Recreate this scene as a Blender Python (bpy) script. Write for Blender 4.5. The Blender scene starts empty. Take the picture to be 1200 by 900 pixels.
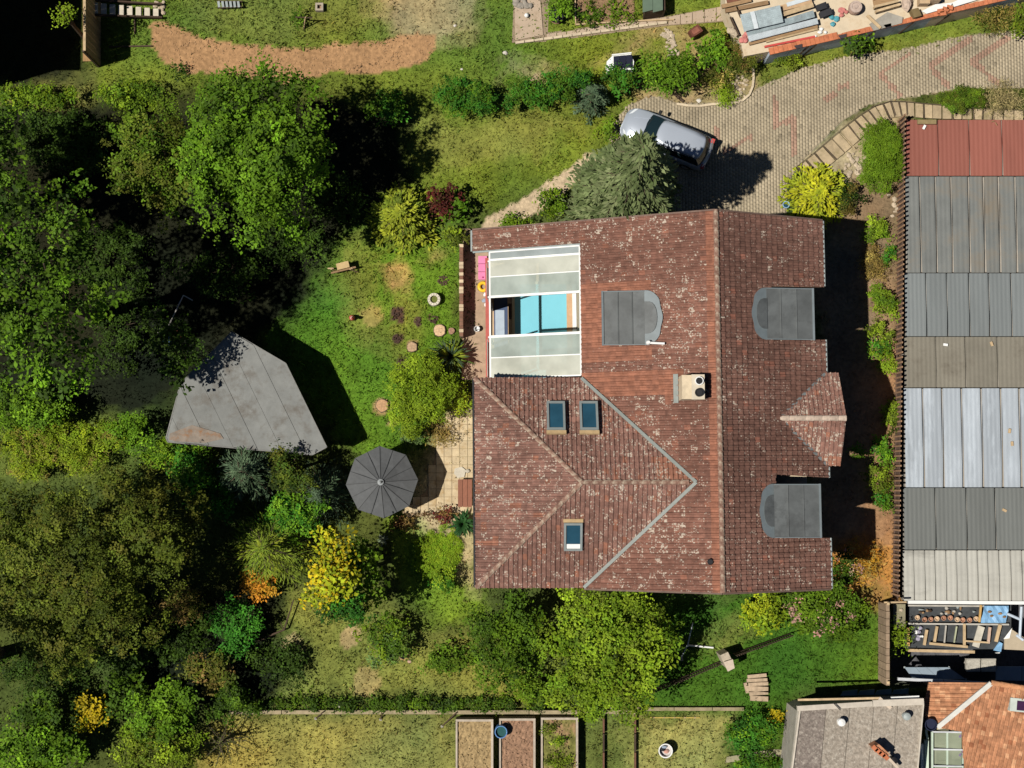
import bpy, math, random
import numpy as np
from mathutils import Vector, Matrix
R_ = math.radians
scene = bpy.context.scene
col = scene.collection
random.seed(7)
rng = np.random.default_rng(11)

# ------------------------------------------------------------------ camera, sky, sun, exposure
H = 70.0; F = 1645.0; TH = R_(4.0)
CT, ST = math.cos(TH), math.sin(TH)
cam_d = bpy.data.cameras.new("camera"); cam = bpy.data.objects.new("camera", cam_d); col.objects.link(cam)
cam.location = (0, 0, H); cam.rotation_euler = (TH, 0, 0)
cam_d.sensor_width = 36.0; cam_d.lens = F / 1200.0 * 36.0
cam_d.clip_start = 1.0; cam_d.clip_end = 3000.0
scene.camera = cam
SUN_EL, SUN_AZ = R_(59.5), R_(17.5)          # light travels towards +x and a little +y
world = bpy.data.worlds.new("World"); scene.world = world; world.use_nodes = True
wn = world.node_tree.nodes; wl = world.node_tree.links
sky = wn.new('ShaderNodeTexSky'); sky.sky_type = 'NISHITA'; sky.sun_disc = False
sky.sun_elevation = SUN_EL
sd = Vector((-math.cos(SUN_AZ) * math.cos(SUN_EL), -math.sin(SUN_AZ) * math.cos(SUN_EL), math.sin(SUN_EL)))
sky.sun_rotation = math.atan2(sd.x, sd.y)
sky.altitude = 3000.0; sky.air_density = 0.6; sky.dust_density = 0.3
wn['Background'].inputs['Strength'].default_value = 0.05
wl.new(sky.outputs[0], wn['Background'].inputs['Color'])
sun_d = bpy.data.lights.new("sun", 'SUN'); sun = bpy.data.objects.new("sun", sun_d); col.objects.link(sun)
sun_d.energy = 5.0; sun_d.angle = R_(0.5); sun_d.color = (1.0, 0.94, 0.84)
sun.rotation_euler = sd.to_track_quat('Z', 'Y').to_euler(); sun.location = (-30, -10, 60)
scene.view_settings.view_transform = 'Standard'; scene.view_settings.look = 'None'
scene.view_settings.gamma = 1.0; scene.view_settings.exposure = 0.0
scene.view_settings.use_curve_mapping = False
try:
    scene.cycles.max_bounces = 6; scene.cycles.transparent_max_bounces = 12; scene.cycles.diffuse_bounces = 1
except Exception:
    pass

def P(px, py, z=0.0):
    """point of the place at height z that stands where the plan (photo pixel grid) says"""
    u = (px - 600) / F; v = -(py - 450) / F
    dy = v * CT + ST; dz = v * ST - CT
    t = (z - H) / dz
    return Vector((u * t, dy * t, z))

def Q(x, y, z=0.0):
    """inverse of P, numpy friendly: plan pixel of a point"""
    dz = z - H
    yc = y * CT + dz * ST
    zc = -y * ST + dz * CT
    return 600 + F * x / -zc, 450 - F * yc / -zc

# ------------------------------------------------------------------ materials
MATS = {}
def mat(name, c, rough=.8, var=.18, scale=2.0, bump=0.0, bscale=25.0, metal=0.0, spec=.3, attr=None, dirt=None, dscale=.8, stretch=None):
    if name in MATS: return MATS[name]
    m = bpy.data.materials.new(name); m.use_nodes = True; MATS[name] = m
    n = m.node_tree.nodes; l = m.node_tree.links; b = n['Principled BSDF']
    b.inputs['Roughness'].default_value = rough; b.inputs['Metallic'].default_value = metal
    b.inputs['Specular IOR Level'].default_value = spec
    tc = n.new('ShaderNodeTexCoord'); src = tc.outputs['Object']
    if stretch:
        mp = n.new('ShaderNodeMapping'); mp.inputs['Scale'].default_value = stretch; l.new(src, mp.inputs[0]); src = mp.outputs[0]
    nz = n.new('ShaderNodeTexNoise'); nz.inputs['Scale'].default_value = scale; nz.inputs['Detail'].default_value = 6; nz.inputs['Roughness'].default_value = .65
    l.new(src, nz.inputs['Vector'])
    mr = n.new('ShaderNodeMapRange'); mr.inputs[1].default_value = .3; mr.inputs[2].default_value = .7
    mr.inputs[3].default_value = 1 - var; mr.inputs[4].default_value = 1 + var
    l.new(nz.outputs['Fac'], mr.inputs[0])
    oi = n.new('ShaderNodeObjectInfo'); m2 = n.new('ShaderNodeMapRange')
    m2.inputs[3].default_value = 1 - var * .5; m2.inputs[4].default_value = 1 + var * .5
    l.new(oi.outputs['Random'], m2.inputs[0])
    mm = n.new('ShaderNodeMath'); mm.operation = 'MULTIPLY'; l.new(mr.outputs[0], mm.inputs[0]); l.new(m2.outputs[0], mm.inputs[1])
    mx = n.new('ShaderNodeVectorMath'); mx.operation = 'SCALE'; l.new(mm.outputs[0], mx.inputs['Scale'])
    if attr:
        at = n.new('ShaderNodeAttribute'); at.attribute_name = attr; l.new(at.outputs['Color'], mx.inputs[0])
    else:
        mx.inputs[0].default_value = c[:3]
    out = mx.outputs[0]
    if dirt:
        dz = n.new('ShaderNodeTexNoise'); dz.inputs['Scale'].default_value = dscale; dz.inputs['Detail'].default_value = 7; dz.inputs['Roughness'].default_value = .7
        l.new(src, dz.inputs['Vector'])
        dr = n.new('ShaderNodeMapRange'); dr.inputs[1].default_value = .5; dr.inputs[2].default_value = .68; l.new(dz.outputs['Fac'], dr.inputs[0])
        dm = n.new('ShaderNodeMix'); dm.data_type = 'RGBA'; dm.inputs[7].default_value = (*dirt, 1)
        l.new(dr.outputs[0], dm.inputs[0]); l.new(out, dm.inputs[6]); out = dm.outputs[2]
    l.new(out, b.inputs['Base Color'])
    if bump:
        bz = n.new('ShaderNodeTexNoise'); bz.inputs['Scale'].default_value = bscale; bz.inputs['Detail'].default_value = 4
        l.new(tc.outputs['Object'], bz.inputs['Vector'])
        bp = n.new('ShaderNodeBump'); bp.inputs['Strength'].default_value = bump; bp.inputs['Distance'].default_value = .05
        l.new(bz.outputs['Fac'], bp.inputs['Height']); l.new(bp.outputs[0], b.inputs['Normal'])
    return m

def leaf_material():
    m = bpy.data.materials.new('foliage'); m.use_nodes = True
    n = m.node_tree.nodes; l = m.node_tree.links; b = n['Principled BSDF']
    at = n.new('ShaderNodeAttribute'); at.attribute_name = 'Col'
    l.new(at.outputs['Color'], b.inputs['Base Color']); b.inputs['Roughness'].default_value = .6; b.inputs['Specular IOR Level'].default_value = .12
    tr = n.new('ShaderNodeBsdfTranslucent'); l.new(at.outputs['Color'], tr.inputs['Color'])
    mx = n.new('ShaderNodeMixShader'); mx.inputs[0].default_value = .22
    l.new(b.outputs[0], mx.inputs[1]); l.new(tr.outputs[0], mx.inputs[2]); l.new(mx.outputs[0], n['Material Output'].inputs[0])
    return m
LEAF = leaf_material()

def roof_material():
    m = bpy.data.materials.new('weathered_clay_tile'); m.use_nodes = True
    n = m.node_tree.nodes; l = m.node_tree.links; b = n['Principled BSDF']; b.inputs['Roughness'].default_value = .85; b.inputs['Specular IOR Level'].default_value = .2
    at = n.new('ShaderNodeAttribute'); at.attribute_name = 'Col'
    la = n.new('ShaderNodeAttribute'); la.attribute_name = 'lichen'
    tc = n.new('ShaderNodeTexCoord')
    nz = n.new('ShaderNodeTexNoise'); nz.inputs['Scale'].default_value = 4.0; nz.inputs['Detail'].default_value = 8; nz.inputs['Roughness'].default_value = .72; l.new(tc.outputs['Object'], nz.inputs['Vector'])
    mr = n.new('ShaderNodeMapRange'); mr.inputs[1].default_value = .3; mr.inputs[2].default_value = .7; mr.inputs[3].default_value = .62; mr.inputs[4].default_value = 1.3; l.new(nz.outputs['Fac'], mr.inputs[0])
    sc = n.new('ShaderNodeVectorMath'); sc.operation = 'SCALE'; l.new(at.outputs['Color'], sc.inputs[0]); l.new(mr.outputs[0], sc.inputs['Scale'])
    wn2 = n.new('ShaderNodeTexNoise'); wn2.inputs['Scale'].default_value = 14; l.new(tc.outputs['Object'], wn2.inputs['Vector'])
    vm = n.new('ShaderNodeVectorMath'); vm.operation = 'MULTIPLY_ADD'; l.new(wn2.outputs['Color'], vm.inputs[0]); vm.inputs[1].default_value = (.1, .1, .1); l.new(tc.outputs['Object'], vm.inputs[2])
    vo = n.new('ShaderNodeTexVoronoi'); vo.inputs['Scale'].default_value = 12.5; l.new(vm.outputs[0], vo.inputs['Vector'])
    sx = n.new('ShaderNodeSeparateColor'); l.new(vo.outputs['Color'], sx.inputs[0])
    th = n.new('ShaderNodeMath'); th.operation = 'MULTIPLY'; l.new(sx.outputs[0], th.inputs[0]); l.new(la.outputs['Fac'], th.inputs[1])
    t2 = n.new('ShaderNodeMath'); t2.operation = 'MULTIPLY'; l.new(th.outputs[0], t2.inputs[0]); t2.inputs[1].default_value = .92
    df = n.new('ShaderNodeMath'); df.operation = 'SUBTRACT'; l.new(t2.outputs[0], df.inputs[0]); l.new(vo.outputs['Distance'], df.inputs[1])
    rr = n.new('ShaderNodeMapRange'); rr.inputs[1].default_value = 0.0; rr.inputs[2].default_value = .22; l.new(df.outputs[0], rr.inputs[0])
    mx = n.new('ShaderNodeMix'); mx.data_type = 'RGBA'; mx.inputs[7].default_value = (.47, .40, .33, 1)
    l.new(rr.outputs[0], mx.inputs[0]); l.new(sc.outputs[0], mx.inputs[6]); l.new(mx.outputs[2], b.inputs['Base Color'])
    bz = n.new('ShaderNodeTexNoise'); bz.inputs['Scale'].default_value = 30; l.new(tc.outputs['Object'], bz.inputs['Vector'])
    bp = n.new('ShaderNodeBump'); bp.inputs['Strength'].default_value = .3; bp.inputs['Distance'].default_value = .03; l.new(bz.outputs['Fac'], bp.inputs['Height']); l.new(bp.outputs[0], b.inputs['Normal'])
    return m
TILE = roof_material()

def panel_material(name, base, mixf, rough=.25):
    m = bpy.data.materials.new(name); m.use_nodes = True
    n = m.node_tree.nodes; l = m.node_tree.links; b = n['Principled BSDF']
    b.inputs['Roughness'].default_value = rough; b.inputs['Specular IOR Level'].default_value = .5
    tc = n.new('ShaderNodeTexCoord'); nz = n.new('ShaderNodeTexNoise'); nz.inputs['Scale'].default_value = .7; nz.inputs['Detail'].default_value = 4
    l.new(tc.outputs['Object'], nz.inputs['Vector'])
    mc = n.new('ShaderNodeMix'); mc.data_type = 'RGBA'; mc.inputs[6].default_value = (*[x * .7 for x in base], 1); mc.inputs[7].default_value = (*[min(1, x * 1.25) for x in base], 1)
    l.new(nz.outputs['Fac'], mc.inputs[0]); l.new(mc.outputs[2], b.inputs['Base Color'])
    tr = n.new('ShaderNodeBsdfTransparent'); tr.inputs[0].default_value = (.86, .93, .9, 1)
    mr = n.new('ShaderNodeMapRange'); mr.inputs[1].default_value = .35; mr.inputs[2].default_value = .65; mr.inputs[3].default_value = mixf - .1; mr.inputs[4].default_value = mixf + .1; l.new(nz.outputs['Fac'], mr.inputs[0])
    mx = n.new('ShaderNodeMixShader'); l.new(mr.outputs[0], mx.inputs[0]); l.new(tr.outputs[0], mx.inputs[1]); l.new(b.outputs[0], mx.inputs[2])
    l.new(mx.outputs[0], n['Material Output'].inputs[0])
    return m

GREYMETAL = mat('grey_metal', (.30, .34, .34), .5, .12, 3, metal=.0, spec=.4)
ZINC = mat('zinc_sheet', (.17, .19, .195), .55, .14, 2.5, dirt=(.11, .12, .12), dscale=1.5, spec=.4)
ZINCPALE = mat('pale_zinc_flashing', (.155, .185, .20), .5, .12, 3, spec=.4)
WHITEP = mat('white_paint', (.78, .79, .78), .5, .06, 3)
CREAM = mat('cream_render', (.55, .46, .33), .9, .1, 2, bump=.2)
CONC = mat('pale_concrete', (.42, .36, .28), .9, .18, 1.5, bump=.3, dirt=(.26, .22, .16), dscale=2)
GREYCONC = mat('grey_concrete', (.33, .31, .27), .9, .2, 2, bump=.3)
WOOD = mat('weathered_timber', (.30, .19, .10), .8, .3, 4, stretch=(1, 8, 1))
PALEWOOD = mat('pale_timber', (.50, .37, .22), .8, .22, 4)
DARKWOOD = mat('dark_timber', (.07, .045, .03), .8, .3, 4)
BARK = mat('bark', (.10, .075, .05), .9, .3, 6, bump=.6)
DARK = mat('dark_void', (.015, .015, .018), .6, .2, 3)
GLASSBLUE = mat('window_glass', (.02, .07, .11), .12, .2, 1, spec=.6)
REDP = mat('red_paint', (.50, .07, .06), .6, .15, 3)
BRICKR = mat('orange_brick', (.50, .17, .08), .85, .22, 5, bump=.3)
SOIL = mat('bare_soil', (.30, .18, .115), .95, .35, 7, bump=1.0, bscale=9, dirt=(.20, .12, .07), dscale=5)
STRAWSOIL = mat('dry_soil', (.36, .26, .13), .95, .35, 7, bump=1.0, bscale=9, dirt=(.22, .15, .07), dscale=5)
CANVAS = mat('charcoal_canvas', (.095, .10, .105), .8, .12, 5)
SILVER = mat('silver_car_paint', (.42, .47, .55), .3, .03, 1, metal=.25, spec=.6)
CARGLASS = mat('tinted_glass', (.008, .018, .022), .08, .1, 1, spec=.7)
RUBBER = mat('black_rubber', (.02, .02, .02), .8, .1, 4)
CHROME = mat('bright_metal', (.7, .7, .7), .3, .05, 2, metal=.9)
STONE = mat('rubble_stone', (.46, .38, .28), .9, .25, 5, bump=.5)
BLUEP = mat('blue_plastic', (.10, .24, .50), .4, .15, 4)

# ------------------------------------------------------------------ mesh building
class MB:
    def __init__(s): s.v = []; s.f = []
    def add(s, vs, fs):
        o = len(s.v); s.v += [tuple(v) for v in vs]; s.f += [tuple(i + o for i in f) for f in fs]; return s
    def prism(s, pts, z0, z1):
        """vertical prism under a top outline given as points (x,y,...)"""
        n = len(pts)
        ar = sum(pts[i][0] * pts[(i + 1) % n][1] - pts[(i + 1) % n][0] * pts[i][1] for i in range(n))
        if ar < 0: pts = list(pts)[::-1]
        vs = [(p[0], p[1], z0) for p in pts] + [(p[0], p[1], z1) for p in pts]
        fs = [tuple(range(n))[::-1], tuple(range(n, 2 * n))] + [(i, (i + 1) % n, n + (i + 1) % n, n + i) for i in range(n)]
        return s.add(vs, fs)
    def slab(s, pts, th):
        """any planar outline thickened downwards by th"""
        n = len(pts); pts = [Vector(p) for p in pts]
        ar = sum(pts[i].x * pts[(i + 1) % n].y - pts[(i + 1) % n].x * pts[i].y for i in range(n))
        if ar < 0: pts = pts[::-1]
        vs = [p - Vector((0, 0, th)) for p in pts] + pts
        fs = [tuple(range(n))[::-1], tuple(range(n, 2 * n))] + [(i, (i + 1) % n, n + (i + 1) % n, n + i) for i in range(n)]
        return s.add(vs, fs)
    def box(s, c, d, rz=0.0):
        cx, cy, cz = c; hx, hy, hz = d[0] / 2, d[1] / 2, d[2] / 2
        ca, sa = math.cos(rz), math.sin(rz)
        vs = []
        for z in (-hz, hz):
            for x, y in ((-hx, -hy), (hx, -hy), (hx, hy), (-hx, hy)):
                vs.append((cx + x * ca - y * sa, cy + x * sa + y * ca, cz + z))
        return s.add(vs, [(3, 2, 1, 0), (4, 5, 6, 7), (0, 1, 5, 4), (1, 2, 6, 5), (2, 3, 7, 6), (3, 0, 4, 7)])
    def beam(s, a, b, w, h):
        a = Vector(a); b = Vector(b); d = (b - a)
        if d.length < 1e-6: return s
        d.normalize(); up = Vector((0, 0, 1))
        if abs(d.z) > .95: up = Vector((1, 0, 0))
        sd_ = d.cross(up).normalized() * w / 2; u = sd_.cross(d).normalized() * h / 2
        vs = [a - sd_ - u, a + sd_ - u, a + sd_ + u, a - sd_ + u, b - sd_ - u, b + sd_ - u, b + sd_ + u, b - sd_ + u]
        return s.add(vs, [(0, 1, 2, 3), (7, 6, 5, 4), (0, 4, 5, 1), (1, 5, 6, 2), (2, 6, 7, 3), (3, 7, 4, 0)])
    def tube(s, pts, rad, n=6):
        pts = [Vector(p) for p in pts]; k = len(pts)
        if not hasattr(rad, '__len__'): rad = [rad] * k
        vs = []
        for i, p in enumerate(pts):
            d = (pts[min(i + 1, k - 1)] - pts[max(i - 1, 0)]).normalized()
            up = Vector((0, 0, 1)) if abs(d.z) < .9 else Vector((1, 0, 0))
            a = d.cross(up).normalized(); b = d.cross(a)
            for j in range(n):
                t = 2 * math.pi * j / n; vs.append(p + (a * math.cos(t) + b * math.sin(t)) * rad[i])
        fs = [tuple(range(n)), tuple(range((k - 1) * n, k * n))[::-1]]
        for i in range(k - 1):
            for j in range(n): fs.append((i * n + j, i * n + (j + 1) % n, (i + 1) * n + (j + 1) % n, (i + 1) * n + j))
        return s.add(vs, fs)
    def lathe(s, c, prof, n=16):
        """prof: (radius,z) list round the vertical axis at c"""
        vs = []
        for r, z in prof:
            for j in range(n):
                t = 2 * math.pi * j / n; vs.append((c[0] + r * math.cos(t), c[1] + r * math.sin(t), c[2] + z))
        fs = []
        for i in range(len(prof) - 1):
            for j in range(n): fs.append((i * n + j, i * n + (j + 1) % n, (i + 1) * n + (j + 1) % n, (i + 1) * n + j))
        fs.append(tuple(range(n))[::-1]); fs.append(tuple(range((len(prof) - 1) * n, len(prof) * n)))
        return s.add(vs, fs)
    def rock(s, c, r, rg=random):
        """irregular stone"""
        vs = []; n = 7
        for i, (rr, z) in enumerate(((.75, -.5), (1, 0), (.8, .45), (.35, .65))):
            for j in range(n):
                t = 2 * math.pi * j / n + i * .3; q = rr * r[0] * rg.uniform(.8, 1.15)
                vs.append((c[0] + q * math.cos(t), c[1] + q * r[1] / r[0] * math.sin(t), c[2] + z * r[2] * rg.uniform(.9, 1.1)))
        fs = []
        for i in range(3):
            for j in range(n): fs.append((i * n + j, i * n + (j + 1) % n, (i + 1) * n + (j + 1) % n, (i + 1) * n + j))
        fs.append(tuple(range(n))[::-1]); fs.append(tuple(range(3 * n, 4 * n)))
        return s.add(vs, fs)
    def build(s, name, m, parent=None, local=False, smooth=False, kind=None, label=None):
        off = Vector((0, 0, 0))
        if parent is not None and not local: off = world_of(parent)
        me = bpy.data.meshes.new(name); me.from_pydata([(v[0] - off.x, v[1] - off.y, v[2] - off.z) for v in s.v], [], s.f)
        me.update()
        me.materials.append(m)
        if smooth: me.polygons.foreach_set('use_smooth', [True] * len(me.polygons))
        o = bpy.data.objects.new(name, me); col.objects.link(o)
        if parent is not None: o.parent = parent
        if kind: o['kind'] = kind
        if label: o['label'] = label
        return o
def world_of(o):
    v = Vector(o.location)
    while o.parent: o = o.parent; v += o.location
    return v
def tag(o, label, cat, group=None):
    o['label'] = label; o['category'] = cat
    if group: o['group'] = group
    return o
def thing(name, label, cat, loc=(0, 0, 0), group=None, rz=0):
    o = bpy.data.objects.new(name, None); col.objects.link(o); o.location = loc; o.rotation_euler.z = rz; o.empty_display_size = .2
    return tag(o, label, cat, group)
def share(o, name, parent, loc, rz=0, rot=None, scl=None):
    """another piece alike: shares the mesh data"""
    c = o.copy(); c.name = name; col.objects.link(c); c.parent = parent; c.location = loc
    c.rotation_euler = rot if rot is not None else (0, 0, rz)
    if scl: c.scale = scl
    return c
def pp(pts, z): return [P(x, y, z) for x, y in pts]
def rect(x0, y0, x1, y1): return [(x0, y0), (x1, y0), (x1, y1), (x0, y1)]
def fast_mesh(name, V, quads=None, tris=None, cols=None, m=None, extra=None, parent=None, kind=None):
    me = bpy.data.meshes.new(name); V = np.asarray(V, np.float32)
    me.vertices.add(len(V)); me.vertices.foreach_set('co', V.ravel())
    fs = quads if quads is not None else tris; fs = np.asarray(fs, np.int32); k = fs.shape[1]
    me.loops.add(fs.size); me.loops.foreach_set('vertex_index', fs.ravel())
    me.polygons.add(len(fs)); me.polygons.foreach_set('loop_start', np.arange(0, fs.size, k, dtype=np.int32))
    me.polygons.foreach_set('loop_total', np.full(len(fs), k, np.int32))
    me.update(calc_edges=True)
    if cols is not None:
        a = me.attributes.new('Col', 'FLOAT_COLOR', 'POINT'); c4 = np.ones((len(V), 4), np.float32); c4[:, :3] = cols; a.data.foreach_set('color', c4.ravel())
    if extra is not None:
        for k2, arr in extra.items():
            a = me.attributes.new(k2, 'FLOAT', 'POINT'); a.data.foreach_set('value', np.asarray(arr, np.float32))
    if m: me.materials.append(m)
    o = bpy.data.objects.new(name, me); col.objects.link(o)
    if parent: o.parent = parent
    if kind: o['kind'] = kind
    return o

# ------------------------------------------------------------------ noise + plan painting
def vnoise(x, y, s, seed):
    g = np.random.default_rng(seed).random((256, 256)); x = x * s + 1000; y = y * s + 1000
    xi = np.floor(x).astype(int); yi = np.floor(y).astype(int); fx = x - xi; fy = y - yi
    fx = fx * fx * (3 - 2 * fx); fy = fy * fy * (3 - 2 * fy)
    a = g[xi % 256, yi % 256]; b = g[(xi + 1) % 256, yi % 256]; c = g[xi % 256, (yi + 1) % 256]; d = g[(xi + 1) % 256, (yi + 1) % 256]
    return (a * (1 - fx) + b * fx) * (1 - fy) + (c * (1 - fx) + d * fx) * fy
def fbm(x, y, s, seed, o=4):
    t = 0; w = 0
    for i in range(o):
        t = t + vnoise(x, y, s * 2 ** i, seed + i) * .5 ** i; w += .5 ** i
    return t / w
def inpoly(x, y, poly):
    r = np.zeros(np.shape(x), bool); n = len(poly); j = n - 1
    for i in range(n):
        xi, yi = poly[i]; xj, yj = poly[j]
        if yi != yj:
            r ^= ((yi > y) != (yj > y)) & (x < (xj - xi) * (y - yi) / (yj - yi) + xi)
        j = i
    return r

LOWZ = -2.3
LOWPOLY = [(1058, 139), (1420, 139), (1420, 1100), (1090, 1100), (1095, 806), (1047, 806), (1047, 706), (1058, 706)]
DRIVE = [(716, 170), (716, 150), (735, 125), (762, 112), (800, 122), (868, 121), (885, 105), (940, 80), (1000, 65), (1060, 58), (1130, 42), (1200, 35), (1420, 5), (1420, 120),
         (1200, 103), (1130, 103), (1060, 114), (1020, 121), (985, 143), (940, 188), (922, 215), (922, 262), (790, 262), (760, 215)]
SANDSTRIP = [(176, 30), (190, 26), (208, 30), (235, 45), (300, 52), (380, 52), (440, 46), (485, 41), (512, 46), (514, 60), (500, 72), (430, 86), (385, 84), (335, 96), (300, 93), (255, 87), (215, 88), (190, 74), (180, 52)]

G = {}
def make_ground():
    core_x = np.arange(-31, 31.01, .17); core_y = np.arange(-18, 27.01, .17)
    far = np.array([1.5, 4, 9, 18, 40, 90, 200, 450, 900])
    xs = np.concatenate([-31 - far[::-1], core_x, 31 + far]); ys = np.concatenate([-18 - far[::-1], core_y, 27 + far])
    X, Y = np.meshgrid(xs, ys, indexing='ij')
    px, py = Q(X, Y)
    wx = px + (fbm(X, Y, .45, 5) - .5) * 26 + (fbm(X, Y, 2.2, 9) - .5) * 12
    wy = py + (fbm(X, Y, .45, 25) - .5) * 26 + (fbm(X, Y, 2.2, 29) - .5) * 12
    C = np.zeros(X.shape + (3,)); D = np.zeros(X.shape)
    def put(mask, c, dens=None, k=1.0):
        C[mask] = C[mask] * (1 - k) + np.array(c) * k
        if dens is not None: D[mask] = dens
    C[:] = (.062, .085, .02); D[:] = .7
    n1 = fbm(X, Y, .22, 40); n2 = fbm(X, Y, .9, 50)
    warps = [((fbm(X, Y, .4, 5 + i * 77) - .5) * 75 + (fbm(X, Y, 1.6, 9 + i * 31) - .5) * 22, (fbm(X, Y, .4, 25 + i * 77) - .5) * 75 + (fbm(X, Y, 1.6, 29 + i * 31) - .5) * 22) for i in range(5)]
    def paint(poly, c, dens=None, k=1.0, warp=1.0):
        al = sum(inpoly(px + a * warp, py + b * warp, poly).astype(float) for a, b in warps) / len(warps)
        C[:] = C * (1 - (al * k)[..., None]) + np.array(c) * (al * k)[..., None]
        if dens is not None: D[:] = D * (1 - al) + dens * al
    LAWN = (.12, .17, .024); DRY = (.27, .225, .085); LUSH = (.092, .185, .017)
    paint([(118, -80), (1420, -80), (1420, 60), (880, 110), (700, 130), (470, 140), (380, 110), (120, 110)], (.125, .175, .024), 1)
    paint([(190, -60), (560, -60), (555, 45), (420, 48), (300, 45), (230, 35)], (.145, .175, .035), 1)
    paint([(430, -60), (556, -60), (552, 40), (500, 50), (450, 38)], (.36, .265, .13), .4)
    paint([(600, 45), (900, 20), (900, 60), (780, 70), (600, 95)], (.13, .18, .022), 1)
    paint([(598, 85), (655, 78), (660, 92), (600, 98)], (.36, .26, .14), .2)
    paint([(690, 60), (790, 25), (830, 40), (860, 60), (840, 110), (790, 60)], (.30, .24, .12), .4, .8)
    paint([(475, 140), (560, 132), (700, 135), (725, 155), (690, 190), (620, 215), (575, 245), (470, 235)], (.13, .18, .022), 1)
    paint([(480, 138), (690, 135), (640, 180), (490, 200)], (.24, .23, .065), .8, .5)
    paint([(370, 275), (545, 270), (545, 400), (520, 500), (470, 545), (430, 540), (330, 420), (290, 395), (380, 345)], LUSH, 1)
    paint([(395, 285), (440, 280), (445, 400), (470, 330), (500, 345), (470, 420), (400, 400)], (.19, .19, .04), 1, .7)
    paint([(500, 290), (525, 290), (520, 305), (495, 300)], (.3, .24, .10), .5, .7)
    paint([(330, 690), (420, 690), (560, 760), (640, 790), (640, 822), (300, 822), (360, 770)], (.17, .19, .042), .9)
    paint([(440, 600), (560, 600), (560, 720), (520, 735), (480, 690)], (.14, .22, .022), 1)
    paint([(262, 836), (535, 836), (535, 990), (200, 990)], (.235, .225, .06), .8)
    paint([(535, 830), (760, 830), (760, 990), (535, 990)], (.13, .15, .035), .8)
    paint([(746, 836), (872, 836), (850, 920), (835, 990), (740, 990)], (.27, .25, .075), .8)
    paint([(740, 700), (1045, 695), (1045, 808), (930, 815), (920, 990), (850, 990), (870, 836), (740, 832)], (.055, .125, .013), 1)
    paint([(800, 745), (870, 720), (900, 740), (840, 765)], (.19, .19, .045), 1, .8)
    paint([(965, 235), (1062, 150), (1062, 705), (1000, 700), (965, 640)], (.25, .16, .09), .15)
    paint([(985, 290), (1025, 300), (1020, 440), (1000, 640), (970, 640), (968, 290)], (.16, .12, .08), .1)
    paint([(970, 635), (1060, 640), (1060, 705), (970, 690)], (.34, .18, .05), .15)
    paint([(885, 75), (1060, 45), (1200, 25), (1200, 42), (1000, 68), (900, 105), (860, 120)], (.15, .18, .03), 1)
    paint([(740, 100), (880, 95), (880, 125), (800, 125), (745, 118)], (.33, .24, .13), .4)
    paint([(925, 195), (1020, 118), (1062, 118), (1062, 160), (990, 230)], (.42, .32, .19), .1)
    paint([(545, 470), (560, 470), (560, 690), (480, 600), (490, 560), (520, 500)], (.43, .33, .19), .05)
    paint([(0, 95), (110, 85), (112, 130), (0, 125)], (.20, .19, .05), 1)
    paint([(-30, 465), (180, 480), (170, 560), (-30, 570)], (.13, .16, .03), 1)
    # wood floor: leaf litter, with the shade that falls there painted into the colour
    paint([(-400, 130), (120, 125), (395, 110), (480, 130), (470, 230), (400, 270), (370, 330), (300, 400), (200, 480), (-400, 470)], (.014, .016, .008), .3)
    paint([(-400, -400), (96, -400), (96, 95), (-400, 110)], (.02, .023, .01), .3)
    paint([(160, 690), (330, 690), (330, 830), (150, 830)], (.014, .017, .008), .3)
    # yard on the lower level
    low = inpoly(px, py, LOWPOLY); put(low, (.10, .10, .11), 0)
    # sandy strip and trodden path as part of the soil colour
    sm = inpoly(px + (wx - px) * .45, py + (wy - py) * .45, SANDSTRIP)
    put(sm, (.34, .20, .10), 0.03)
    pt = inpoly(px + (wx - px) * .4, py + (wy - py) * .4, [(560, 280), (572, 254), (620, 228), (662, 203), (688, 178), (705, 186), (680, 212), (640, 240), (604, 262), (588, 280)])
    put(pt, (.46, .36, .24), .03)
    put(inpoly(px, py, DRIVE), (.28, .23, .17), 0)
    # mown square, mulch rings, worn spots on the garden lawn
    def spot(x, y, r, c, d=.1, k=1.0, sq=1.0):
        put(((wx - x) ** 2 + ((wy - y) * sq) ** 2 + ((px - x) ** 2 + ((py - y) * sq) ** 2) < 2 * r * r), c, d, k)
    for p in ([(450, 308), (484, 304), (484, 336), (458, 339)],): paint(p, (.36, .235, .095), .4, .85, .5)
    paint([(458, 314), (477, 311), (477, 329), (462, 331)], (.20, .185, .05), .8, .8, .5)
    for x, y, r in ((519, 329, 6), (466, 369, 9), (491, 377, 6), (509, 374, 6), (465, 397, 6), (470, 428, 8)): spot(x, y, r, (.075, .045, .032), .05)
    for x, y, r, c in ((483, 407, 7, (.42, .27, .15)), (448, 475, 11, (.40, .26, .13)), (460, 497, 5, (.36, .26, .13)), (435, 370, 12, (.32, .25, .08))): spot(x, y, r, c, .3, .8)
    spot(412, 745, 14, (.42, .29, .15), .3, .7); spot(430, 800, 18, (.36, .26, .12), .4, .6); spot(475, 772, 6, (.45, .25, .14), .2); spot(345, 758, 14, (.36, .27, .13), .4, .7)
    spot(625, 90, 6, (.4, .28, .16), .1)
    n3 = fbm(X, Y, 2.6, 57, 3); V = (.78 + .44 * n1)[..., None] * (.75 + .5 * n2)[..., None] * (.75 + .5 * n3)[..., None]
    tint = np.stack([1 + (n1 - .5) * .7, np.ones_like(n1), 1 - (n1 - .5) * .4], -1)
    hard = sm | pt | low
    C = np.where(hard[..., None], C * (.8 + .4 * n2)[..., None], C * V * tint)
    Z = (fbm(X, Y, .5, 70) - .5) * .08
    Z[inpoly(px, py, DRIVE)] = -.02; Z[sm] += -.03
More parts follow.
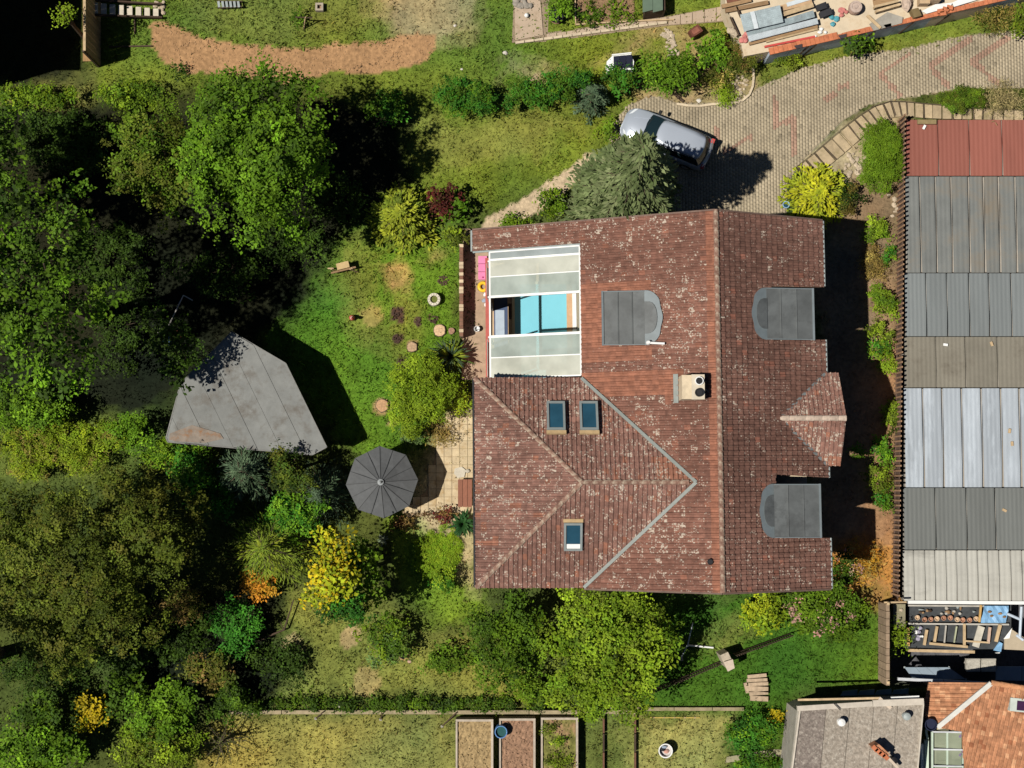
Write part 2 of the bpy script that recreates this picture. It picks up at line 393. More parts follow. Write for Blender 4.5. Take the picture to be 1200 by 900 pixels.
    Z[low] = LOWZ
    house = (X > -1.9) & (X < 14.4) & (Y > -4.9) & (Y < 12.1); Z[house] = -.06; D[house] = 0
    G.update(xs=xs, ys=ys, C=C, D=D, Z=Z)
    nx, ny = X.shape; idx = np.arange(nx * ny).reshape(nx, ny)
    q = np.stack([idx[:-1, :-1], idx[1:, :-1], idx[1:, 1:], idx[:-1, 1:]], -1).reshape(-1, 4)
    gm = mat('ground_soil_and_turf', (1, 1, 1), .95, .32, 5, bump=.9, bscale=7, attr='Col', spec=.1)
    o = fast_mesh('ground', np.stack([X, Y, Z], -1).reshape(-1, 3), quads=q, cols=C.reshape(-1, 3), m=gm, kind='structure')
make_ground()
def gsample(x, y):
    i = np.clip(np.searchsorted(G['xs'], x), 1, len(G['xs']) - 1); j = np.clip(np.searchsorted(G['ys'], y), 1, len(G['ys']) - 1)
    return G['C'][i, j], G['D'][i, j], G['Z'][i, j]

def blades(name, x, y, hgt, wid, spread, k, jitter=.35, bright=1.15):
    """tufts of k blades each, coloured like the turf they grow from"""
    n = len(x); C, D, Z = gsample(x, y)
    keep = rng.random(n) < D; x, y, C, Z = x[keep], y[keep], C[keep], Z[keep]; n = len(x)
    x = np.repeat(x, k) + rng.normal(0, spread, n * k); y = np.repeat(y, k) + rng.normal(0, spread, n * k); z = np.repeat(Z, k) - .02
    tc = np.repeat(rng.uniform(1 - jitter, 1 + jitter, (n, 1)), k, 0) * rng.uniform(.8, 1.2, (n * k, 1))
    C = np.repeat(C, k, 0) * tc * bright * np.stack([rng.uniform(.85, 1.2, n * k), np.ones(n * k), np.ones(n * k)], -1)
    m = n * k; a = rng.uniform(0, 2 * np.pi, m); h = hgt * rng.uniform(.6, 1.3, m); w = wid * rng.uniform(.7, 1.3, m); b = a + rng.normal(0, .8, m) + 1.57
    lean = h * rng.uniform(.3, 1.1, m)
    V = np.zeros((m, 3, 3))
    V[:, 0] = np.stack([x - np.cos(a) * w, y - np.sin(a) * w, z], -1); V[:, 1] = np.stack([x + np.cos(a) * w, y + np.sin(a) * w, z], -1)
    V[:, 2] = np.stack([x + np.cos(b) * lean, y + np.sin(b) * lean, z + h], -1)
    return fast_mesh(name, V.reshape(-1, 3), tris=np.arange(m * 3).reshape(-1, 3), cols=np.repeat(C, 3, 0), m=LEAF, kind='stuff')
n = 120000
blades('long_grass', rng.uniform(-27, 27, 16000), rng.uniform(-14, 25, 16000), .2, .05, .16, 3, .45, 1.25)
blades('grass', rng.uniform(-27, 27, n), rng.uniform(-14, 25, n), .09, .035, .07, 3)

# ------------------------------------------------------------------ driveway pavers
def seg_dist(x, y, a, b):
    dx, dy = b[0] - a[0], b[1] - a[1]; L = dx * dx + dy * dy
    t = max(0, min(1, ((x - a[0]) * dx + (y - a[1]) * dy) / L)); return math.hypot(x - a[0] - t * dx, y - a[1] - t * dy)
def make_driveway():
    red = [[(907, 112), (910, 148), (929, 138), (931, 180)], [(1064, 64), (1031, 86), (1054, 111)], [(1137, 46), (1090, 78), (1112, 101)], [(1180, 46), (1140, 72), (1169, 97)],
           [(968, 116), (980, 110)], [(984, 102), (994, 99)], [(838, 150), (842, 160)], [(850, 178), (880, 160)]]
    segs = [(l[i], l[i + 1]) for l in red for i in range(len(l) - 1)]
    V = []; Fq = []; Cc = []
    tw, tl = .15, .2
    poly = DRIVE
    for i in range(int(-1), 285):
        x = 4.0 + i * tw
        for j in range(0, 140):
            y = 11.5 + j * tl + (tl / 2 if i % 2 else 0)
            qx, qy = Q(x, y)
            if qx > 1400 or not bool(inpoly(np.array([qx]), np.array([qy]), poly)[0]): continue
            d = min(seg_dist(qx, qy, a, b) for a, b in segs)
            g = .004; z = random.uniform(.0125, .017)
            hx, hy = tw / 2 - g, tl / 2 - g
            o = len(V); tx, ty = random.uniform(-.02, .02), random.uniform(-.02, .02)
            V += [(x - hx, y - hy, -.05), (x + hx, y - hy, -.05), (x + hx, y + hy, -.05), (x - hx, y + hy, -.05)]
            V += [(x - hx, y - hy, z - tx * hx - ty * hy), (x + hx, y - hy, z + tx * hx - ty * hy), (x + hx, y + hy, z + tx * hx + ty * hy), (x - hx, y + hy, z - tx * hx + ty * hy)]
            Fq += [(o + 4, o + 5, o + 6, o + 7), (o, o + 1, o + 5, o + 4), (o + 1, o + 2, o + 6, o + 5), (o + 2, o + 3, o + 7, o + 6), (o + 3, o, o + 4, o + 7)]
            c = np.array((.36, .305, .215)) * random.uniform(.9, 1.08)
            if d < 3.2: c = np.array((.355, .225, .165)) * random.uniform(.85, 1.1)
            if random.random() < .03: c = c * .7
            Cc += [c] * 8
    bed = MB().slab(pp([(x, y) for x, y in DRIVE], .0095), .02).build('driveway', mat('joint_sand', (.30, .25, .175), .95, .2, 5), kind='structure')
    m = mat('concrete_pavers', (1, 1, 1), .9, .26, .45, bump=.3, attr='Col', spec=.2)
    fast_mesh('paver', V, quads=Fq, cols=np.array(Cc), m=m, parent=bed, kind='stuff')
make_driveway()

# ------------------------------------------------------------------ the large house
KW, KE = .45, .47
XR, ZR, YN, YS = 9.02, 9.0, 11.9, -4.76
def sk(x, y, z): return Vector((x - (y - 3.5) * .0085, y, z))      # the whole house stands turned by half a degree
def W(x, y): return sk(x, y, ZR - KW * (XR - x))                  # west slope
def E(x, y): return sk(x, y, ZR - KE * (x - XR))                  # east slope

def clip_poly(pts, poly):
    """Sutherland-Hodgman in slope coordinates; pts (u,v,h), poly ccw convex"""
    out = pts; n = len(poly)
    for i in range(n):
        ax, ay = poly[i]; bx, by = poly[(i + 1) % n]; ins = out; out = []
        if not ins: return []
        ds = [(bx - ax) * (p[1] - ay) - (by - ay) * (p[0] - ax) for p in ins]
        for k in range(len(ins)):
            p, q = ins[k], ins[(k + 1) % len(ins)]; dp, dq = ds[k], ds[(k + 1) % len(ins)]
            if dp >= 0: out.append(p)
            if (dp >= 0) != (dq >= 0):
                t = dp / (dp - dq); out.append(tuple(p[c] + (q[c] - p[c]) * t for c in range(3)))
    return out

def tile_roof(o, a, b, polys, colfn, parent, tw=.225, th=.285, name='roof_tile', thick=.16, wood=None):
    """interlocking tiles: rolls down the slope, courses stepping up it"""
    a = a.normalized(); n = a.cross(b).normalized(); b = n.cross(a).normalized()
    if n.z < 0: n = -n
    V = []; Fc = []; Cc = []; Lc = []
    prof = [(0, .0), (.5, .0), (.64, .048), (.86, .048), (1.0, .0)]
    for poly in polys:
        uv = [((p - o).dot(a), (p - o).dot(b)) for p in poly]
        ar = sum(uv[i][0] * uv[(i + 1) % len(uv)][1] - uv[(i + 1) % len(uv)][0] * uv[i][1] for i in range(len(uv)))
        if ar < 0: uv = uv[::-1]
        u0 = min(p[0] for p in uv); u1 = max(p[0] for p in uv); v0 = min(p[1] for p in uv); v1 = max(p[1] for p in uv)
        for r in range(int(math.floor(v0 / th)), int(math.ceil(v1 / th))):
            for c in range(int(math.floor(u0 / tw)) - 1, int(math.ceil(u1 / tw)) + 1):
                ub = c * tw; vb = r * th + random.uniform(-.012, .012); lift = random.uniform(.045, .065); tl = random.uniform(-.006, .006)
                rng_ = random.Random(c * 7919 + r * 104729)
                pts = [(ub, vb), (ub + tw, vb), (ub + tw, vb + th), (ub, vb + th)]
                sg = [min((uv[(i + 1) % len(uv)][0] - uv[i][0]) * (p[1] - uv[i][1]) - (uv[(i + 1) % len(uv)][1] - uv[i][1]) * (p[0] - uv[i][0]) for i in range(len(uv))) for p in pts]
                inside = min(sg) >= 0
                w0 = o + a * (ub + tw / 2) + b * (vb + th / 2)
                cc, li = colfn(w0, rng_)
                for k in range(4):
                    (pa, ha), (pb, hb) = prof[k], prof[k + 1]
                    top = [(ub + pa * tw, vb, ha + lift + tl), (ub + pb * tw, vb, hb + lift - tl), (ub + pb * tw, vb + th, hb + .006), (ub + pa * tw, vb + th, ha + .006)]
                    lip = [(ub + pa * tw, vb, ha - .005), (ub + pb * tw, vb, hb - .005), top[1], top[0]]
                    for qd in (top, lip):
                        if not inside:
                            if qd is lip:
                                qd = [q for q in qd]
                                mu = (qd[0][0] + qd[1][0]) / 2
                                if not all((uv[(i + 1) % len(uv)][0] - uv[i][0]) * (vb - uv[i][1]) - (uv[(i + 1) % len(uv)][1] - uv[i][1]) * (mu - uv[i][0]) >= 0 for i in range(len(uv))): continue
                            else:
                                qd = clip_poly(qd, uv)
                        if len(qd) < 3: continue
                        s = len(V)
                        for q in qd: V.append(tuple(o + a * q[0] + b * q[1] + n * q[2])); Cc.append(cc); Lc.append(li)
                        Fc.append(tuple(range(s, len(V))))
    off = world_of(parent)
    me = bpy.data.meshes.new(name); me.from_pydata([(v[0] - off.x, v[1] - off.y, v[2] - off.z) for v in V], [], Fc); me.update()
    at = me.attributes.new('Col', 'FLOAT_COLOR', 'POINT'); c4 = np.ones((len(V), 4), np.float32); c4[:, :3] = np.array(Cc); at.data.foreach_set('color', c4.ravel())
    at = me.attributes.new('lichen', 'FLOAT', 'POINT'); at.data.foreach_set('value', np.array(Lc, np.float32))
    me.materials.append(TILE); ob = bpy.data.objects.new(name, me); col.objects.link(ob); ob.parent = parent; ob['kind'] = 'stuff'
    return ob

def ridge_row(parent, p0, p1, name='ridge_tile', step=.40, r=.14, m=None):
    """overlapping half-round tiles along a ridge or hip"""
    p0 = Vector(p0); p1 = Vector(p1); d = p1 - p0; L = d.length; d.normalize()
    sd_ = d.cross(Vector((0, 0, 1))).normalized(); up = sd_.cross(d)
    k = max(1, int(L / step)); st = L / k; proto = None
    mats = m or [mat('ridge_clay', (.22, .125, .093), .9, .35, 5, bump=.4, dirt=(.40, .34, .26), dscale=5)]
    off = world_of(parent)
    rot = Matrix((d, sd_, up)).transposed().to_euler()
    for i in range(k):
        c = p0 + d * (st * i)
        if proto is None:
            mb = MB(); vs = []; 
            for xx, rr in ((0, r), (st + .05, r * .86)):
                for j in range(7):
                    t = math.pi * j / 6; vs.append((xx, rr * math.cos(t), rr * .75 * math.sin(t)))
            fs = [(j, j + 1, 8 + j, 7 + j) for j in range(6)] + [tuple(range(7)), tuple(range(7, 14))[::-1]]
            mb.add(vs, fs); proto = mb.build(name, mats[0], parent, local=True); ob = proto
            ob.location = c - off; ob.rotation_euler = rot
        else:
            ob = share(proto, name, parent, c - off + Vector((0, 0, random.uniform(-.008, .008))), rot=rot)

def build_house():
    C0 = sk(6, 3.5, 0)
    h = thing('large_house', 'large house under a lichen-flecked brown tiled roof with three zinc dormers', 'house', (C0.x, C0.y, 0))
    # walls
    def box_wall(x0, y0, x1, y1, z):
        return MB().prism([sk(x0, y0, 0), sk(x1, y0, 0), sk(x1, y1, 0), sk(x0, y1, 0)], -.1, z)
    wl_ = MB()
    for a in ((3.30, -4.25, 13.35, 11.4, 6.15), (-1.15, -4.2, 3.296, 4.25, 6.1), (-1.1, 11.05, 3.296, 11.4, 4.4)): wl_.v, wl_.f = MB.add(wl_, *(lambda m: (m.v, m.f))(box_wall(*a))).v, wl_.f
    for ya, yb in ((-4.25, -4.0), (11.15, 11.4)):
        pf = [(3.3, 6.154), (13.35, 6.154), (13.35, 6.7), (9.02, 8.72), (3.3, 6.18)]
        vs = [sk(x, ya, z) for x, z in pf] + [sk(x, yb, z) for x, z in pf]
        wl_.add(vs, [(0, 1, 2, 3, 4), (9, 8, 7, 6, 5)] + [(i, 5 + i, 5 + (i + 1) % 5, (i + 1) % 5) for i in range(5)])
    m_ = box_wall(13.354, 1.1, 14.3, 4.6, 6.3); wl_.add(m_.v, m_.f)
    wl_.build('wall', CREAM, h)
    for (y0, s) in ((10.2, 1), (5.6, 1), (-1.2, 1), (-3.6, 1)):
        c = sk(13.37, y0, 1.6); f = MB().box(c, (.08, 1.3, 1.4)).build('window', WHITEP, h); MB().box(c + Vector((.03, 0, 0)), (.06, 1.1, 1.2)).build('pane', GLASSBLUE, f)
    c = sk(14.32, 2.8, 1.05); d = MB().box(c, (.1, 1.1, 2.1)).build('door', DARKWOOD, h); MB().box(c + Vector((.08, .4, 0)), (.06, .04, .16)).build('handle', CHROME, d)
    for y0 in (-2.5, 2.3):
        c = sk(-1.17, y0, 1.3); f = MB().box(c, (.08, 1.7, 2.0)).build('window', WHITEP, h); MB().box(c - Vector((.03, 0, 0)), (.06, 1.5, 1.8)).build('pane', GLASSBLUE, f)
    # slope boards under the tiles
    bt = MB()
    notches = [(8.62, 6.31 - .02), (-.05, -2.5)]
    westp = [[W(3.2, 4.72), W(XR, 4.72), W(XR, YN), W(3.2, YN)], [W(-1.78, 10.9), W(3.2, 10.9), W(3.2, YN), W(-1.78, YN)],
             [W(3.2, 4.72), W(7.95, 0), W(XR, 0), W(XR, 4.72)], [W(3.2, YS), W(XR, YS), W(XR, 0), W(7.95, 0)]]
    XE = 14.22
    eastp = [[E(XR, YS), E(11.6, YS), E(11.6, YN), E(XR, YN)], [E(11.6, 8.72), E(XE, 8.85), E(XE, YN), E(11.6, YN)],
             [E(11.6, .35), E(XE, .2), E(XE, 6.45), E(11.6, 6.3)], [E(11.6, YS), E(XE, YS), E(XE, -2.5), E(11.6, -2.45)]]
    zw = 6.39; hz = 8.52
    wn_ = [[sk(-1.68, 4.72, zw), sk(3.2, 4.72, zw), sk(7.95, 0, hz), sk(3.04, 0, hz)]]
    ws_ = [[sk(-1.68, -4.72, zw), sk(3.04, 0, hz), sk(7.95, 0, hz), sk(3.2, -4.72, zw)]]
    ww_ = [[sk(-1.68, -4.72, zw), sk(3.04, 0, hz), sk(-1.68, 4.72, zw)]]
    gz = 6.57; gy = 2.84; gr = 7.62
    gn = [[sk(11.95, gy, gr), sk(14.85, gy, gr), sk(14.80, gy + 2.08, gz), sk(14.2, gy + 2.08, gz)]]
    gs = [[sk(11.95, gy, gr), sk(14.2, gy - 2.08, gz), sk(14.80, gy - 2.08, gz), sk(14.85, gy, gr)]]
    for g in (westp, eastp, wn_, ws_, ww_, gn, gs):
        for p in g: bt.slab([q - Vector((0, 0, .02)) for q in p], .12)
    bt.build('roof', mat('roof_boarding', (.16, .10, .07), .8, .2, 3), h)
    # tile colours: clean red strips lie below and beside the metal, the rest is brown under lichen
    def clean(p):
        k = 0
        px, py = p.x + (p.y - 3.5) * .0085, p.y
        if px < XR:
            if px < 4.4 and py > 5.9 and py < 8.7 and px > 3: k = .9
            if px < 6.4 and (8.5 < py < 9.0 or 5.4 < py < 6.15): k = .75
            if 3.2 < px < 7.5 and 3.75 < py < 5.0: k = .9
            if px > XR - .42: k = .8
        return k
    def cw(p, r):
        k = clean(p) * r.uniform(.7, 1.1)
        n_ = vn(p.x * .5, p.y * .5)
        base = Vector((.195, .095, .070)) * r.uniform(.86, 1.13) * (.8 + .4 * n_)
        if r.random() < .035: base = Vector((.25, .11, .075)) * r.uniform(.8, 1.1)
        red = Vector((.315, .135, .085)) * r.uniform(.85, 1.12)
        c = base.lerp(red, min(1, k))
        li = max(0, r.gauss(.56, .26)) * (1 - min(1, k * 1.15)) * (.72 + .4 * n_)
        return (c.x, c.y, c.z), min(1.2, li)
    def ce(p, r):
        n_ = vn(p.x * .5 + 40, p.y * .5)
        base = Vector((.168, .088, .068)) * r.uniform(.86, 1.13) * (.8 + .4 * n_)
        if r.random() < .03: base = Vector((.24, .105, .075)) * r.uniform(.8, 1.1)
        return tuple(base), min(1.1, max(0, r.gauss(.42, .26)) * (.7 + .4 * n_))
    def cv(p, r):
        n_ = vn(p.x * .6 + 90, p.y * .6)
        base = Vector((.21, .112, .088)) * r.uniform(.82, 1.16) * (.8 + .4 * n_)
        if r.random() < .06: base = Vector((.27, .12, .08)) * r.uniform(.8, 1.1)
        if p.x > 6.3 and abs(p.y) < 1.2 and p.y > 0: base = base.lerp(Vector((.34, .14, .08)), .5)
        return tuple(base), min(1.2, max(0, r.gauss(.6, .26)) * (.75 + .35 * n_))
    global vn
    gg = np.random.default_rng(3).random((64, 64))
    def vn(x, y):
        xi, yi = int(math.floor(x)), int(math.floor(y)); fx, fy = x - xi, y - yi
        fx = fx * fx * (3 - 2 * fx); fy = fy * fy * (3 - 2 * fy)
        q = lambda i, j: gg[i % 64, j % 64]
        return (q(xi, yi) * (1 - fx) + q(xi + 1, yi) * fx) * (1 - fy) + (q(xi, yi + 1) * (1 - fx) + q(xi + 1, yi + 1) * fx) * fy
    tile_roof(W(-1.78, YS), W(0, 1) - W(0, 0), W(1, 0) - W(0, 0), westp, cw, h)
    tile_roof(E(XE, YN), E(9, 0) - E(9, 1), E(9, 0) - E(10, 0), eastp, ce, h)
    ex = sk(1, 0, 0) - sk(0, 0, 0)
    tile_roof(wn_[0][1], -ex, wn_[0][3] - wn_[0][0] - ex * 4.72, wn_, cv, h, tw=.21)
    tile_roof(ws_[0][0], ex, ws_[0][1] - ws_[0][0] - ex * 4.72, ws_, cv, h, tw=.21)
    tile_roof(ww_[0][2], sk(0, 0, 0) - sk(0, 1, 0), sk(3.04, 0, hz) - sk(-1.68, 0, zw), ww_, cv, h, tw=.21)
    tile_roof(gn[0][2], -ex, gn[0][0] - sk(11.95, gy + 2.08, gz), gn, cv, h, tw=.2, th=.24)
    tile_roof(gs[0][1], ex, gs[0][0] - sk(11.95, gy - 2.08, gz), gs, cv, h, tw=.2, th=.24)
    # ridges and hips
    up = Vector((0, 0, .03))
    ridge_row(h, sk(XR, YS, ZR) + up, sk(XR, YN, ZR) + up, r=.125)
    ridge_row(h, sk(7.7, 0, hz) + up, sk(3.04, 0, hz) + up, r=.115)
    ridge_row(h, sk(-1.68, 4.72, zw) + up, sk(3.04, 0, hz) + up, r=.115)
    ridge_row(h, sk(-1.68, -4.72, zw) + up, sk(3.04, 0, hz) + up, r=.115)
    palem = [mat('pale_ridge_clay', (.45, .36, .29), .9, .3, 5, bump=.4)]
    ridge_row(h, sk(14.85, gy, gr) + up, sk(11.95, gy, gr) + up, r=.13, step=.33, m=palem)
    # valleys: metal strips
    def strip(p, q, w, name, m, lift=.05):
        d = (q - p).normalized(); s = d.cross(Vector((0, 0, 1))).normalized() * w / 2; u = Vector((0, 0, lift))
        return MB().slab([p - s + u, p + s + u, q + s + u, q - s + u], .03).build(name, m, h)
    VM = mat('valley_metal', (.235, .26, .245), .5, .15, 3)
    strip(sk(3.15, 4.72, zw), sk(8.0, .0, hz + .01), .145, 'valley_flashing', VM, .135)
    strip(sk(3.15, -4.72, zw), sk(8.0, -.0, hz + .01), .145, 'valley_flashing', VM, .135)
    strip(sk(14.2, gy + 2.08, gz), sk(11.9, gy, gr), .13, 'valley_flashing', ZINC, .07)
    strip(sk(14.2, gy - 2.08, gz), sk(11.9, gy, gr), .13, 'valley_flashing', ZINC, .07)
    # gutters
    for p, q in ((E(XE, 8.9), E(XE, YN)), (E(XE, gy + 2.1), E(XE, 6.45)), (E(XE, .2), E(XE, gy - 2.1)), (E(XE, YS), E(XE, -2.5))):
        u = Vector((.06, 0, -.03)); MB().tube([p + u, q + u], .055, 8).build('gutter', GREYMETAL, h)
    u = Vector((-.06, 0, -.04))
    MB().tube([W(-1.78, 10.9) + u, W(-1.78, YN) + u], .06, 8).build('gutter', GREYMETAL, h)
    MB().tube([ww_[0][0] + u, ww_[0][2] + u], .06, 8).build('gutter', DARK, h)
    MB().tube([W(-1.78, 10.86), W(3.2, 10.86)], .05, 8).build('gutter', GREYMETAL, h)
    verge = mat('verge_trim', (.15, .10, .08), .8, .25, 4)
    for p, q, s in ((W(-1.78, YN), W(XR, YN), 1), (E(XR, YN), E(XE, YN), 1), (W(3.2, YS), W(XR, YS), -1), (E(XR, YS), E(XE, YS), -1)):
        v = Vector((0, .04 * s, -.02)); MB().beam(p + v, q + v, .07, .16).build('verge_board', verge, h)
    # roof windows
    def skylight(px, py, zc, w, l, nrm_b, nrm_a, frost=False):
        c = P(px, py, zc); a = nrm_a.normalized(); b = nrm_b.normalized(); n = a.cross(b).normalized()
        if n.z < 0: n = -n
        def q(u, v, t): return c + a * u + b * v + n * t
        def fr(u0, v0, u1, v1, t0, t1):
            m = MB(); vs = [q(u0, v0, t0), q(u1, v0, t0), q(u1, v1, t0), q(u0, v1, t0), q(u0, v0, t1), q(u1, v0, t1), q(u1, v1, t1), q(u0, v1, t1)]
            return m.add(vs, [(3, 2, 1, 0), (4, 5, 6, 7), (0, 1, 5, 4), (1, 2, 6, 5), (2, 3, 7, 6), (3, 0, 4, 7)])
        sw = .1; m = MB(); 
        for r in ((-w / 2, -l / 2, -w / 2 + sw, l / 2), (w / 2 - sw, -l / 2, w / 2, l / 2), (-w / 2 + sw, -l / 2, w / 2 - sw, -l / 2 + sw), (-w / 2 + sw, l / 2 - sw, w / 2 - sw, l / 2)):
            t = fr(*r, 0, .22); m.add(t.v, t.f)
        f = m.build('roof_window', mat('window_frame_grey', (.22, .25, .25), .5, .1, 3), h)
        fr(-w / 2 + sw, -l / 2 + sw, w / 2 - sw, l / 2 - sw, .0, .16).build('pane', GLASSBLUE, f)
        mm = fr(-w / 2 - .03, l / 2, w / 2 + .03, l / 2 + .16, .02, .13); mm.build('flashing', mat('ochre_flashing', (.42, .30, .16), .8, .2, 4), f)
        if frost: fr(-w / 2 + sw, -l / 2 + sw, w / 2 - sw, -l / 2 + sw + .22, .162, .175).build('blind', WHITEP, f)
    upn = wn_[0][3] - wn_[0][0] - ex * 4.72; ups = ws_[0][1] - ws_[0][0] - ex * 4.72
    zz = lambda py_: 0
    skylight(651.5, 489, 7.35, .82, 1.42, upn, ex); skylight(690, 489, 7.35, .82, 1.42, upn, ex); skylight(671.5, 627, 7.45, .82, 1.36, ups, ex, True)
    # dormers
    sheetm = mat('dormer_zinc', (.105, .115, .118), .55, .28, 1.0, dirt=(.07, .076, .078), dscale=1.6, spec=.4)
    def dormer(xf, xb, xh, y0, y1, zf, zb, sgn):
        """front at xf, body back to xb, rounded apron to xh lying on the slope"""
        S = W if sgn < 0 else E
        d = MB().prism([sk(xf - sgn * .12, y0 + .08, 0), sk(xb, y0 + .08, 0), sk(xb, y1 - .08, 0), sk(xf - sgn * .12, y1 - .08, 0)], 5.6, zf - .12).build('dormer', mat('dormer_cheek', (.12, .13, .135), .6, .15, 3), h)
        k = 4; ys = [y0 + (y1 - y0) * i / k for i in range(k + 1)]
        xs_ = [xf, xf + (xb - xf) * .36, xf + (xb - xf) * .7, xb]
        for i in range(3):
            for side in range(1):
                xa, xc = xs_[i] + (.01 if i else 0) * -sgn, xs_[i + 1]
                za = zf + (zb - zf) * (xa - xf) / (xb - xf); zc = zf + (zb - zf) * (xc - xf) / (xb - xf)
                MB().slab([sk(xa, y0, za), sk(xc, y0, zc), sk(xc, y1, zc), sk(xa, y1, za)], .05).build('roof_sheet', sheetm, d)
                if i: MB().beam(sk(xa, y0 + .02, za + .01), sk(xa, y1 - .02, za + .01), .05, .05).build('seam', sheetm, d)
        for yy in (y0, y1): MB().beam(sk(xf, yy, zf + .02), sk(xb, yy, zb + .02), .04, .06).build('edge_trim', ZINCPALE, d)
        MB().beam(sk(xf, y0 - .03, zf + .01), sk(xf, y1 + .03, zf + .01), .09, .1).build('gutter', ZINCPALE, d)
        # pale apron lapped onto the tiles, stepped like a half octagon
        ym = (y0 + y1) / 2; hw = (y1 - y0) / 2; L = xh - xb
        out = [(0, 1.03)] + [(max(.0, math.cos(a)) ** .75 * (1 - .07 * math.cos(4 * a + .5 * math.pi) ** 2), 1.02 * math.sin(a)) for a in [R_(84 - i * 8) for i in range(22)]] + [(0, -1.03)]
        pts = []
        for t, s in out:
            x = xb + L * t; y = ym + hw * s; pts.append(S(x, y) + Vector((0, 0, .135)))
        MB().slab(pts, .04).build('apron_flashing', ZINCPALE, d)
        inn = [(-.02, .6)] + [(.68 * max(0, math.cos(a)) ** .6, .6 * math.sin(a)) for a in [R_(80 - i * 16) for i in range(11)]] + [(-.02, -.6)]
        pts = []
        for t, s in inn:
            x = xb + L * t; y = ym + hw * s; pts.append(S(x, y) + Vector((0, 0, .19)))
        MB().slab(pts, .06).build('saddle_sheet', sheetm, d)
        f = MB().box(sk(xf - sgn * .14, ym, zf - .55), (.07, (y1 - y0) * .7, .62)).build('window_frame', WHITEP, d)
    dormer(4.09, 5.95, 6.72, 6.12, 8.52, 7.5, 7.72, -1)
    dormer(13.46, 11.35, 10.62, 6.33, 8.6, 7.80, 8.05, 1)
    dormer(13.56, 11.5, 10.80, -2.42, -.1, 7.80, 8.03, 1)
    # chimney
    cx0, cy0 = P(812, 453.5, 9.55).xy; cz = 9.55
    ch = MB().prism([(cx0 - .47, cy0 - .52, 0), (cx0 + .47, cy0 - .52, 0), (cx0 + .47, cy0 + .52, 0), (cx0 - .47, cy0 + .52, 0)], 8.2, cz).build('chimney', mat('chimney_render', (.58, .48, .34), .9, .15, 4, bump=.2), h)
    MB().prism([(cx0 - .06, cy0 - .54, 0), (cx0 + .5, cy0 - .54, 0), (cx0 + .5, cy0 + .54, 0), (cx0 - .06, cy0 + .54, 0)], cz, cz + .06).build('cap', mat('chimney_cap', (.60, .53, .42), .9, .1, 3), ch)
    for dy in (.26, -.24):
        MB().lathe((cx0 + .26, cy0 + dy, cz + .06), [(.19, 0), (.19, .1), (.15, .1), (.15, .03)], 16).build('flue', WHITEP if dy > 0 else DARK, ch)
        MB().lathe((cx0 + .26, cy0 + dy, cz + .07), [(.145, 0), (.14, .05)], 14).build('flue_opening', DARK, ch)
    a = W(7.45, cy0 - .62); MB().slab([W(7.12, cy0 - .62) + Vector((0, 0, .1)), W(7.32, cy0 - .62) + Vector((0, 0, .12)), W(7.32, cy0 + .66) + Vector((0, 0, .12)), W(7.12, cy0 + .66) + Vector((0, 0, .1))], .05).build('flashing', VM, ch)
    # white vent pipe lying by the west dormer and a small dark vent
    p0 = P(758, 401.5, 8.0); p1 = P(779, 402.5, 8.2)
    MB().tube([p0, p1], .055, 8).build('overflow_pipe', WHITEP, h)
    MB().lathe(P(760, 401.5, 7.86), [(.12, 0), (.09, .2), (.05, .26)], 10).build('pipe_collar', WHITEP, h)
    MB().lathe(P(832, 658, 8.82), [(.1, 0), (.1, .12), (.14, .14), (.1, .2)], 10).build('vent_cowl', DARK, h)
    return h
house = build_house()

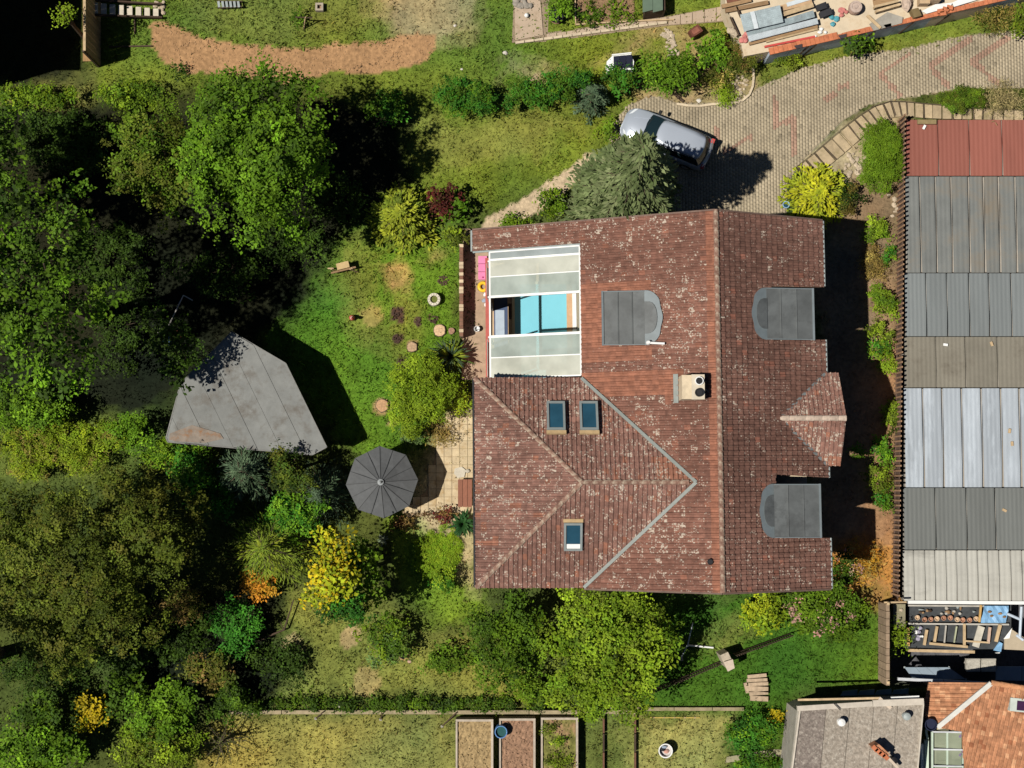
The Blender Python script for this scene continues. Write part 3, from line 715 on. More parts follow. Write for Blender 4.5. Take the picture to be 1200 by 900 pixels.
# ------------------------------------------------------------------ pool and its glazed roof
def build_pool():
    deck = MB().slab([sk(-1.05, 4.4, .05), sk(3.25, 4.4, .05), sk(3.25, 11.0, .05), sk(-1.05, 11.0, .05)], .1)
    deck.build('pool_deck', mat('sandstone_deck', (.50, .36, .23), .8, .15, 3), kind='structure')
    px0, px1, py0, py1 = .18, 2.78, 5.2, 9.9
    t = thing('swimming_pool', 'turquoise swimming pool showing through the open bay of its glazed roof', 'pool', sk(1.4, 7.5, .05))
    q = lambda x, y: sk(x, y, 0)
    MB().prism([q(px0, py0), q(px1, py0), q(px1, py1), q(px0, py1)], .052, .10).build('water', mat('pool_water', (.21, .57, .70), .06, .06, .6, spec=.5), t)
    for a in ((px0 - .14, py0 - .14, px1 + .14, py0), (px0 - .14, py1, px1 + .14, py1 + .14), (px0 - .14, py0, px0, py1)):
        MB().prism([q(a[0], a[1]), q(a[2], a[1]), q(a[2], a[3]), q(a[0], a[3])], .052, .15).build('coping', mat('pool_coping', (.66, .60, .45), .8, .1, 3), t)
    MB().prism([q(px1, py0), q(px1 + .28, py0), q(px1 + .28, py1), q(px1, py1)], .052, .14).build('coping', mat('pool_coping_sand', (.55, .36, .22), .8, .12, 3), t)
    MB().prism([q(px1 + .284, py0), q(3.27, py0), q(3.27, py1), q(px1 + .284, py1)], .052, .16).build('coping', WHITEP, t)
    m = thing('pool_mat', 'dark blue mat with paler middle on the deck left of the pool', 'mat', sk(-.55, 7.6, .06))
    MB().prism([q(-.86, 6.2), q(-.18, 6.2), q(-.18, 9.4), q(-.86, 9.4)], .054, .075).build('mat_sheet', mat('navy_fabric', (.06, .09, .17), .8, .1, 4), m)
    MB().prism([q(-.80, 7.2), q(-.34, 7.2), q(-.34, 8.6), q(-.80, 8.6)], .077, .10).build('cushion', mat('pale_blue_fabric', (.42, .5, .6), .8, .1, 4), m)
    b = thing('pool_bench', 'brown bench with one pale seat board at the pool edge', 'bench', sk(-.02, 7.6, .06))
    for a, b_, mm in ((6.6, 7.15, DARKWOOD), (7.16, 8.1, PALEWOOD), (8.11, 8.9, DARKWOOD)):
        MB().prism([q(-.14, a), q(.03, a), q(.03, b_), q(-.14, b_)], .25, .33).build('seat_board', mm, b)
    for yy in (6.8, 8.6): MB().box(sk(-.055, yy, .15), (.12, .1, .19)).build('leg', DARKWOOD, b)
    e = thing('glazed_pool_roof', 'glazed lean-to roof of whitish panels with one open bay over a pool', 'pool roof', sk(1.1, 7.8, 0))
    x0, x1 = -1.0, 3.16
    def line(y, y2=None): return W(x0, y), W(x1, y)
    railm = WHITEP
    for y, w in ((10.80, .07), (10.42, .10), (9.62, .05), (8.68, .11), (6.80, .11), (5.80, .06), (4.85, .06)):
        a, b2 = line(y); MB().beam(a + Vector((0, 0, -.02)), b2 + Vector((0, 0, -.02)), w, .1).build('rail', railm, e)
    for x, w in ((x0, .08), (x1, .1)):
        MB().beam(W(x, 4.85) + Vector((0, 0, -.03)), W(x, 10.8) + Vector((0, 0, -.03)), w, .12).build('rail', railm, e)
    pmA = panel_material('milky_panel', (.62, .63, .55), .66); pmB = panel_material('greenish_panel', (.50, .56, .52), .5); pmC = panel_material('silver_panel', (.40, .45, .46), .7, .15)
    for ya, yb, m_, lift in ((10.46, 10.77, pmC, .0), (9.65, 10.38, pmA, .04), (8.74, 9.60, pmB, .01), (5.83, 6.75, pmB, .01), (4.88, 5.78, pmA, .04)):
        MB().slab([W(x0 + .04, ya) + Vector((0, 0, lift)), W(x1 - .04, ya) + Vector((0, 0, lift)), W(x1 - .04, yb) + Vector((0, 0, lift)), W(x0 + .04, yb) + Vector((0, 0, lift))], .02).build('roof_panel', m_, e)
    # red framed west wall of the pool room
    wall = MB()
    red = mat('red_frame', (.48, .11, .09), .6, .15, 3)
    MB().beam(sk(-1.14, 4.8, 2.754), sk(-1.14, 10.8, 2.754), .19, .1).build('wall_plate', red, e)
    for yy in (4.85, 6.8, 8.7, 10.4): MB().beam(sk(-1.06, yy, 2.8), sk(-1.06, yy, 4.3), .07, .07).build('post', WHITEP, e)
    for ya, yb, za in ((4.8, 6.6, 0), (6.604, 8.6, 2.05), (8.604, 10.7, 0)): MB().prism([sk(-1.19, ya, 0), sk(-1.09, ya, 0), sk(-1.09, yb, 0), sk(-1.19, yb, 0)], za, 2.7).build('side_wall', red, e)
    for ya, yb in ((4.95, 6.7), (8.8, 10.3)):
        MB().prism([sk(-1.15, ya, 0), sk(-1.12, ya, 0), sk(-1.12, yb, 0), sk(-1.15, yb, 0)], 2.82, 4.3).build('glass_pane', pmB, e)
    fr = MB().box(sk(-.95, 7.75, 2.0), (.06, 1.9, .12)).build('door_rail', WHITEP, e)
    for yy in (6.9, 8.6): MB().box(sk(-.95, yy, 1.02), (.06, .1, 1.9)).build('door_stile', WHITEP, e)
    # strip of paving beside it
    pv = MB().slab([P(541, 268, .03), P(576, 268, .03), P(576, 445, .03), P(541, 445, .03)], .06).build('side_path', mat('side_paving', (.40, .29, .20), .9, .2, 3), kind='structure')
    t = thing('air_mattress', 'pink air mattress lying on the strip beside the pool roof', 'air mattress', P(565, 315, .04))
    pk = mat('pink_vinyl', (.72, .22, .42), .4, .08, 4)
    for i in range(3):
        y0 = 300 + i * 9.4; MB().slab([P(560.5, y0, .2), P(570.5, y0, .2), P(571, y0 + 8.8, .2), P(560.5, y0 + 8.8, .2)], .16).build('chamber', pk, t)
    MB().lathe(P(566, 325, .2), [(.05, 0), (.04, .03)], 8).build('valve', mat('magenta_plastic', (.3, .03, .12), .5, .1, 3), t)
    t = thing('toy_ring', 'yellow swim ring on the paving below the pink mattress', 'swim ring', P(566, 336, .04))
    vs = []; c = P(566, 336, .14); n1, n2 = 16, 8
    for i in range(n1):
        for j in range(n2):
            a, b2 = 2 * math.pi * i / n1, 2 * math.pi * j / n2; r = .2 + .09 * math.cos(b2); vs.append((c.x + r * math.cos(a), c.y + r * math.sin(a), c.z + .09 * math.sin(b2)))
    MB().add(vs, [(i * n2 + j, ((i + 1) % n1) * n2 + j, ((i + 1) % n1) * n2 + (j + 1) % n2, i * n2 + (j + 1) % n2) for i in range(n1) for j in range(n2)]).build('tube', mat('yellow_vinyl', (.75, .50, .03), .4, .1, 3), t, smooth=True)
    t = thing('folded_towels', 'crumpled white and blue towels below the yellow swim ring', 'towels', P(569, 350, .04))
    for i, (x, y, mm) in enumerate(((570, 345, WHITEP), (568.5, 352, mat('grey_blue_cloth', (.3, .36, .45), .9, .2, 5)), (571, 357, WHITEP))):
        MB().rock(P(x, y, .1), (.17, .13, .14)).build('towel', mm, t)
    t = thing('white_bucket', 'small white bucket at the end of the strip beside the pool room', 'bucket', P(559, 386, .04))
    MB().lathe(P(559, 386, .04), [(.12, 0), (.15, .28), (.13, .28), (.11, .08)], 12).build('pail', WHITEP, t); MB().tube([P(556, 386, .34), P(559, 386, .44), P(562, 386, .34)], .012, 5).build('handle', GREYMETAL, t)
build_pool()

# ------------------------------------------------------------------ plants
GREEN = [(.055, .105, .012), (.085, .15, .016), (.04, .08, .012)]
BRIGHT = [(.10, .20, .018), (.135, .24, .022), (.06, .13, .015)]
OLIVE = [(.07, .095, .018), (.098, .122, .024), (.048, .066, .014), (.085, .085, .022)]
YGREEN = [(.21, .25, .02), (.27, .30, .025), (.13, .18, .018)]
LIME = [(.15, .22, .02), (.19, .26, .028), (.10, .16, .016)]
BLUEG = [(.06, .10, .055), (.085, .13, .07), (.045, .075, .035)]
SPRUCE = [(.125, .16, .065), (.165, .195, .09), (.08, .11, .04)]
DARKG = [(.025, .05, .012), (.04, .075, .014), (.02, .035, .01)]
EMER = [(.03, .12, .02), (.05, .165, .025), (.02, .075, .014)]
YELLOW = [(.38, .27, .02), (.45, .34, .02), (.28, .22, .02)]
ORANGE = [(.34, .14, .025), (.38, .2, .03), (.22, .12, .03)]
BROWN = [(.16, .10, .055), (.22, .14, .08), (.10, .075, .03)]
PURPLE = [(.055, .012, .02), (.085, .016, .024), (.035, .018, .014)]
LILAC = [(.36, .20, .30), (.42, .26, .34), (.28, .14, .2)]
STRAW = [(.36, .27, .13), (.28, .2, .09), (.2, .15, .07)]

def pal(p, n):
    p = np.array(p); i = rng.integers(0, len(p), n); j = rng.integers(0, len(p), n); t = rng.random((n, 1))
    return p[i] * (1 - t) + p[j] * t
def quads_from(Pc, T, N, L, Wd):
    """leaf lozenges: centre, long axis, face normal"""
    B = np.cross(N, T); B /= np.linalg.norm(B, axis=1, keepdims=True) + 1e-9
    L = np.asarray(L).reshape(-1, 1); Wd = np.asarray(Wd).reshape(-1, 1)
    V = np.stack([Pc - T * L * .5, Pc - B * Wd * .5 + T * L * .08, Pc + T * L * .5, Pc + B * Wd * .5 + T * L * .08], 1)
    return V.reshape(-1, 3)
def unit(v): return v / (np.linalg.norm(v, axis=1, keepdims=True) + 1e-9)

def crown(lobes, density, leaf, palette, per=6, aspect=.62, flat=.8, cvar=.3, spread=1.5, shell=.45, cover=1.5):
    """leaf sprays gathered in clumps on and inside a set of lobes (cx,cy,cz,rx,ry,rz); returns verts, colours"""
    L = np.array(lobes, float); area = L[:, 3] * L[:, 4] + .5 * L[:, 3] * L[:, 5]
    leaf = leaf * .9
    n = max(20, int(cover * 3.14 * area.sum() / (per * .5 * aspect * leaf * leaf)))
    ncl = max(10, n // 7); kc = rng.choice(len(L), ncl, p=area / area.sum())
    dc = rng.normal(size=(ncl, 3)); dc[:, 2] = np.abs(dc[:, 2]) * np.where(rng.random(ncl) < .18, -.4, 1); dc = unit(dc)
    rc = 1 - shell * rng.random(ncl) ** 1.8
    cp = L[kc, :3] + dc * L[kc, 3:6] * (rc * rng.uniform(.88, 1.12, ncl))[:, None]
    tc = pal(palette, ncl) * rng.uniform(1 - cvar, 1 + cvar, (ncl, 1)); tc *= rng.uniform(.8, 1.2, len(L))[kc][:, None]
    k = rng.integers(0, ncl, n); cr = leaf * 1.25
    c = cp[k] + rng.normal(0, cr, (n, 3)) * np.array([1, 1, .55]); d = dc[k]; tw = tc[k] * rng.uniform(.88, 1.12, (n, 1))
    m = n * per
    cc = np.repeat(c, per, 0) + rng.normal(0, leaf * spread * .45, (m, 3)) * np.array([1, 1, .5])
    nn = unit(np.repeat(d, per, 0) * .5 + np.array([0, 0, flat]) + rng.normal(0, .42, (m, 3)))
    t = unit(np.cross(nn, rng.normal(size=(m, 3))))
    s = leaf * rng.uniform(.6, 1.25, m) * np.repeat(rng.uniform(.7, 1.3, ncl)[k], per)
    V = quads_from(cc, t, nn, s, s * aspect)
    C = np.minimum(np.repeat(tw, per, 0) * rng.uniform(.82, 1.18, (m, 1)) * FOL, .8)
    return V, np.repeat(C, 4, 0)
FOL = np.array([1.45, 1.5, .85])

def lobes_for(c, rx, ry, hz, nl, frac=(.34, .55), seed=0):
    """uneven heap of lobes filling an ellipse rx,ry and half height hz about c"""
    rg = np.random.default_rng(seed); out = [(c[0], c[1], c[2] - hz * .12, rx * .6, ry * .6, hz * .72)]
    for i in range(nl):
        a = i * 2.4 + rg.uniform(-.4, .4); q = math.sqrt((i + .6) / nl) * rg.uniform(.72, 1.0); f = rg.uniform(*frac)
        q = min(q, 1.04 - f * .8)
        out.append((c[0] + rx * q * math.cos(a), c[1] + ry * q * math.sin(a), c[2] + hz * (.72 * (1 - q * q) + rg.uniform(-.38, .22)), rx * f, ry * f, min(hz * .55, (rx + ry) / 2 * f)))
    return out

def trunk(t, base, top, r, lobes, limbs=5):
    mb = MB(); b = Vector(base); e = Vector(top); mid = b.lerp(e, .5) + Vector((random.uniform(-.1, .1), random.uniform(-.1, .1), 0))
    mb.tube([b - Vector((0, 0, .15)), b + Vector((0, 0, .25)), mid, e], [r * 1.5, r, r * .75, r * .35], 7)
    for l in lobes[1:limbs + 1]:
        q = Vector(l[:3]); s = b.lerp(e, random.uniform(.35, .7)); m = s.lerp(q, .55) + Vector((0, 0, .12 * (q - s).length))
        mb.tube([s, m, q], [r * .5, r * .3, r * .1], 5)
    return mb.build('trunk', BARK, t)

def plant(name, label, cat, px, py, r, h, palette, leaf=.16, density=9, nl=9, ry=None, zc=None, hz=None, group=None, per=6, aspect=.62, flat=.8, seed=None, tk=True, cvar=.3, limbs=5, shell=.45, frac=(.26, .42), extra=None, rot=0, cover=1.5):
    """a broad-leaved tree or shrub: r, ry in plan pixels, h its top in metres"""
    zc = h * .62 if zc is None else zc; hz = h - zc if hz is None else hz
    c = P(px, py, zc); sc = (H - zc) / F; rx = r * sc; ryy = (ry or r) * sc
    seed = abs(int(px * 7 + py * 3)) if seed is None else seed
    lob = lobes_for((0, 0, 0), rx, ryy, hz, nl, frac, seed)
    ca, sa = math.cos(rot), math.sin(rot)
    lob = [(c.x + l[0] * ca - l[1] * sa, c.y + l[0] * sa + l[1] * ca, c.z + l[2], max(l[3] * abs(ca), l[4] * abs(sa)), max(l[3] * abs(sa), l[4] * abs(ca)), l[5]) for l in lob]
    t = thing(name, label, cat, (c.x, c.y, 0), group)
    V, C = crown(lob, density, leaf, palette, per, aspect, flat, cvar, shell=shell, cover=cover)
    if extra:
        for (p2, dens, lf) in extra:
            V2, C2 = crown(lob, dens, lf, p2, 5, .8, .6, .2, shell=.12, cover=dens * .12); V = np.concatenate([V, V2]); C = np.concatenate([C, C2])
    V = V - np.array([c.x, c.y, 0]); V[:, 2] = np.maximum(V[:, 2], .02)
    fast_mesh('crown', V, quads=np.arange(len(V)).reshape(-1, 4), cols=C, m=LEAF, parent=t)
    if tk: trunk(t, (c.x + random.uniform(-.15, .15), c.y, 0), (c.x, c.y, c.z + hz * .3), max(.035, h * .022), lob, limbs)
    return t

def conifer(name, label, cat, px, py, r, h, palette, z0=.4, whorls=9, arms=9, leaf=.2, asp=.3, droop=.25, group=None, per=9, ry=1.0, sub=True, lean=(0, 0)):
    """tiers of sprays round a straight stem"""
    zc = h * .35; c = P(px, py, zc); R = r * (H - zc) / F
    t = thing(name, label, cat, (c.x, c.y, 0), group)
    Pc = []; T = []; Nn = []; S = []; Cc = []
    br = MB(); br.tube([(c.x, c.y, -.1), (c.x, c.y, h * .5), (c.x + lean[0], c.y + lean[1], h * .97)], [h * .022, h * .014, .01], 6)
    for w in range(whorls):
        f = w / (whorls - 1); zr = z0 + (h - z0) * f; rad = R * (1 - f * .95) ** .6; na = max(4, int(arms * (1 - f * .55)))
        for a in range(na):
            ang = 2 * math.pi * (a + rng.random() * .6) / na + w * 1.1; L = rad * rng.uniform(.78, 1.12)
            d = np.array([math.cos(ang), math.sin(ang) * ry, 0]); o = np.array([c.x + lean[0] * f, c.y + lean[1] * f, zr])
            e = o + d * L + np.array([0, 0, -droop * L])
            if L > .5: br.tube([tuple(o), tuple((o + e) / 2 + np.array([0, 0, .05 * L])), tuple(e)], [.03, .02, .008], 4)
            ns = max(2, int(L / (leaf * .75))); side = np.array([-d[1], d[0], 0])
            base = pal(palette, 1)[0] * rng.uniform(.75, 1.25) * 1.3
            for s in range(ns):
                q = (s + .7) / ns; p0 = o + (e - o) * q + np.array([0, 0, .08 * L * math.sin(math.pi * q)]); wdt = L * .36 * (1.05 - q * .75) * (.4 + q) if sub else .06
                for j in range(per):
                    sg = rng.uniform(-1, 1); p1 = p0 + side * sg * wdt + rng.normal(0, leaf * .22, 3)
                    tt = d * .8 + side * np.sign(sg) * .7 * abs(sg) ** .5 + np.array([0, 0, rng.uniform(-.3, .35)])
                    Pc.append(p1); T.append(tt); Nn.append(np.array([rng.normal(0, .35), rng.normal(0, .35), 1])); S.append(leaf * rng.uniform(.7, 1.4)); Cc.append(base * rng.uniform(.75, 1.25))
    Pc = np.array(Pc); T = unit(np.array(T)); Nn = unit(np.array(Nn)); Nn = unit(Nn - T * (Nn * T).sum(1, keepdims=True)); S = np.array(S)
    V = quads_from(Pc, T, Nn, S, S * asp) - np.array([c.x, c.y, 0]); V[:, 2] = np.maximum(V[:, 2], .02)
    fast_mesh('crown', V, quads=np.arange(len(V)).reshape(-1, 4), cols=np.repeat(np.array(Cc), 4, 0), m=LEAF, parent=t)
    br.build('trunk', BARK, t)
    return t

def sword_plant(name, label, cat, px, py, r, palette, n=46, wid=.09, h=.7, z=0.0, group=None):
    """rosette of long pointed leaves; each leaf is folded along its middle"""
    c = P(px, py, z + h * .4); R = r * (H - h * .4) / F; t = thing(name, label, cat, (c.x, c.y, z), group)
    V = []; Fq = []; Cc = []
    for i in range(n):
        a = i * 2.399 + rng.normal(0, .12); q = .45 + .55 * ((i * 37) % n) / n; L = R * q * rng.uniform(.85, 1.1); el = h * (1.15 - q * .75)
        d = np.array([math.cos(a), math.sin(a), 0]); s = np.array([-d[1], d[0], 0]); k = pal(palette, 1)[0] * rng.uniform(.75, 1.25)
        p = [np.array([0, 0, .05]) + d * L * f + np.array([0, 0, el * math.sin(f * 2.3)]) for f in (.03, .4, .75, 1.0)]; w = [wid * .7, wid, wid * .6, .004]
        o = len(V)
        for x, ww in zip(p, w): V += [x - s * ww + [0, 0, .02], x, x + s * ww + [0, 0, .02]]; Cc += [k] * 3
        for b in range(3):
            for m_ in range(2): Fq.append((o + b * 3 + m_, o + b * 3 + m_ + 1, o + b * 3 + 4 + m_, o + b * 3 + 3 + m_))
    fast_mesh('leaves', V, quads=Fq, cols=np.array(Cc), m=LEAF, parent=t)
    MB().lathe((c.x, c.y, z), [(.1, 0), (.07, .12), (.03, .2)], 8).build('stem', BARK, t)
    return t

def build_plants():
    T = 'trees of the dark wood at the left'
    # the wood
    plant('broadleaf_tree', 'broad bright green tree crown north of the grey shed, widest of the wood', 'tree', 308, 180, 94, 9.5, GREEN + BRIGHT[:1], .19, 10, 24, ry=106, group=T, limbs=8, cover=1.1, frac=(.22, .34))
    plant('broadleaf_tree', 'olive-tinged tree crown just left of the widest green crown', 'tree', 190, 190, 66, 8.0, OLIVE + GREEN, .16, 11, 16, ry=74, group=T, cover=1.1, frac=(.22, .36))
    plant('broadleaf_tree', 'tall dark tree with scattered bright leaf clumps on the left picture edge', 'tree', 38, 345, 108, 15, GREEN + DARKG + BRIGHT[:1], .24, 6, 26, ry=128, zc=10, group=T, shell=.6, limbs=9, cover=.75, frac=(.2, .34))
    plant('broadleaf_tree', 'leafy tree half cut off by the left edge under the bushy verge', 'tree', -30, 190, 78, 13, GREEN + DARKG, .2, 8, 12, zc=8.5, group=T, cover=1.0)
    plant('broadleaf_tree', 'slim dark tree overhanging the upper left edge of the grey shed roof', 'tree', 208, 416, 34, 6.0, GREEN[2:] + DARKG, .2, 6, 10, ry=36, group=T, zc=4.8, cover=.9)
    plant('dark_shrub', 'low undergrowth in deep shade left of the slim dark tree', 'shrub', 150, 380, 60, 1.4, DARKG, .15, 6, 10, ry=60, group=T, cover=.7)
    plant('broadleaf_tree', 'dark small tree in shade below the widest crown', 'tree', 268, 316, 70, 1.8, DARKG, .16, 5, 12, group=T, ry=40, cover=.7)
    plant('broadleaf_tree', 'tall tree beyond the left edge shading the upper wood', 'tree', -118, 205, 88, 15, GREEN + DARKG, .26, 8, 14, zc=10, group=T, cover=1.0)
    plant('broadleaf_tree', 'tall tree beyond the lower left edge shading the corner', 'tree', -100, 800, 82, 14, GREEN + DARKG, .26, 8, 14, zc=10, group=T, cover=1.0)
    plant('dark_shrub', 'added dark undergrowth blackening the shade above the tall left edge tree', 'shrub', 82, 178, 60, 1.6, DARKG, .15, 6, 12, ry=36, group=T, cover=1.2)  # dark leaves added to deepen the black shade here
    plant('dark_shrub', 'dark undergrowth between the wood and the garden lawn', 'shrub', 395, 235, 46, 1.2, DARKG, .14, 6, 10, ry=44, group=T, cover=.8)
    for x, y, r, ry, lb in ((122, 300, 62, 48, 'added undergrowth blackening the shade right of the tall left edge tree'), (345, 288, 44, 30, 'added undergrowth blackening the shaded upper left rim of the garden lawn'), (60, 155, 60, 26, 'added undergrowth blackening the shade below the bushy verge at the upper left'), (205, 745, 58, 36, 'added undergrowth blackening the shade right of the huge olive tree'), (330, 775, 44, 26, 'added undergrowth blackening the shade left of the dry meadow above the hedge'), (60, 785, 66, 34, 'added undergrowth blackening the shade below the huge olive tree on the left')):
        plant('dark_shrub', lb, 'shrub', x, y, r, .9, DARKG, .14, 6, 11, ry=ry, group=T, cover=.9)  # undergrowth added to turn sky-lit ground in the shade near black
    plant('olive_tree', 'huge fine-leaved olive green tree at the left below the meadow patch', 'tree', 88, 668, 128, 10, OLIVE, .14, 15, 30, ry=116, zc=6, group=T, cvar=.38, limbs=9, cover=1.0, frac=(.2, .32))
    plant('olive_tree', 'dark olive tree crown between the huge fine-leaved tree and the feathery conifer', 'tree', 175, 615, 62, 8.0, [(.07, .08, .018), (.05, .06, .014), (.09, .09, .02)], .13, 13, 14, ry=78, group=T, cover=.9)
    plant('thicket', 'yellowish scrub thicket along the left edge above the huge olive tree', 'shrub', 64, 520, 92, 1.6, YGREEN[2:] + LIME + YGREEN[:1] + STRAW[2:], .1, 13, 22, ry=42, group=T, cover=1.6, frac=(.16, .28))
    plant('thicket', 'light green leafy scrub left of the grey shed corner', 'shrub', 30, 478, 58, 2.8, BRIGHT + GREEN, .16, 10, 9, ry=24, group=T)
    plant('leafy_shrub', 'bright green shrub touching the lower left corner of the shed', 'shrub', 158, 506, 28, 2.2, BRIGHT, .15, 12, 8, ry=22)
    plant('leafy_shrub', 'emerald shrub under the bottom edge of the shed', 'shrub', 222, 546, 30, 2.4, EMER + BRIGHT, .14, 12, 9, ry=30)
    plant('leafy_shrub', 'bright lime shrub tucked below the rusty roof corner of the shed', 'shrub', 190, 533, 24, 2.0, BRIGHT + LIME, .13, 12, 8, ry=16)
    plant('leafy_shrub', 'dark green bush between emerald shrub and bluish conifer', 'shrub', 250, 580, 28, 2.2, EMER + DARKG, .14, 10, 8, ry=30)
    conifer('blue_conifer', 'bluish conifer with long sprays at the lower right shed edge', 'conifer', 292, 552, 44, 5.0, BLUEG, leaf=.3, asp=.16, arms=11, whorls=7)
    plant('leafy_shrub', 'dark olive shrub right of the bluish conifer under the shed roof', 'shrub', 338, 548, 30, 4.4, OLIVE + DARKG, .13, 12, 8)
    conifer('blue_conifer', 'blue-grey conifer just left of the parasol', 'conifer', 378, 580, 40, 3.8, BLUEG, leaf=.24, asp=.18, arms=10, whorls=7)
    plant('leafy_shrub', 'rich green shrub between the blue-grey conifer and the yellow shrub', 'shrub', 345, 600, 36, 4.0, EMER + BRIGHT, .13, 13, 9, ry=30)
    conifer('feathery_tree', 'feathery yellow-green tree with radiating branches left of the yellow shrub', 'tree', 318, 640, 58, 4.6, LIME + YGREEN[:1], leaf=.27, asp=.13, arms=15, whorls=7, droop=.06, per=7)
    plant('orange_shrub', 'orange flowering shrub at the foot of the feathery tree', 'shrub', 302, 684, 24, 1.4, ORANGE, .14, 14, 7, ry=16)
    plant('yellow_shrub', 'golden yellow large-leaved shrub between feathery tree and parasol', 'shrub', 388, 664, 29, 6.0, YELLOW + LIME[:1] + YGREEN[:1], .25, 5, 13, ry=44, per=5, aspect=.6, shell=.4, zc=4.4, cover=1.1)
    plant('bigleaf_shrub', 'shrub with big round green leaves right of the golden shrub', 'shrub', 424, 672, 28, 4.0, LIME[2:] + GREEN, .26, 5, 10, ry=42, per=5, aspect=.8, zc=2.9, cover=1.2)
    plant('leafy_shrub', 'low emerald shrub under the golden shrub', 'shrub', 410, 712, 34, 6.0, EMER + DARKG, .15, 10, 7, ry=20)
    plant('leafy_shrub', 'emerald shrub by the thin leaning pole left of the dry meadow', 'shrub', 278, 735, 30, 2.0, EMER, .14, 11, 8, ry=36)
    plant('bare_shrub', 'half bare brown shrub below the dark olive crown', 'shrub', 212, 706, 30, 2.0, BROWN + OLIVE, .16, 6, 8, ry=20, aspect=.3)
    plant('bare_shrub', 'brownish red shrub above the bright bush at the lower left', 'shrub', 252, 785, 32, 2.2, BROWN + OLIVE, .16, 8, 8, ry=22)
    plant('leafy_shrub', 'dark green shrub under the left end of the boundary hedge', 'shrub', 270, 822, 30, 1.6, GREEN + DARKG, .14, 9, 8, ry=24)
    plant('bright_bush', 'bright leafy bush at the lower left below the brownish shrub', 'shrub', 196, 835, 40, 3.0, BRIGHT + GREEN, .17, 10, 10, ry=36, group=T)
    plant('bright_bush', 'yellow-green bush on the bottom edge left of the straw lawn', 'shrub', 185, 880, 52, 2.6, LIME + OLIVE, .14, 12, 11, ry=32, group=T)
    plant('yellow_shrub', 'yellow flowering shrub low in the shade near the lower left corner', 'shrub', 108, 838, 26, 2.2, YELLOW + LIME[:1], .19, 9, 8, ry=18, rot=-.4)
    plant('bright_bush', 'green bush in the lower left corner of the view', 'shrub', 48, 878, 52, 3.5, BRIGHT + GREEN, .18, 9, 11, ry=32, group=T)
    plant('dark_shrub', 'dark bush above the green bush of the lower left corner', 'shrub', 60, 835, 42, 2.6, DARKG + GREEN, .18, 6, 8, ry=22, group=T)
    plant('dark_shrub', 'sparse shaded shrub below the huge olive tree', 'shrub', 150, 800, 36, 2.0, GREEN + DARKG, .22, 4, 8, group=T)
    conifer('bare_sapling', 'leafless dark sapling spreading over the left end of the straw lawn', 'sapling', 262, 868, 34, 2.6, OLIVE, leaf=.1, asp=.4, arms=8, whorls=4, droop=-.05, per=1, sub=False)
    plant('verge_bush', 'bushy verge at the end of the timber wall, lit on the left', 'shrub', 40, 116, 52, 1.2, GREEN + LIME, .13, 10, 10, ry=15, rot=.1)
    plant('verge_bush', 'low green scrub in front of the widest crown beside the sandy strip', 'shrub', 150, 112, 40, 1.2, LIME + GREEN, .13, 10, 9, ry=20)
    plant('dark_shrub', 'small sprig of pale leaves in the black shade of the upper left corner', 'shrub', 78, 20, 10, 5.6, LIME, .16, 8, 4)
    # top hedge, left to right
    plant('hedge_shrub', 'emerald shrub at the left end of the upper hedge in shade', 'shrub', 455, 128, 30, 1.5, EMER + GREEN, .15, 11, 8, ry=20)
    plant('hedge_shrub', 'dense dark green hedge shrub with an orange fleck, left in the upper hedge', 'shrub', 548, 115, 40, 1.8, EMER + GREEN, .11, 18, 11, ry=22)
    plant('hedge_shrub', 'dark green hedge shrub second from left in the continuous upper hedge', 'shrub', 618, 112, 34, 1.8, EMER + GREEN, .12, 16, 9, ry=19, rot=.15)
    plant('hedge_shrub', 'dark green hedge shrub below the pale gravel patch', 'shrub', 662, 98, 32, 2.0, EMER + GREEN, .12, 16, 9, ry=22, rot=.3)
    conifer('small_blue_conifer', 'little blue-grey conifer at the front of the upper hedge near the car', 'conifer', 694, 116, 24, 2.6, BLUEG, leaf=.16, asp=.3, arms=9, whorls=7)
    plant('hedge_shrub', 'green hedge shrub directly under the white box with dark lid', 'shrub', 728, 94, 26, 1.8, GREEN + EMER, .15, 12, 8, ry=18)
    plant('hedge_shrub', 'big bright hedge shrub at the right end of the upper hedge above the car', 'shrub', 786, 86, 34, 2.4, BRIGHT + GREEN, .2, 10, 10, ry=26, aspect=.4)
    plant('light_shrub', 'light green leafy shrub beside the rusty brazier', 'shrub', 836, 56, 24, 1.8, BRIGHT, .16, 11, 8, ry=20)
    plant('olive_shrub', 'brownish olive shrub left of the brick parapet end', 'shrub', 868, 68, 24, 1.6, OLIVE + BROWN[:1], .13, 12, 8, ry=20, aspect=.35)
    plant('olive_shrub', 'low brownish scrub on the driveway verge', 'shrub', 842, 92, 22, .9, OLIVE + STRAW[:1], .12, 10, 7, ry=14)
    plant('yellowish_shrub', 'tuft of yellow-green grass plants by the curved driveway kerb', 'shrub', 850, 108, 14, .6, LIME, .14, 10, 6, ry=14, aspect=.3)
    plant('small_tree', 'small tree leaning out from the blue-grey wall over the driveway', 'tree', 1004, 56, 18, 2.0, GREEN + DARKG, .2, 6, 7, ry=16)
    plant('small_tree', 'little green shrub at the foot of the blue-grey wall, left', 'shrub', 928, 70, 20, .8, LIME + OLIVE, .13, 9, 7, ry=10)
    plant('dry_shrub', 'dry spiky shrub at the right end of the blue-grey wall', 'shrub', 1168, 22, 22, 1.0, STRAW + OLIVE, .22, 6, 7, ry=16, aspect=.2)
    plant('yellowish_shrub', 'yellow-green bush in the upper right corner by the driveway', 'shrub', 1196, 24, 14, 1.2, LIME + OLIVE, .14, 11, 6, ry=20)
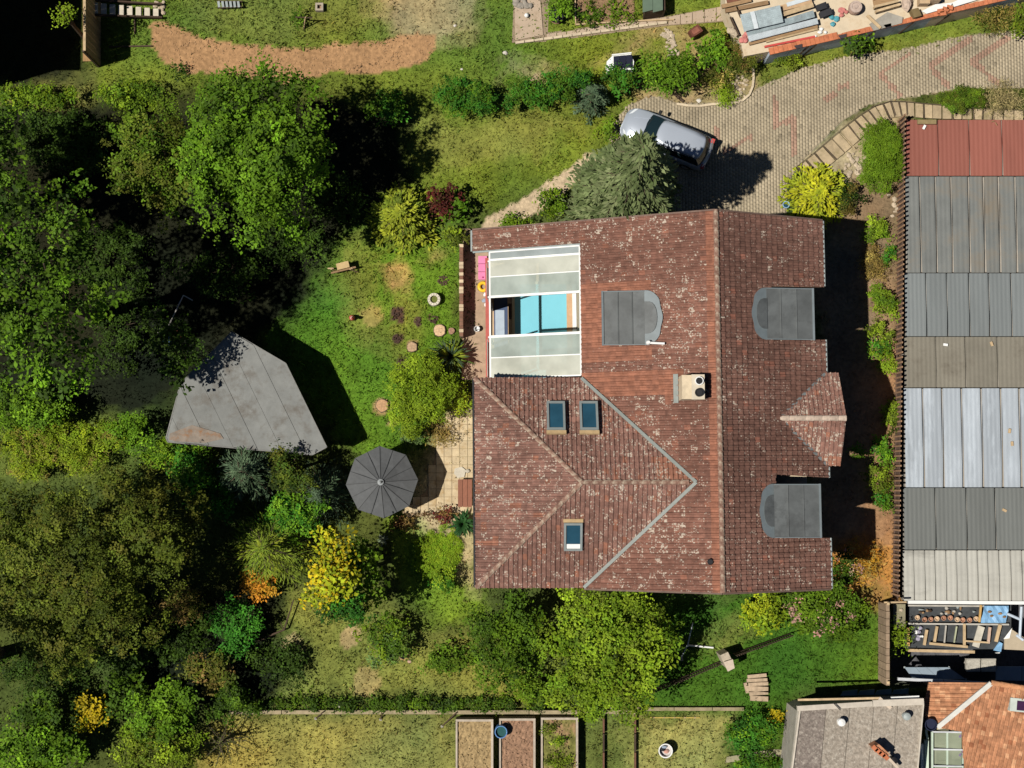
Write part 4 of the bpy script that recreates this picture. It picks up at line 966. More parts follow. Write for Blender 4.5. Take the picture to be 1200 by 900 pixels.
    # by the house, north side
    conifer('grey_spruce', 'large grey-green spruce overhanging the silver car and the roof edge', 'conifer', 735, 222, 74, 13.0, SPRUCE, z0=.8, leaf=.3, asp=.34, arms=14, whorls=20, per=9, droop=.3)
    plant('leafy_shrub', 'small bright shrub left of the car bonnet', 'shrub', 712, 150, 14, .8, LIME + GREEN, .13, 11, 6)
    plant('leafy_shrub', 'green shrub at the foot of the spruce by the trodden path', 'shrub', 646, 236, 24, 1.3, GREEN + LIME, .14, 11, 8, ry=18, rot=.4)
    plant('leafy_shrub', 'low green shrub on the roof edge above the pool house strip', 'shrub', 606, 260, 24, .9, LIME + GREEN, .13, 11, 7, ry=11, rot=.3)
    conifer('golden_conifer', 'yellow-green feathery shrub at the top of the garden lawn', 'shrub', 472, 254, 44, 2.4, YGREEN, leaf=.22, asp=.4, arms=15, whorls=7, droop=.12)
    plant('purple_shrub', 'purple-red leaved shrub behind the yellow-green feathery shrub', 'shrub', 519, 240, 20, 1.8, PURPLE, .15, 13, 7, ry=20)
    plant('leafy_shrub', 'big-leaved green shrub right of the purple shrub', 'shrub', 535, 246, 15, 1.6, GREEN + BRIGHT, .24, 6, 6, per=5, aspect=.75)
    plant('olive_shrub', 'olive-yellow shrub at the top end of the low brick wall', 'shrub', 532, 276, 20, 1.1, OLIVE + YGREEN[2:], .14, 11, 7, ry=12)
    plant('clipped_shrub', 'large rounded yellow-green shrub on the lawn beside the patio', 'shrub', 492, 460, 40, 2.6, YGREEN[2:] + LIME, .1, 24, 16, ry=50, shell=.3, cover=2.2, frac=(.22, .34), cvar=.15)
    sword_plant('striped_yucca', 'clump of long bluish sword leaves on top of the rounded lawn shrub', 'yucca', 528, 418, 30, BLUEG + YGREEN[:1] + LIME[:1], 90, .06, 1.6)
    plant('yellowish_shrub', 'yellow-green leafy shrub by the roof edge above the patio', 'shrub', 539, 470, 15, 1.6, YGREEN + LIME, .17, 10, 7, ry=22, aspect=.4)
    plant('dry_shrub', 'dry brownish tuft at the upper patio corner', 'shrub', 514, 508, 13, .6, STRAW + BROWN, .2, 8, 6, aspect=.2)
    plant('small_blue_conifer', 'small silvery shrub beside the shadow of the parasol', 'shrub', 488, 509, 14, .7, BLUEG, .12, 14, 6)
    sword_plant('green_yucca', 'dark green spiky palm-like rosette beside the brown deck box', 'yucca', 542, 614, 20, [(.02, .07, .02), (.035, .10, .025)], 44, .075, .7)
    plant('purple_shrub', 'dark red plants along the patio edge under the parasol', 'shrub', 472, 614, 14, .6, PURPLE + BROWN, .14, 9, 6, ry=9, rot=.2)
    plant('purple_shrub', 'purplish brown plants between the parasol shadow and the palm-like rosette', 'shrub', 518, 602, 15, .6, BROWN + PURPLE, .14, 9, 6, ry=9)
    sword_plant('silver_plant', 'pale silvery rosette in the shade below the parasol', 'yucca', 449, 632, 9, [(.2, .26, .16), (.26, .3, .2)], 26, .05, .4)
    plant('groundcover_mound', 'smooth light green mound of ground cover right of the deep shade', 'ground cover', 512, 648, 28, .4, LIME[:2] + BRIGHT[1:2], .05, 40, 14, ry=34, tk=False, cover=2.4, cvar=.1, zc=.15, hz=.2, shell=.2)
    plant('leafy_shrub', 'small round green shrub standing on the light green mound', 'shrub', 520, 680, 16, 1.2, EMER + LIME, .12, 16, 7)
    # below the house
    plant('hazel_tree', 'large yellow-green tree against the lower roof edge', 'tree', 710, 758, 80, 5.4, LIME + GREEN[1:2] + OLIVE[1:2], .18, 13, 26, ry=80, cvar=.35, limbs=8, cover=1.3, frac=(.2, .33))
    plant('hazel_tree', 'dark green tree left of the large yellow-green one under the roof edge', 'tree', 594, 752, 46, 4.0, GREEN + DARKG[1:2] + LIME[2:], .16, 11, 16, ry=54, cover=1.2)
    plant('leafy_shrub', 'grey-green spreading shrub above the dry meadow', 'shrub', 456, 752, 40, 1.5, GREEN + BLUEG[1:2] + LIME[:1], .15, 9, 10, ry=26, rot=-.35)
    plant('leafy_shrub', 'grey-green low shrub between the meadow and the dark green tree', 'shrub', 522, 772, 30, 1.2, GREEN + OLIVE[:1], .14, 9, 8, ry=16)
    plant('leafy_shrub', 'light green scrub hanging over the boundary wall by the raised beds', 'shrub', 640, 806, 46, 1.4, LIME + GREEN, .15, 10, 10, ry=18)
    plant('leafy_shrub', 'light scrub with a white stone below the large yellow-green tree', 'shrub', 706, 822, 34, 1.0, LIME + GREEN, .14, 10, 8, ry=18)
    plant('yellowish_shrub', 'bright yellow-green shrub under the lower right roof corner', 'shrub', 893, 716, 28, 1.6, YGREEN + LIME, .16, 12, 9, ry=26)
    plant('lilac_bush', 'large bush with pinkish lilac blossom at the lower right house corner', 'shrub', 962, 716, 50, 2.2, GREEN + LIME[2:], .16, 10, 12, ry=32, extra=[(LILAC, 1.5, .12)])
    plant('orange_shrub', 'orange-yellow ornamental grasses at the lower right corner of the house', 'shrub', 1010, 655, 24, .7, ORANGE + STRAW, .24, 9, 8, ry=16, aspect=.16)
    plant('leafy_shrub', 'dark shrub with pink flowers inside the orange grasses', 'shrub', 990, 668, 18, 1.0, GREEN + DARKG, .14, 10, 7, extra=[(LILAC, .5, .1)])
    plant('yellow_shrub', 'small yellow flowering plant beside the grey flat roof', 'shrub', 907, 841, 8, .5, YELLOW, .13, 14, 5)
    plant('leafy_shrub', 'lush green shrub along the side of the grey flat roof', 'shrub', 878, 855, 32, 1.0, BRIGHT + EMER, .13, 13, 9, ry=24)
    plant('leafy_shrub', 'green shrub below the pale diagonal path near the bottom edge', 'shrub', 888, 893, 30, .9, EMER + GREEN, .15, 11, 8, ry=12)
    plant('leafy_shrub', 'green fern-like plant in the gap by the tall board fence', 'shrub', 1053, 748, 10, 1.0, LIME, .2, 8, 5, ry=14, aspect=.3)
    # right hand bed
    conifer('golden_conifer', 'bright yellow bush at the end of the driveway by the house corner', 'shrub', 958, 229, 42, 2.0, [(.42, .42, .02), (.36, .38, .02), (.25, .30, .02)], leaf=.2, asp=.4, arms=12, whorls=7, droop=.15)
    plant('dark_shrub', 'dark twiggy shrub right of the bright yellow bush', 'shrub', 990, 234, 20, 1.2, DARKG + BROWN[2:], .12, 12, 7)
    plant('clipped_hedge', 'thick clipped green hedge block beside the slatted fence', 'hedge', 1031, 184, 25, 1.5, LIME[2:] + GREEN[1:2], .075, 36, 14, ry=44, shell=.2, frac=(.3, .42), cover=2.6, cvar=.15)
    plant('clipped_bush', 'clipped rounded bush turning brown beside the driveway', 'shrub', 1126, 117, 27, 1.2, LIME[2:] + OLIVE + GREEN, .075, 34, 10, ry=15, shell=.2, cover=2.6)
    plant('dry_shrub', 'grey bare-twigged shrub at the right end of the slab strip', 'shrub', 1177, 116, 20, .9, [(.3, .24, .19), (.22, .18, .14)], .26, 8, 8, ry=17, aspect=.1)
    B = 'low shrubs in the bed along the slatted fence'
    for i, (x, y, r, ry, p, l) in enumerate(((1027, 272, 14, 16, GREEN + LIME, 'two-tone green shrub uppermost in the fence bed'), (1040, 302, 8, 12, EMER + LIME, 'small upright green shrub in the fence bed'),
                                           (1022, 312, 16, 20, BROWN + STRAW, 'dry reddish brown shrub in the fence bed'), (1036, 357, 18, 20, LIME + GREEN, 'round yellow-green shrub level with the upper dormer'),
                                           (1030, 388, 15, 12, OLIVE + LIME, 'olive shrub below the round one'), (1030, 412, 13, 14, EMER + LIME, 'emerald shrub on the edge of the house shadow'),
                                           (1040, 428, 10, 10, LIME, 'small lime shrub at the shadow edge'), (1044, 490, 10, 26, LIME + OLIVE, 'narrow shrub level with the silver roof section'),
                                           (1034, 530, 13, 18, EMER + BRIGHT, 'leafy bright shrub right of the porch gable'), (1030, 560, 14, 18, LIME + OLIVE, 'olive-lime shrub in the lower fence bed'),
                                           (1033, 585, 13, 16, EMER + BRIGHT, 'lowest green shrub in the fence bed'), (1006, 530, 8, 6, BRIGHT, 'bright sprig reaching into the house shadow'))):
        plant('bed_shrub', l, 'shrub', x, y, r * 1.18, .7 if i not in (3, 9) else .9, p, .12, 13, 7, ry=ry, group=B, aspect=.3 if p[0] == BROWN[0] else .6)
    plant('potted_shrub', 'round green shrub in a dark tub by the concrete path at the top', 'shrub', 655, 9, 15, 1.3, BRIGHT + GREEN, .15, 13, 8)
    for i, (x, y) in enumerate(((690, 6), (702, 18), (714, 4), (726, 16), (697, 24), (738, 20), (684, 20), (718, 24))):
        plant('vegetable_plant', ('topmost leafy vegetable at the left part of the brown bed', 'leafy vegetable in the lower middle left of the brown bed', 'leafy vegetable at the top middle of the brown bed', 'leafy vegetable in the middle right of the brown bed', 'leafy vegetable near the lower left rim of the brown bed', 'rightmost leafy vegetable in the brown bed', 'leftmost leafy vegetable beside the pale edging board', 'leafy vegetable at the lower right rim of the brown bed')[i], 'vegetable', x, y, 6.5, .35, GREEN + LIME[:1], .13, 16, 4, group='vegetables in the upper bed', tk=False)
    plant('seedling', 'small staked seedling on the upper lawn', 'sapling', 349, 21, 9, .8, GREEN, .14, 9, 4)
    plant('seedling', 'low weedy clump on the sandy strip by the big crown', 'weed', 212, 83, 12, .4, GREEN + DARKG, .14, 7, 5, ry=6, tk=False)
build_plants()

# ------------------------------------------------------------------ garden things
def build_shed():
    t = thing('garden_shed', 'grey felt-roofed shed with angled corners between the dark wood and the lawn', 'shed', P(290, 462, 0))
    z = 3.0
    out = [(272, 389), (335, 426), (383, 524), (366, 533), (197, 518), (195, 513), (212, 449)]
    MB().slab(pp([(272 + (x - 285) * .9 + 13, 462 + (y - 462) * .9) for x, y in out], z - .2), z - .2).build('wall', mat('shed_boards', (.12, .09, .06), .85, .2, 4, stretch=(8, 8, 1)), t)
    # long felt strips running down to the lower left
    felt = mat('grey_roofing_felt', (.205, .212, .205), .9, .14, 1.6, bump=.2, bscale=40, dirt=(.14, .13, .115), dscale=1.1)
    rust = mat('felt_with_rusty_leaf_litter', (.24, .2, .165), .9, .22, 3, bump=.2, dirt=(.25, .12, .05), dscale=2.5)
    o3 = pp(out, z); d = (P(212, 449, z) - P(383, 524, z)); 
    ax = (P(335, 426, z) - P(383, 524, z)).normalized(); ay = Vector((-ax.y, ax.x, 0))
    o = P(383, 524, z); uv = [((p - o).dot(ax), (p - o).dot(ay)) for p in o3]
    ar = sum(uv[i][0] * uv[(i + 1) % len(uv)][1] - uv[(i + 1) % len(uv)][0] * uv[i][1] for i in range(len(uv)))
    if ar < 0: uv = uv[::-1]
    v0 = min(p[1] for p in uv); v1 = max(p[1] for p in uv); u0 = min(p[0] for p in uv); u1 = max(p[0] for p in uv)
    w = 1.0; k = 0; v = v0
    while v < v1:
        pts = clip_poly([(u0 - 1, v, 0), (u1 + 1, v, 0), (u1 + 1, v + w - .015, 0), (u0 - 1, v + w - .015, 0)], uv)
        if len(pts) >= 3:
            q = [o + ax * p[0] + ay * p[1] + Vector((0, 0, .02 * (k % 2))) for p in pts]
            MB().slab(q, .08).build('roofing_sheet', felt, t)
        v += w; k += 1
    # rusty litter in the low corner
    MB().slab(pp([(198, 515), (199, 508), (225, 498), (258, 508), (262, 514), (240, 519), (205, 517)], z + .035), .012).build('leaf_litter', rust, t)
    ed = mat('shed_fascia', (.2, .2, .19), .7, .2, 4)
    for i in range(len(out)):
        MB().beam(P(*out[i], z - .06), P(*out[(i + 1) % len(out)], z - .06), .05, .16).build('fascia', ed, t)
    c = P(372, 470, 1.0); f = MB().box(P(358, 478, 1.3), (.08, 1.0, .8), .45).build('window', WHITEP, t)
build_shed()

def build_parasol():
    z = 2.62; c = P(447, 565, z); t = thing('parasol', 'large charcoal octagonal parasol open over the patio edge', 'parasol', (c.x, c.y, 0))
    r = 42.5 * (H - z) / F; off = R_(94)
    rim = [Vector((c.x + r * math.cos(off + i * math.pi / 4), c.y + r * math.sin(off + i * math.pi / 4), z - .28)) for i in range(8)]
    top = Vector((c.x, c.y, z + .42))
    for i in range(8):
        a, b = rim[i], rim[(i + 1) % 8]; m = (a + b) / 2 + Vector((0, 0, .03)); mm = (m - top) * .5 + top - Vector((0, 0, .05))
        am, bm = top.lerp(a, .5), top.lerp(b, .5)
        vs = [top, am, a, m, b, bm, mm]; dn = [v - Vector((0, 0, .012)) for v in vs]
        fs = [(0, 1, 6), (1, 2, 3, 6), (6, 3, 4, 5), (0, 6, 5)]; fb = [tuple(x + 7 for x in f[::-1]) for f in fs] + [(2, 9, 10, 3), (3, 10, 11, 4)]
        MB().add(vs + dn, fs + fb).build('canopy_panel', CANVAS, t)
        MB().beam(top.lerp(m, .12) + Vector((0, 0, .012)), m + Vector((0, 0, .015)), .02, .02).build('seam', mat('seam_dark', (.055, .058, .062), .7, .1, 4), t)
        MB().beam(top + Vector((0, 0, -.0)), a + Vector((0, 0, .0)), .025, .03).build('rib', mat('rib_dark', (.04, .042, .045), .6, .1, 4), t)
    MB().lathe((c.x, c.y, z + .38), [(.16, 0), (.15, .06), (.07, .1), (.05, .2), (.02, .24)], 14).build('finial', mat('finial_grey', (.3, .32, .33), .4, .1, 4), t)
    MB().tube([(c.x, c.y, 0), (c.x, c.y, z + .35)], .035, 8).build('pole', GREYMETAL, t)
    MB().box((c.x, c.y, .06), (.7, .7, .12)).build('base', GREYCONC, t)
build_parasol()

def build_patio():
    base = MB().slab(pp([(520, 495), (557, 485), (557, 690), (545, 640), (520, 600), (480, 608), (470, 600), (500, 575)], .012), .03).build('patio', mat('patio_bed', (.28, .2, .12), .95, .2, 5), kind='structure')
    slabm = mat('sandstone_slab', (.52, .42, .27), .85, .16, 3, bump=.2, dirt=(.40, .28, .14), dscale=2.5)
    for j in range(0, 12):
        for i in range(0, 9):
            x, y = 478 + i * 9.2 + 1, 493 + j * 9.4
            if not bool(inpoly(np.array([x]), np.array([y]), [(518, 492), (558, 482), (558, 645), (540, 612), (478, 612), (470, 602), (500, 577)])[0]): continue
            if x > 553: continue
            c = P(x, y, 0); MB().box((c.x, c.y, .02), (.37, .38, .05), random.uniform(-.02, .02)).build('paving_slab', slabm, base)
    t = thing('deck_box', 'reddish brown wooden deck box against the house on the patio', 'box', P(545, 578, 0))
    bm = mat('brown_stained_board', (.22, .085, .05), .6, .2, 5, stretch=(8, 1, 1))
    MB().prism(pp(rect(537.5, 563, 552.5, 593), .5), .03, .5).build('body', bm, t)
    for i in range(3):
        MB().prism(pp(rect(536.7 + i * 5.6, 561.8, 541.9 + i * 5.6, 594.2), .56), .5, .56 + .004 * i).build('lid_board', bm, t)
    t = thing('pale_stone_slab', 'pale broken stone slab above the deck box', 'stone slab', P(541, 554, 0))
    MB().slab(pp([(533, 549), (541, 547), (546, 551), (544, 559), (536, 560), (532, 555)], .12), .1).build('slab', mat('whitish_stone', (.5, .46, .38), .9, .15, 4, bump=.3), t)
    MB().rock(P(548, 552, .12), (.12, .1, .1)).build('stone', mat('whitish_stone', (.5, .46, .38)), t)
    t = thing('terracotta_pot', 'dark terracotta pot on the patio corner', 'pot', P(521, 508, 0))
    MB().lathe(P(521, 508, 0), [(.1, 0), (.17, .28), (.19, .3), (.15, .3), (.14, .24)], 14).build('pot', mat('dark_terracotta', (.12, .05, .03), .8, .2, 4), t)
    MB().lathe(P(521, 508, .22), [(.14, 0), (.14, .02)], 12).build('soil', SOIL, t)
build_patio()

def build_lawn_things():
    # low brick wall between lawn and pool strip
    t = thing('low_brick_wall', 'low brick wall of alternating pale and dark bricks along the lawn', 'wall', P(541, 340, 0))
    MB().prism(pp(rect(538.5, 286, 542.5, 394), 1.0), -.05, 1.0).build('core', mat('brick_mortar', (.28, .2, .15), .9, .2, 4), t)
    for i in range(26):
        y = 286 + i * 4.15; c = P(540.5, y + 2, 1.03)
        pale = i % 6 == 0 or random.random() < .15
        MB().box((c.x, c.y, 1.035), (.21 if pale else .18, .155, .075), random.uniform(-.05, .05)).build('brick', mat('pale_brick', (.55, .44, .30), .9, .2, 5) if pale else mat('dark_brick', (.20, .105, .07), .9, .25, 5), t)
    # wood bench / sawhorse with pale block at wood edge
    t = thing('sawhorse', 'timber sawhorse with a pale log block at the edge of the wood', 'sawhorse', P(402, 316, 0))
    MB().box(P(402, 311.5, .62), (.62, .32, .26), .25).build('log_block', mat('fresh_log', (.55, .40, .20), .8, .15, 5), t)
    for s in (-1, 1):
        c = P(402 + s * 11, 317, 0)
        MB().beam(c + Vector((-.28, .1, 0)), c + Vector((.05, .02, .6)), .06, .06).build('leg', PALEWOOD, t); MB().beam(c + Vector((.3, -.1, 0)), c + Vector((-.05, -.02, .6)), .06, .06).build('leg', PALEWOOD, t)
    MB().beam(P(388, 320, .5), P(417, 313, .5), .09, .09).build('beam', WOOD, t)
    t = thing('garden_gnome_lamp', 'small red and white garden figure on the lawn', 'garden ornament', P(413, 373, 0))
    MB().lathe(P(413, 373, 0), [(.13, 0), (.15, .25), (.11, .45), (.06, .5)], 10).build('body', mat('faded_red', (.40, .10, .06), .7, .2, 5), t)
    MB().lathe(P(413, 373, .5), [(.07, 0), (.09, .08), (.05, .17)], 10).build('head', WHITEP, t); MB().lathe(P(413, 373, .64), [(.08, 0), (.01, .22)], 10).build('hat', REDP, t)
    t = thing('planter_ring', 'round whitish stone planter ring with grass inside', 'planter', P(509, 352, 0))
    p = P(509, 352, 0); n = 12
    for i in range(n):
        a0, a1 = 2 * math.pi * i / n + .03, 2 * math.pi * (i + 1) / n - .03; r0, r1 = .19, .32
        MB().prism([(p.x + r * math.cos(a), p.y + r * math.sin(a)) for r, a in ((r0, a0), (r1, a0), (r1, a1), (r0, a1))], -.02, .45).build('stone', mat('whitewashed_stone', (.60, .56, .46), .9, .15, 5, bump=.3), t)
    MB().lathe((p.x, p.y, 0), [(.19, 0), (.18, .32)], 12).build('soil', mat('mossy_fill', (.14, .16, .04), .95, .3, 6, bump=.5), t)
    for nm, lb, x, y, r, cc in (('tree_stump', 'broad pale tree stump on the lawn near the low brick wall', 515, 387, .33, (.52, .36, .22)), ('tree_stump', 'small reddish stump right of the broad pale one', 529, 388, .18, (.38, .22, .15)),
                               ('tree_stump', 'pale rayed stump left of the sword-leaved clump', 483, 407, .28, (.48, .33, .2)), ('tree_stump', 'worn orange stump beside the rounded lawn shrub', 448, 475, .36, (.46, .28, .15))):
        t = thing(nm, lb, 'stump', P(x, y, 0)); p = P(x, y, 0); k = 11
        rr = [r * random.uniform(.88, 1.1) for _ in range(k)]
        MB().prism([(p.x + rr[i] * math.cos(2 * math.pi * i / k), p.y + rr[i] * math.sin(2 * math.pi * i / k)) for i in range(k)], -.05, .12).build('bark_ring', BARK, t)
        MB().prism([(p.x + rr[i] * .9 * math.cos(2 * math.pi * i / k), p.y + rr[i] * .9 * math.sin(2 * math.pi * i / k)) for i in range(k)], .12, .15).build('cut_face', mat('cut_wood_%d' % int(x), cc, .85, .3, 9), t)
    for x, y, r, lb in ((466, 369, 8, 'largest dark mulched plant ring in the middle of the lawn'), (519, 329, 6, 'dark mulch heap near the upper end of the low brick wall'), (491, 377, 5, 'small dark mulch heap between the largest ring and the broad stump'),
                        (509, 374, 5, 'small reddish mulch heap above the broad stump'), (465, 397, 5, 'mulch heap below the largest ring'), (470, 428, 6, 'faint brown mulch patch left of the rounded shrub')):
        t = thing('mulch_heap', lb, 'mulch heap', P(x, y, 0)); m = MB(); p = P(x, y, 0); rr = r / 23.5
        for i in range(26):
            a = random.uniform(0, 6.28); q = rr * math.sqrt(random.random()); m.rock((p.x + q * math.cos(a), p.y + q * math.sin(a), .02), (.06, .05, .05 + .05 * (1 - q / rr)))
        m.build('clods', mat('dark_mulch', (.075, .045, .033), .95, .35, 8), t, kind='stuff')
    # shaded garden junk by the wood
    t = thing('garden_cart', 'blue and red garden cart in deep shade left of the shed', 'cart', P(192, 396, 0))
    MB().prism(pp([(186, 398), (198, 393), (202, 408), (190, 412)], .5), .3, .5).build('tray', BLUEP, t)
    MB().prism(pp([(203, 388), (212, 386), (212, 396), (204, 397)], .5), .1, .5).build('crate', mat('dull_red', (.25, .05, .04), .7, .2, 4), t)
    for s in ((188, 400), (200, 405)): MB().lathe(P(*s, 0), [(.16, 0), (.18, .1), (.16, .2)], 10).build('wheel', RUBBER, t)
    for a, b in (((182, 391), (196, 385)), ((196, 385), (215, 346)), ((182, 391), (186, 398)), ((215, 346), (226, 352))): MB().tube([P(*a, .8), P(*b, .8)], .03, 5).build('frame_bar', mat('dull_white_tube', (.5, .48, .45), .6, .1, 3), t)
    t = thing('leaning_pole', 'dark bent branch lying on the meadow edge below the feathery tree', 'branch', P(333, 730, 0))
    MB().tube([P(344, 703, .5), P(333, 738, .35), P(318, 744, .3), P(302, 752, .2)], [.03, .045, .05, .03], 6).build('limb', DARKWOOD, t); MB().tube([P(333, 738, .35), P(327, 726, .4)], [.03, .01], 5).build('twig', DARKWOOD, t)
    t = thing('thin_post', 'thin pinkish wooden stake by the emerald shrub', 'stake', P(291, 745, 0))
    MB().tube([P(291, 758, .1), P(291.5, 718, 1.6)], .03, 6).build('stake', mat('pinkish_wood', (.42, .25, .18), .8, .2, 5), t); MB().rock(P(290, 732, 1.2), (.12, .1, .1)).build('rag', mat('pinkish_rag', (.55, .3, .24), .9, .2, 5), t)
    # iron barrel lounge chair, blocks on upper lawn
    t = thing('lounge_chair', 'grey garden lounge chair on the upper lawn at the top edge', 'chair', P(270, 4, 0))
    for i in range(6):
        MB().beam(P(256 + i * 4.6, 1.5, .4), P(257 + i * 4.6, 8.5, .4), .12, .04).build('slat', GREYMETAL, t)
    for a, b in (((254, 1), (284, 1.5)), ((255, 9.5), (284, 7.5))): MB().beam(P(*a, .36), P(*b, .36), .05, .05).build('side_rail', DARKWOOD, t)
    for x, y in ((255, 1.5), (283, 2), (256, 9), (283, 8)): MB().beam(P(x, y, 0), P(x, y, .35), .05, .05).build('leg', DARKWOOD, t)
    t = thing('concrete_block', 'square pale concrete ring block on the upper lawn', 'block', P(375, 10, 0))
    m = MB(); c = P(375, 10, 0)
    for a, b in (((-.2, -.2), (.2, -.1)), ((-.2, .1), (.2, .2)), ((-.2, -.1), (-.1, .1)), ((.1, -.1), (.2, .1))): m.prism([(c.x + a[0], c.y + a[1]), (c.x + b[0], c.y + a[1]), (c.x + b[0], c.y + b[1]), (c.x + a[0], c.y + b[1])], 0, .3)
    m.build('shell', CONC, t); MB().box((c.x, c.y, .06), (.18, .18, .1)).build('fill', SOIL, t)
    t = thing('support_stakes', 'pair of wooden stakes bound beside the staked seedling', 'stakes', P(357, 24, 0))
    MB().tube([P(356, 34, 0), P(358, 20, 1.1)], .035, 6).build('stake', PALEWOOD, t); MB().tube([P(346, 20, 1.0), P(366, 21, 1.0)], .03, 6).build('crossbar', DARKWOOD, t)
    for x, y, s, lb in ((533, 30, .09, 'lone white stone on the pale gravel at the top'), (592, 62, .13, 'white stones on the grass left of the concrete path'), (541, 81, .07, 'small white stone on the grass above the upper hedge'), (718, 831, .2, 'white stone in the scrub at the boundary wall'),
                        (414, 742, .12, 'pale stone by the grey-green spreading shrub'), (472, 769, .2, 'pinkish stone at the edge of the dry meadow'), (480, 775, .13, 'small pinkish stone beside the larger pink one'), (398, 828, .06, 'tiny white stone on the boundary hedge'), (819, 118, .14, 'white stone on the verge by the curved driveway kerb')):
        t = thing('stone', lb, 'stone', P(x, y, 0)); MB().rock(P(x, y, .03), (s, s * .8, s * .8)).build('boulder', mat('white_stone', (.62, .58, .52), .9, .1, 5) if 'white' in lb else mat('pink_stone', (.5, .34, .25), .9, .15, 5), t)
build_lawn_things()

def build_timber_wall():
    t = thing('timber_wall', 'tall brown timber board wall beside the black shade at the upper left', 'wall', P(100, 40, 0))
    z = 2.6
    # boards lean outwards a little, leaning props behind
    for i in range(12):
        y0 = -8 + i * 7.1
        a, b = P(118, y0, .05), P(118, y0 + 6.7, .05)
        w = P(118, y0, 0).x - .52
        MB().add([(a.x, a.y, 0), (b.x, b.y, 0), (b.x, b.y, z), (a.x, a.y, z), (a.x - .05, a.y, 0), (b.x - .05, b.y, 0), (b.x - .05, b.y, z), (a.x - .05, a.y, z)],
                 [(0, 1, 2, 3)[::-1], (4, 5, 6, 7), (3, 2, 6, 7), (0, 4, 5, 1), (0, 3, 7, 4), (1, 5, 6, 2)]).build('board', WOOD, t)
    p0, p1 = P(118, -8, 0), P(118, 78, 0)
    MB().beam((p0.x - .02, p0.y, z + .03), (p1.x - .02, p1.y, z + .03), .12, .06).build('top_rail', PALEWOOD, t)
    MB().beam((p0.x - .35, p0.y, .9), (p1.x - .35, p1.y, .9), .55, .06).build('shelf', mat('tan_board', (.36, .22, .10), .85, .25, 4, stretch=(6, 1, 1)), t)
    for f in (0, .5, 1): q = p0.lerp(p1, f); MB().beam((q.x - .1, q.y, 0), (q.x - .1, q.y, z), .1, .1).build('post', DARKWOOD, t)
    t = thing('wooden_steps', 'wooden stair with whitish treads at the top left corner of the lawn', 'stairs', P(145, 10, 0))
    for i in range(8):
        x = 108 + i * 10.2; MB().prism(pp(rect(x, 3 + i * 1.0, x + 6.2, 15.5 + i * .7), 1.0 - i * .1), .9 - i * .1, 1.0 - i * .1).build('tread', mat('whitened_tread', (.52, .47, .38), .85, .2, 5), t)
    for (y0, y1) in ((0, 5), (17.5, 20.5)): MB().beam(P(106, y0, 1.0), P(190, y1, .25), .08, .18).build('stringer', DARKWOOD, t)
    t = thing('stone_pile', 'little heap of pale stones at the foot of the wooden steps', 'stones', P(188, 10, 0))
    for i in range(14): MB().rock(P(186 + random.uniform(-4, 6), 9 + random.uniform(-9, 10), .08), (random.uniform(.07, .15),) * 2 + (.1,)).build('stone', STONE, t)
    # terrace of planked beds on the grass
    t = thing('turf_frame', 'low dark frame around the square of turf below the wooden steps', 'garden frame', P(150, 35, 0))
    for a, b in (((128, 55), (178, 54)), ((158, 22), (158, 40))): MB().beam(P(*a, .05), P(*b, .05), .06, .14).build('edge_board', DARKWOOD, t)
build_timber_wall()

def build_sand_strip():
    t = MB(); n = 0
    V = []; Fq = []; Cc = []
    rg = np.random.default_rng(4)
    x = rg.uniform(176, 514, 5200); y = rg.uniform(26, 97, 5200); k = inpoly(x, y, SANDSTRIP); x, y = x[k], y[k]
    m = MB()
    for a, b in zip(x[:650], y[:650]):
        c = P(a, b, -.01); s = rg.uniform(.012, .04); m.box((c.x, c.y, -.03), (s * 2, s * 1.6, s * 1.5), rg.uniform(0, 3))
    m.build('sand_clods', mat('orange_sand_clods', (.33, .2, .105), .95, .3, 5), kind='stuff')
build_sand_strip()

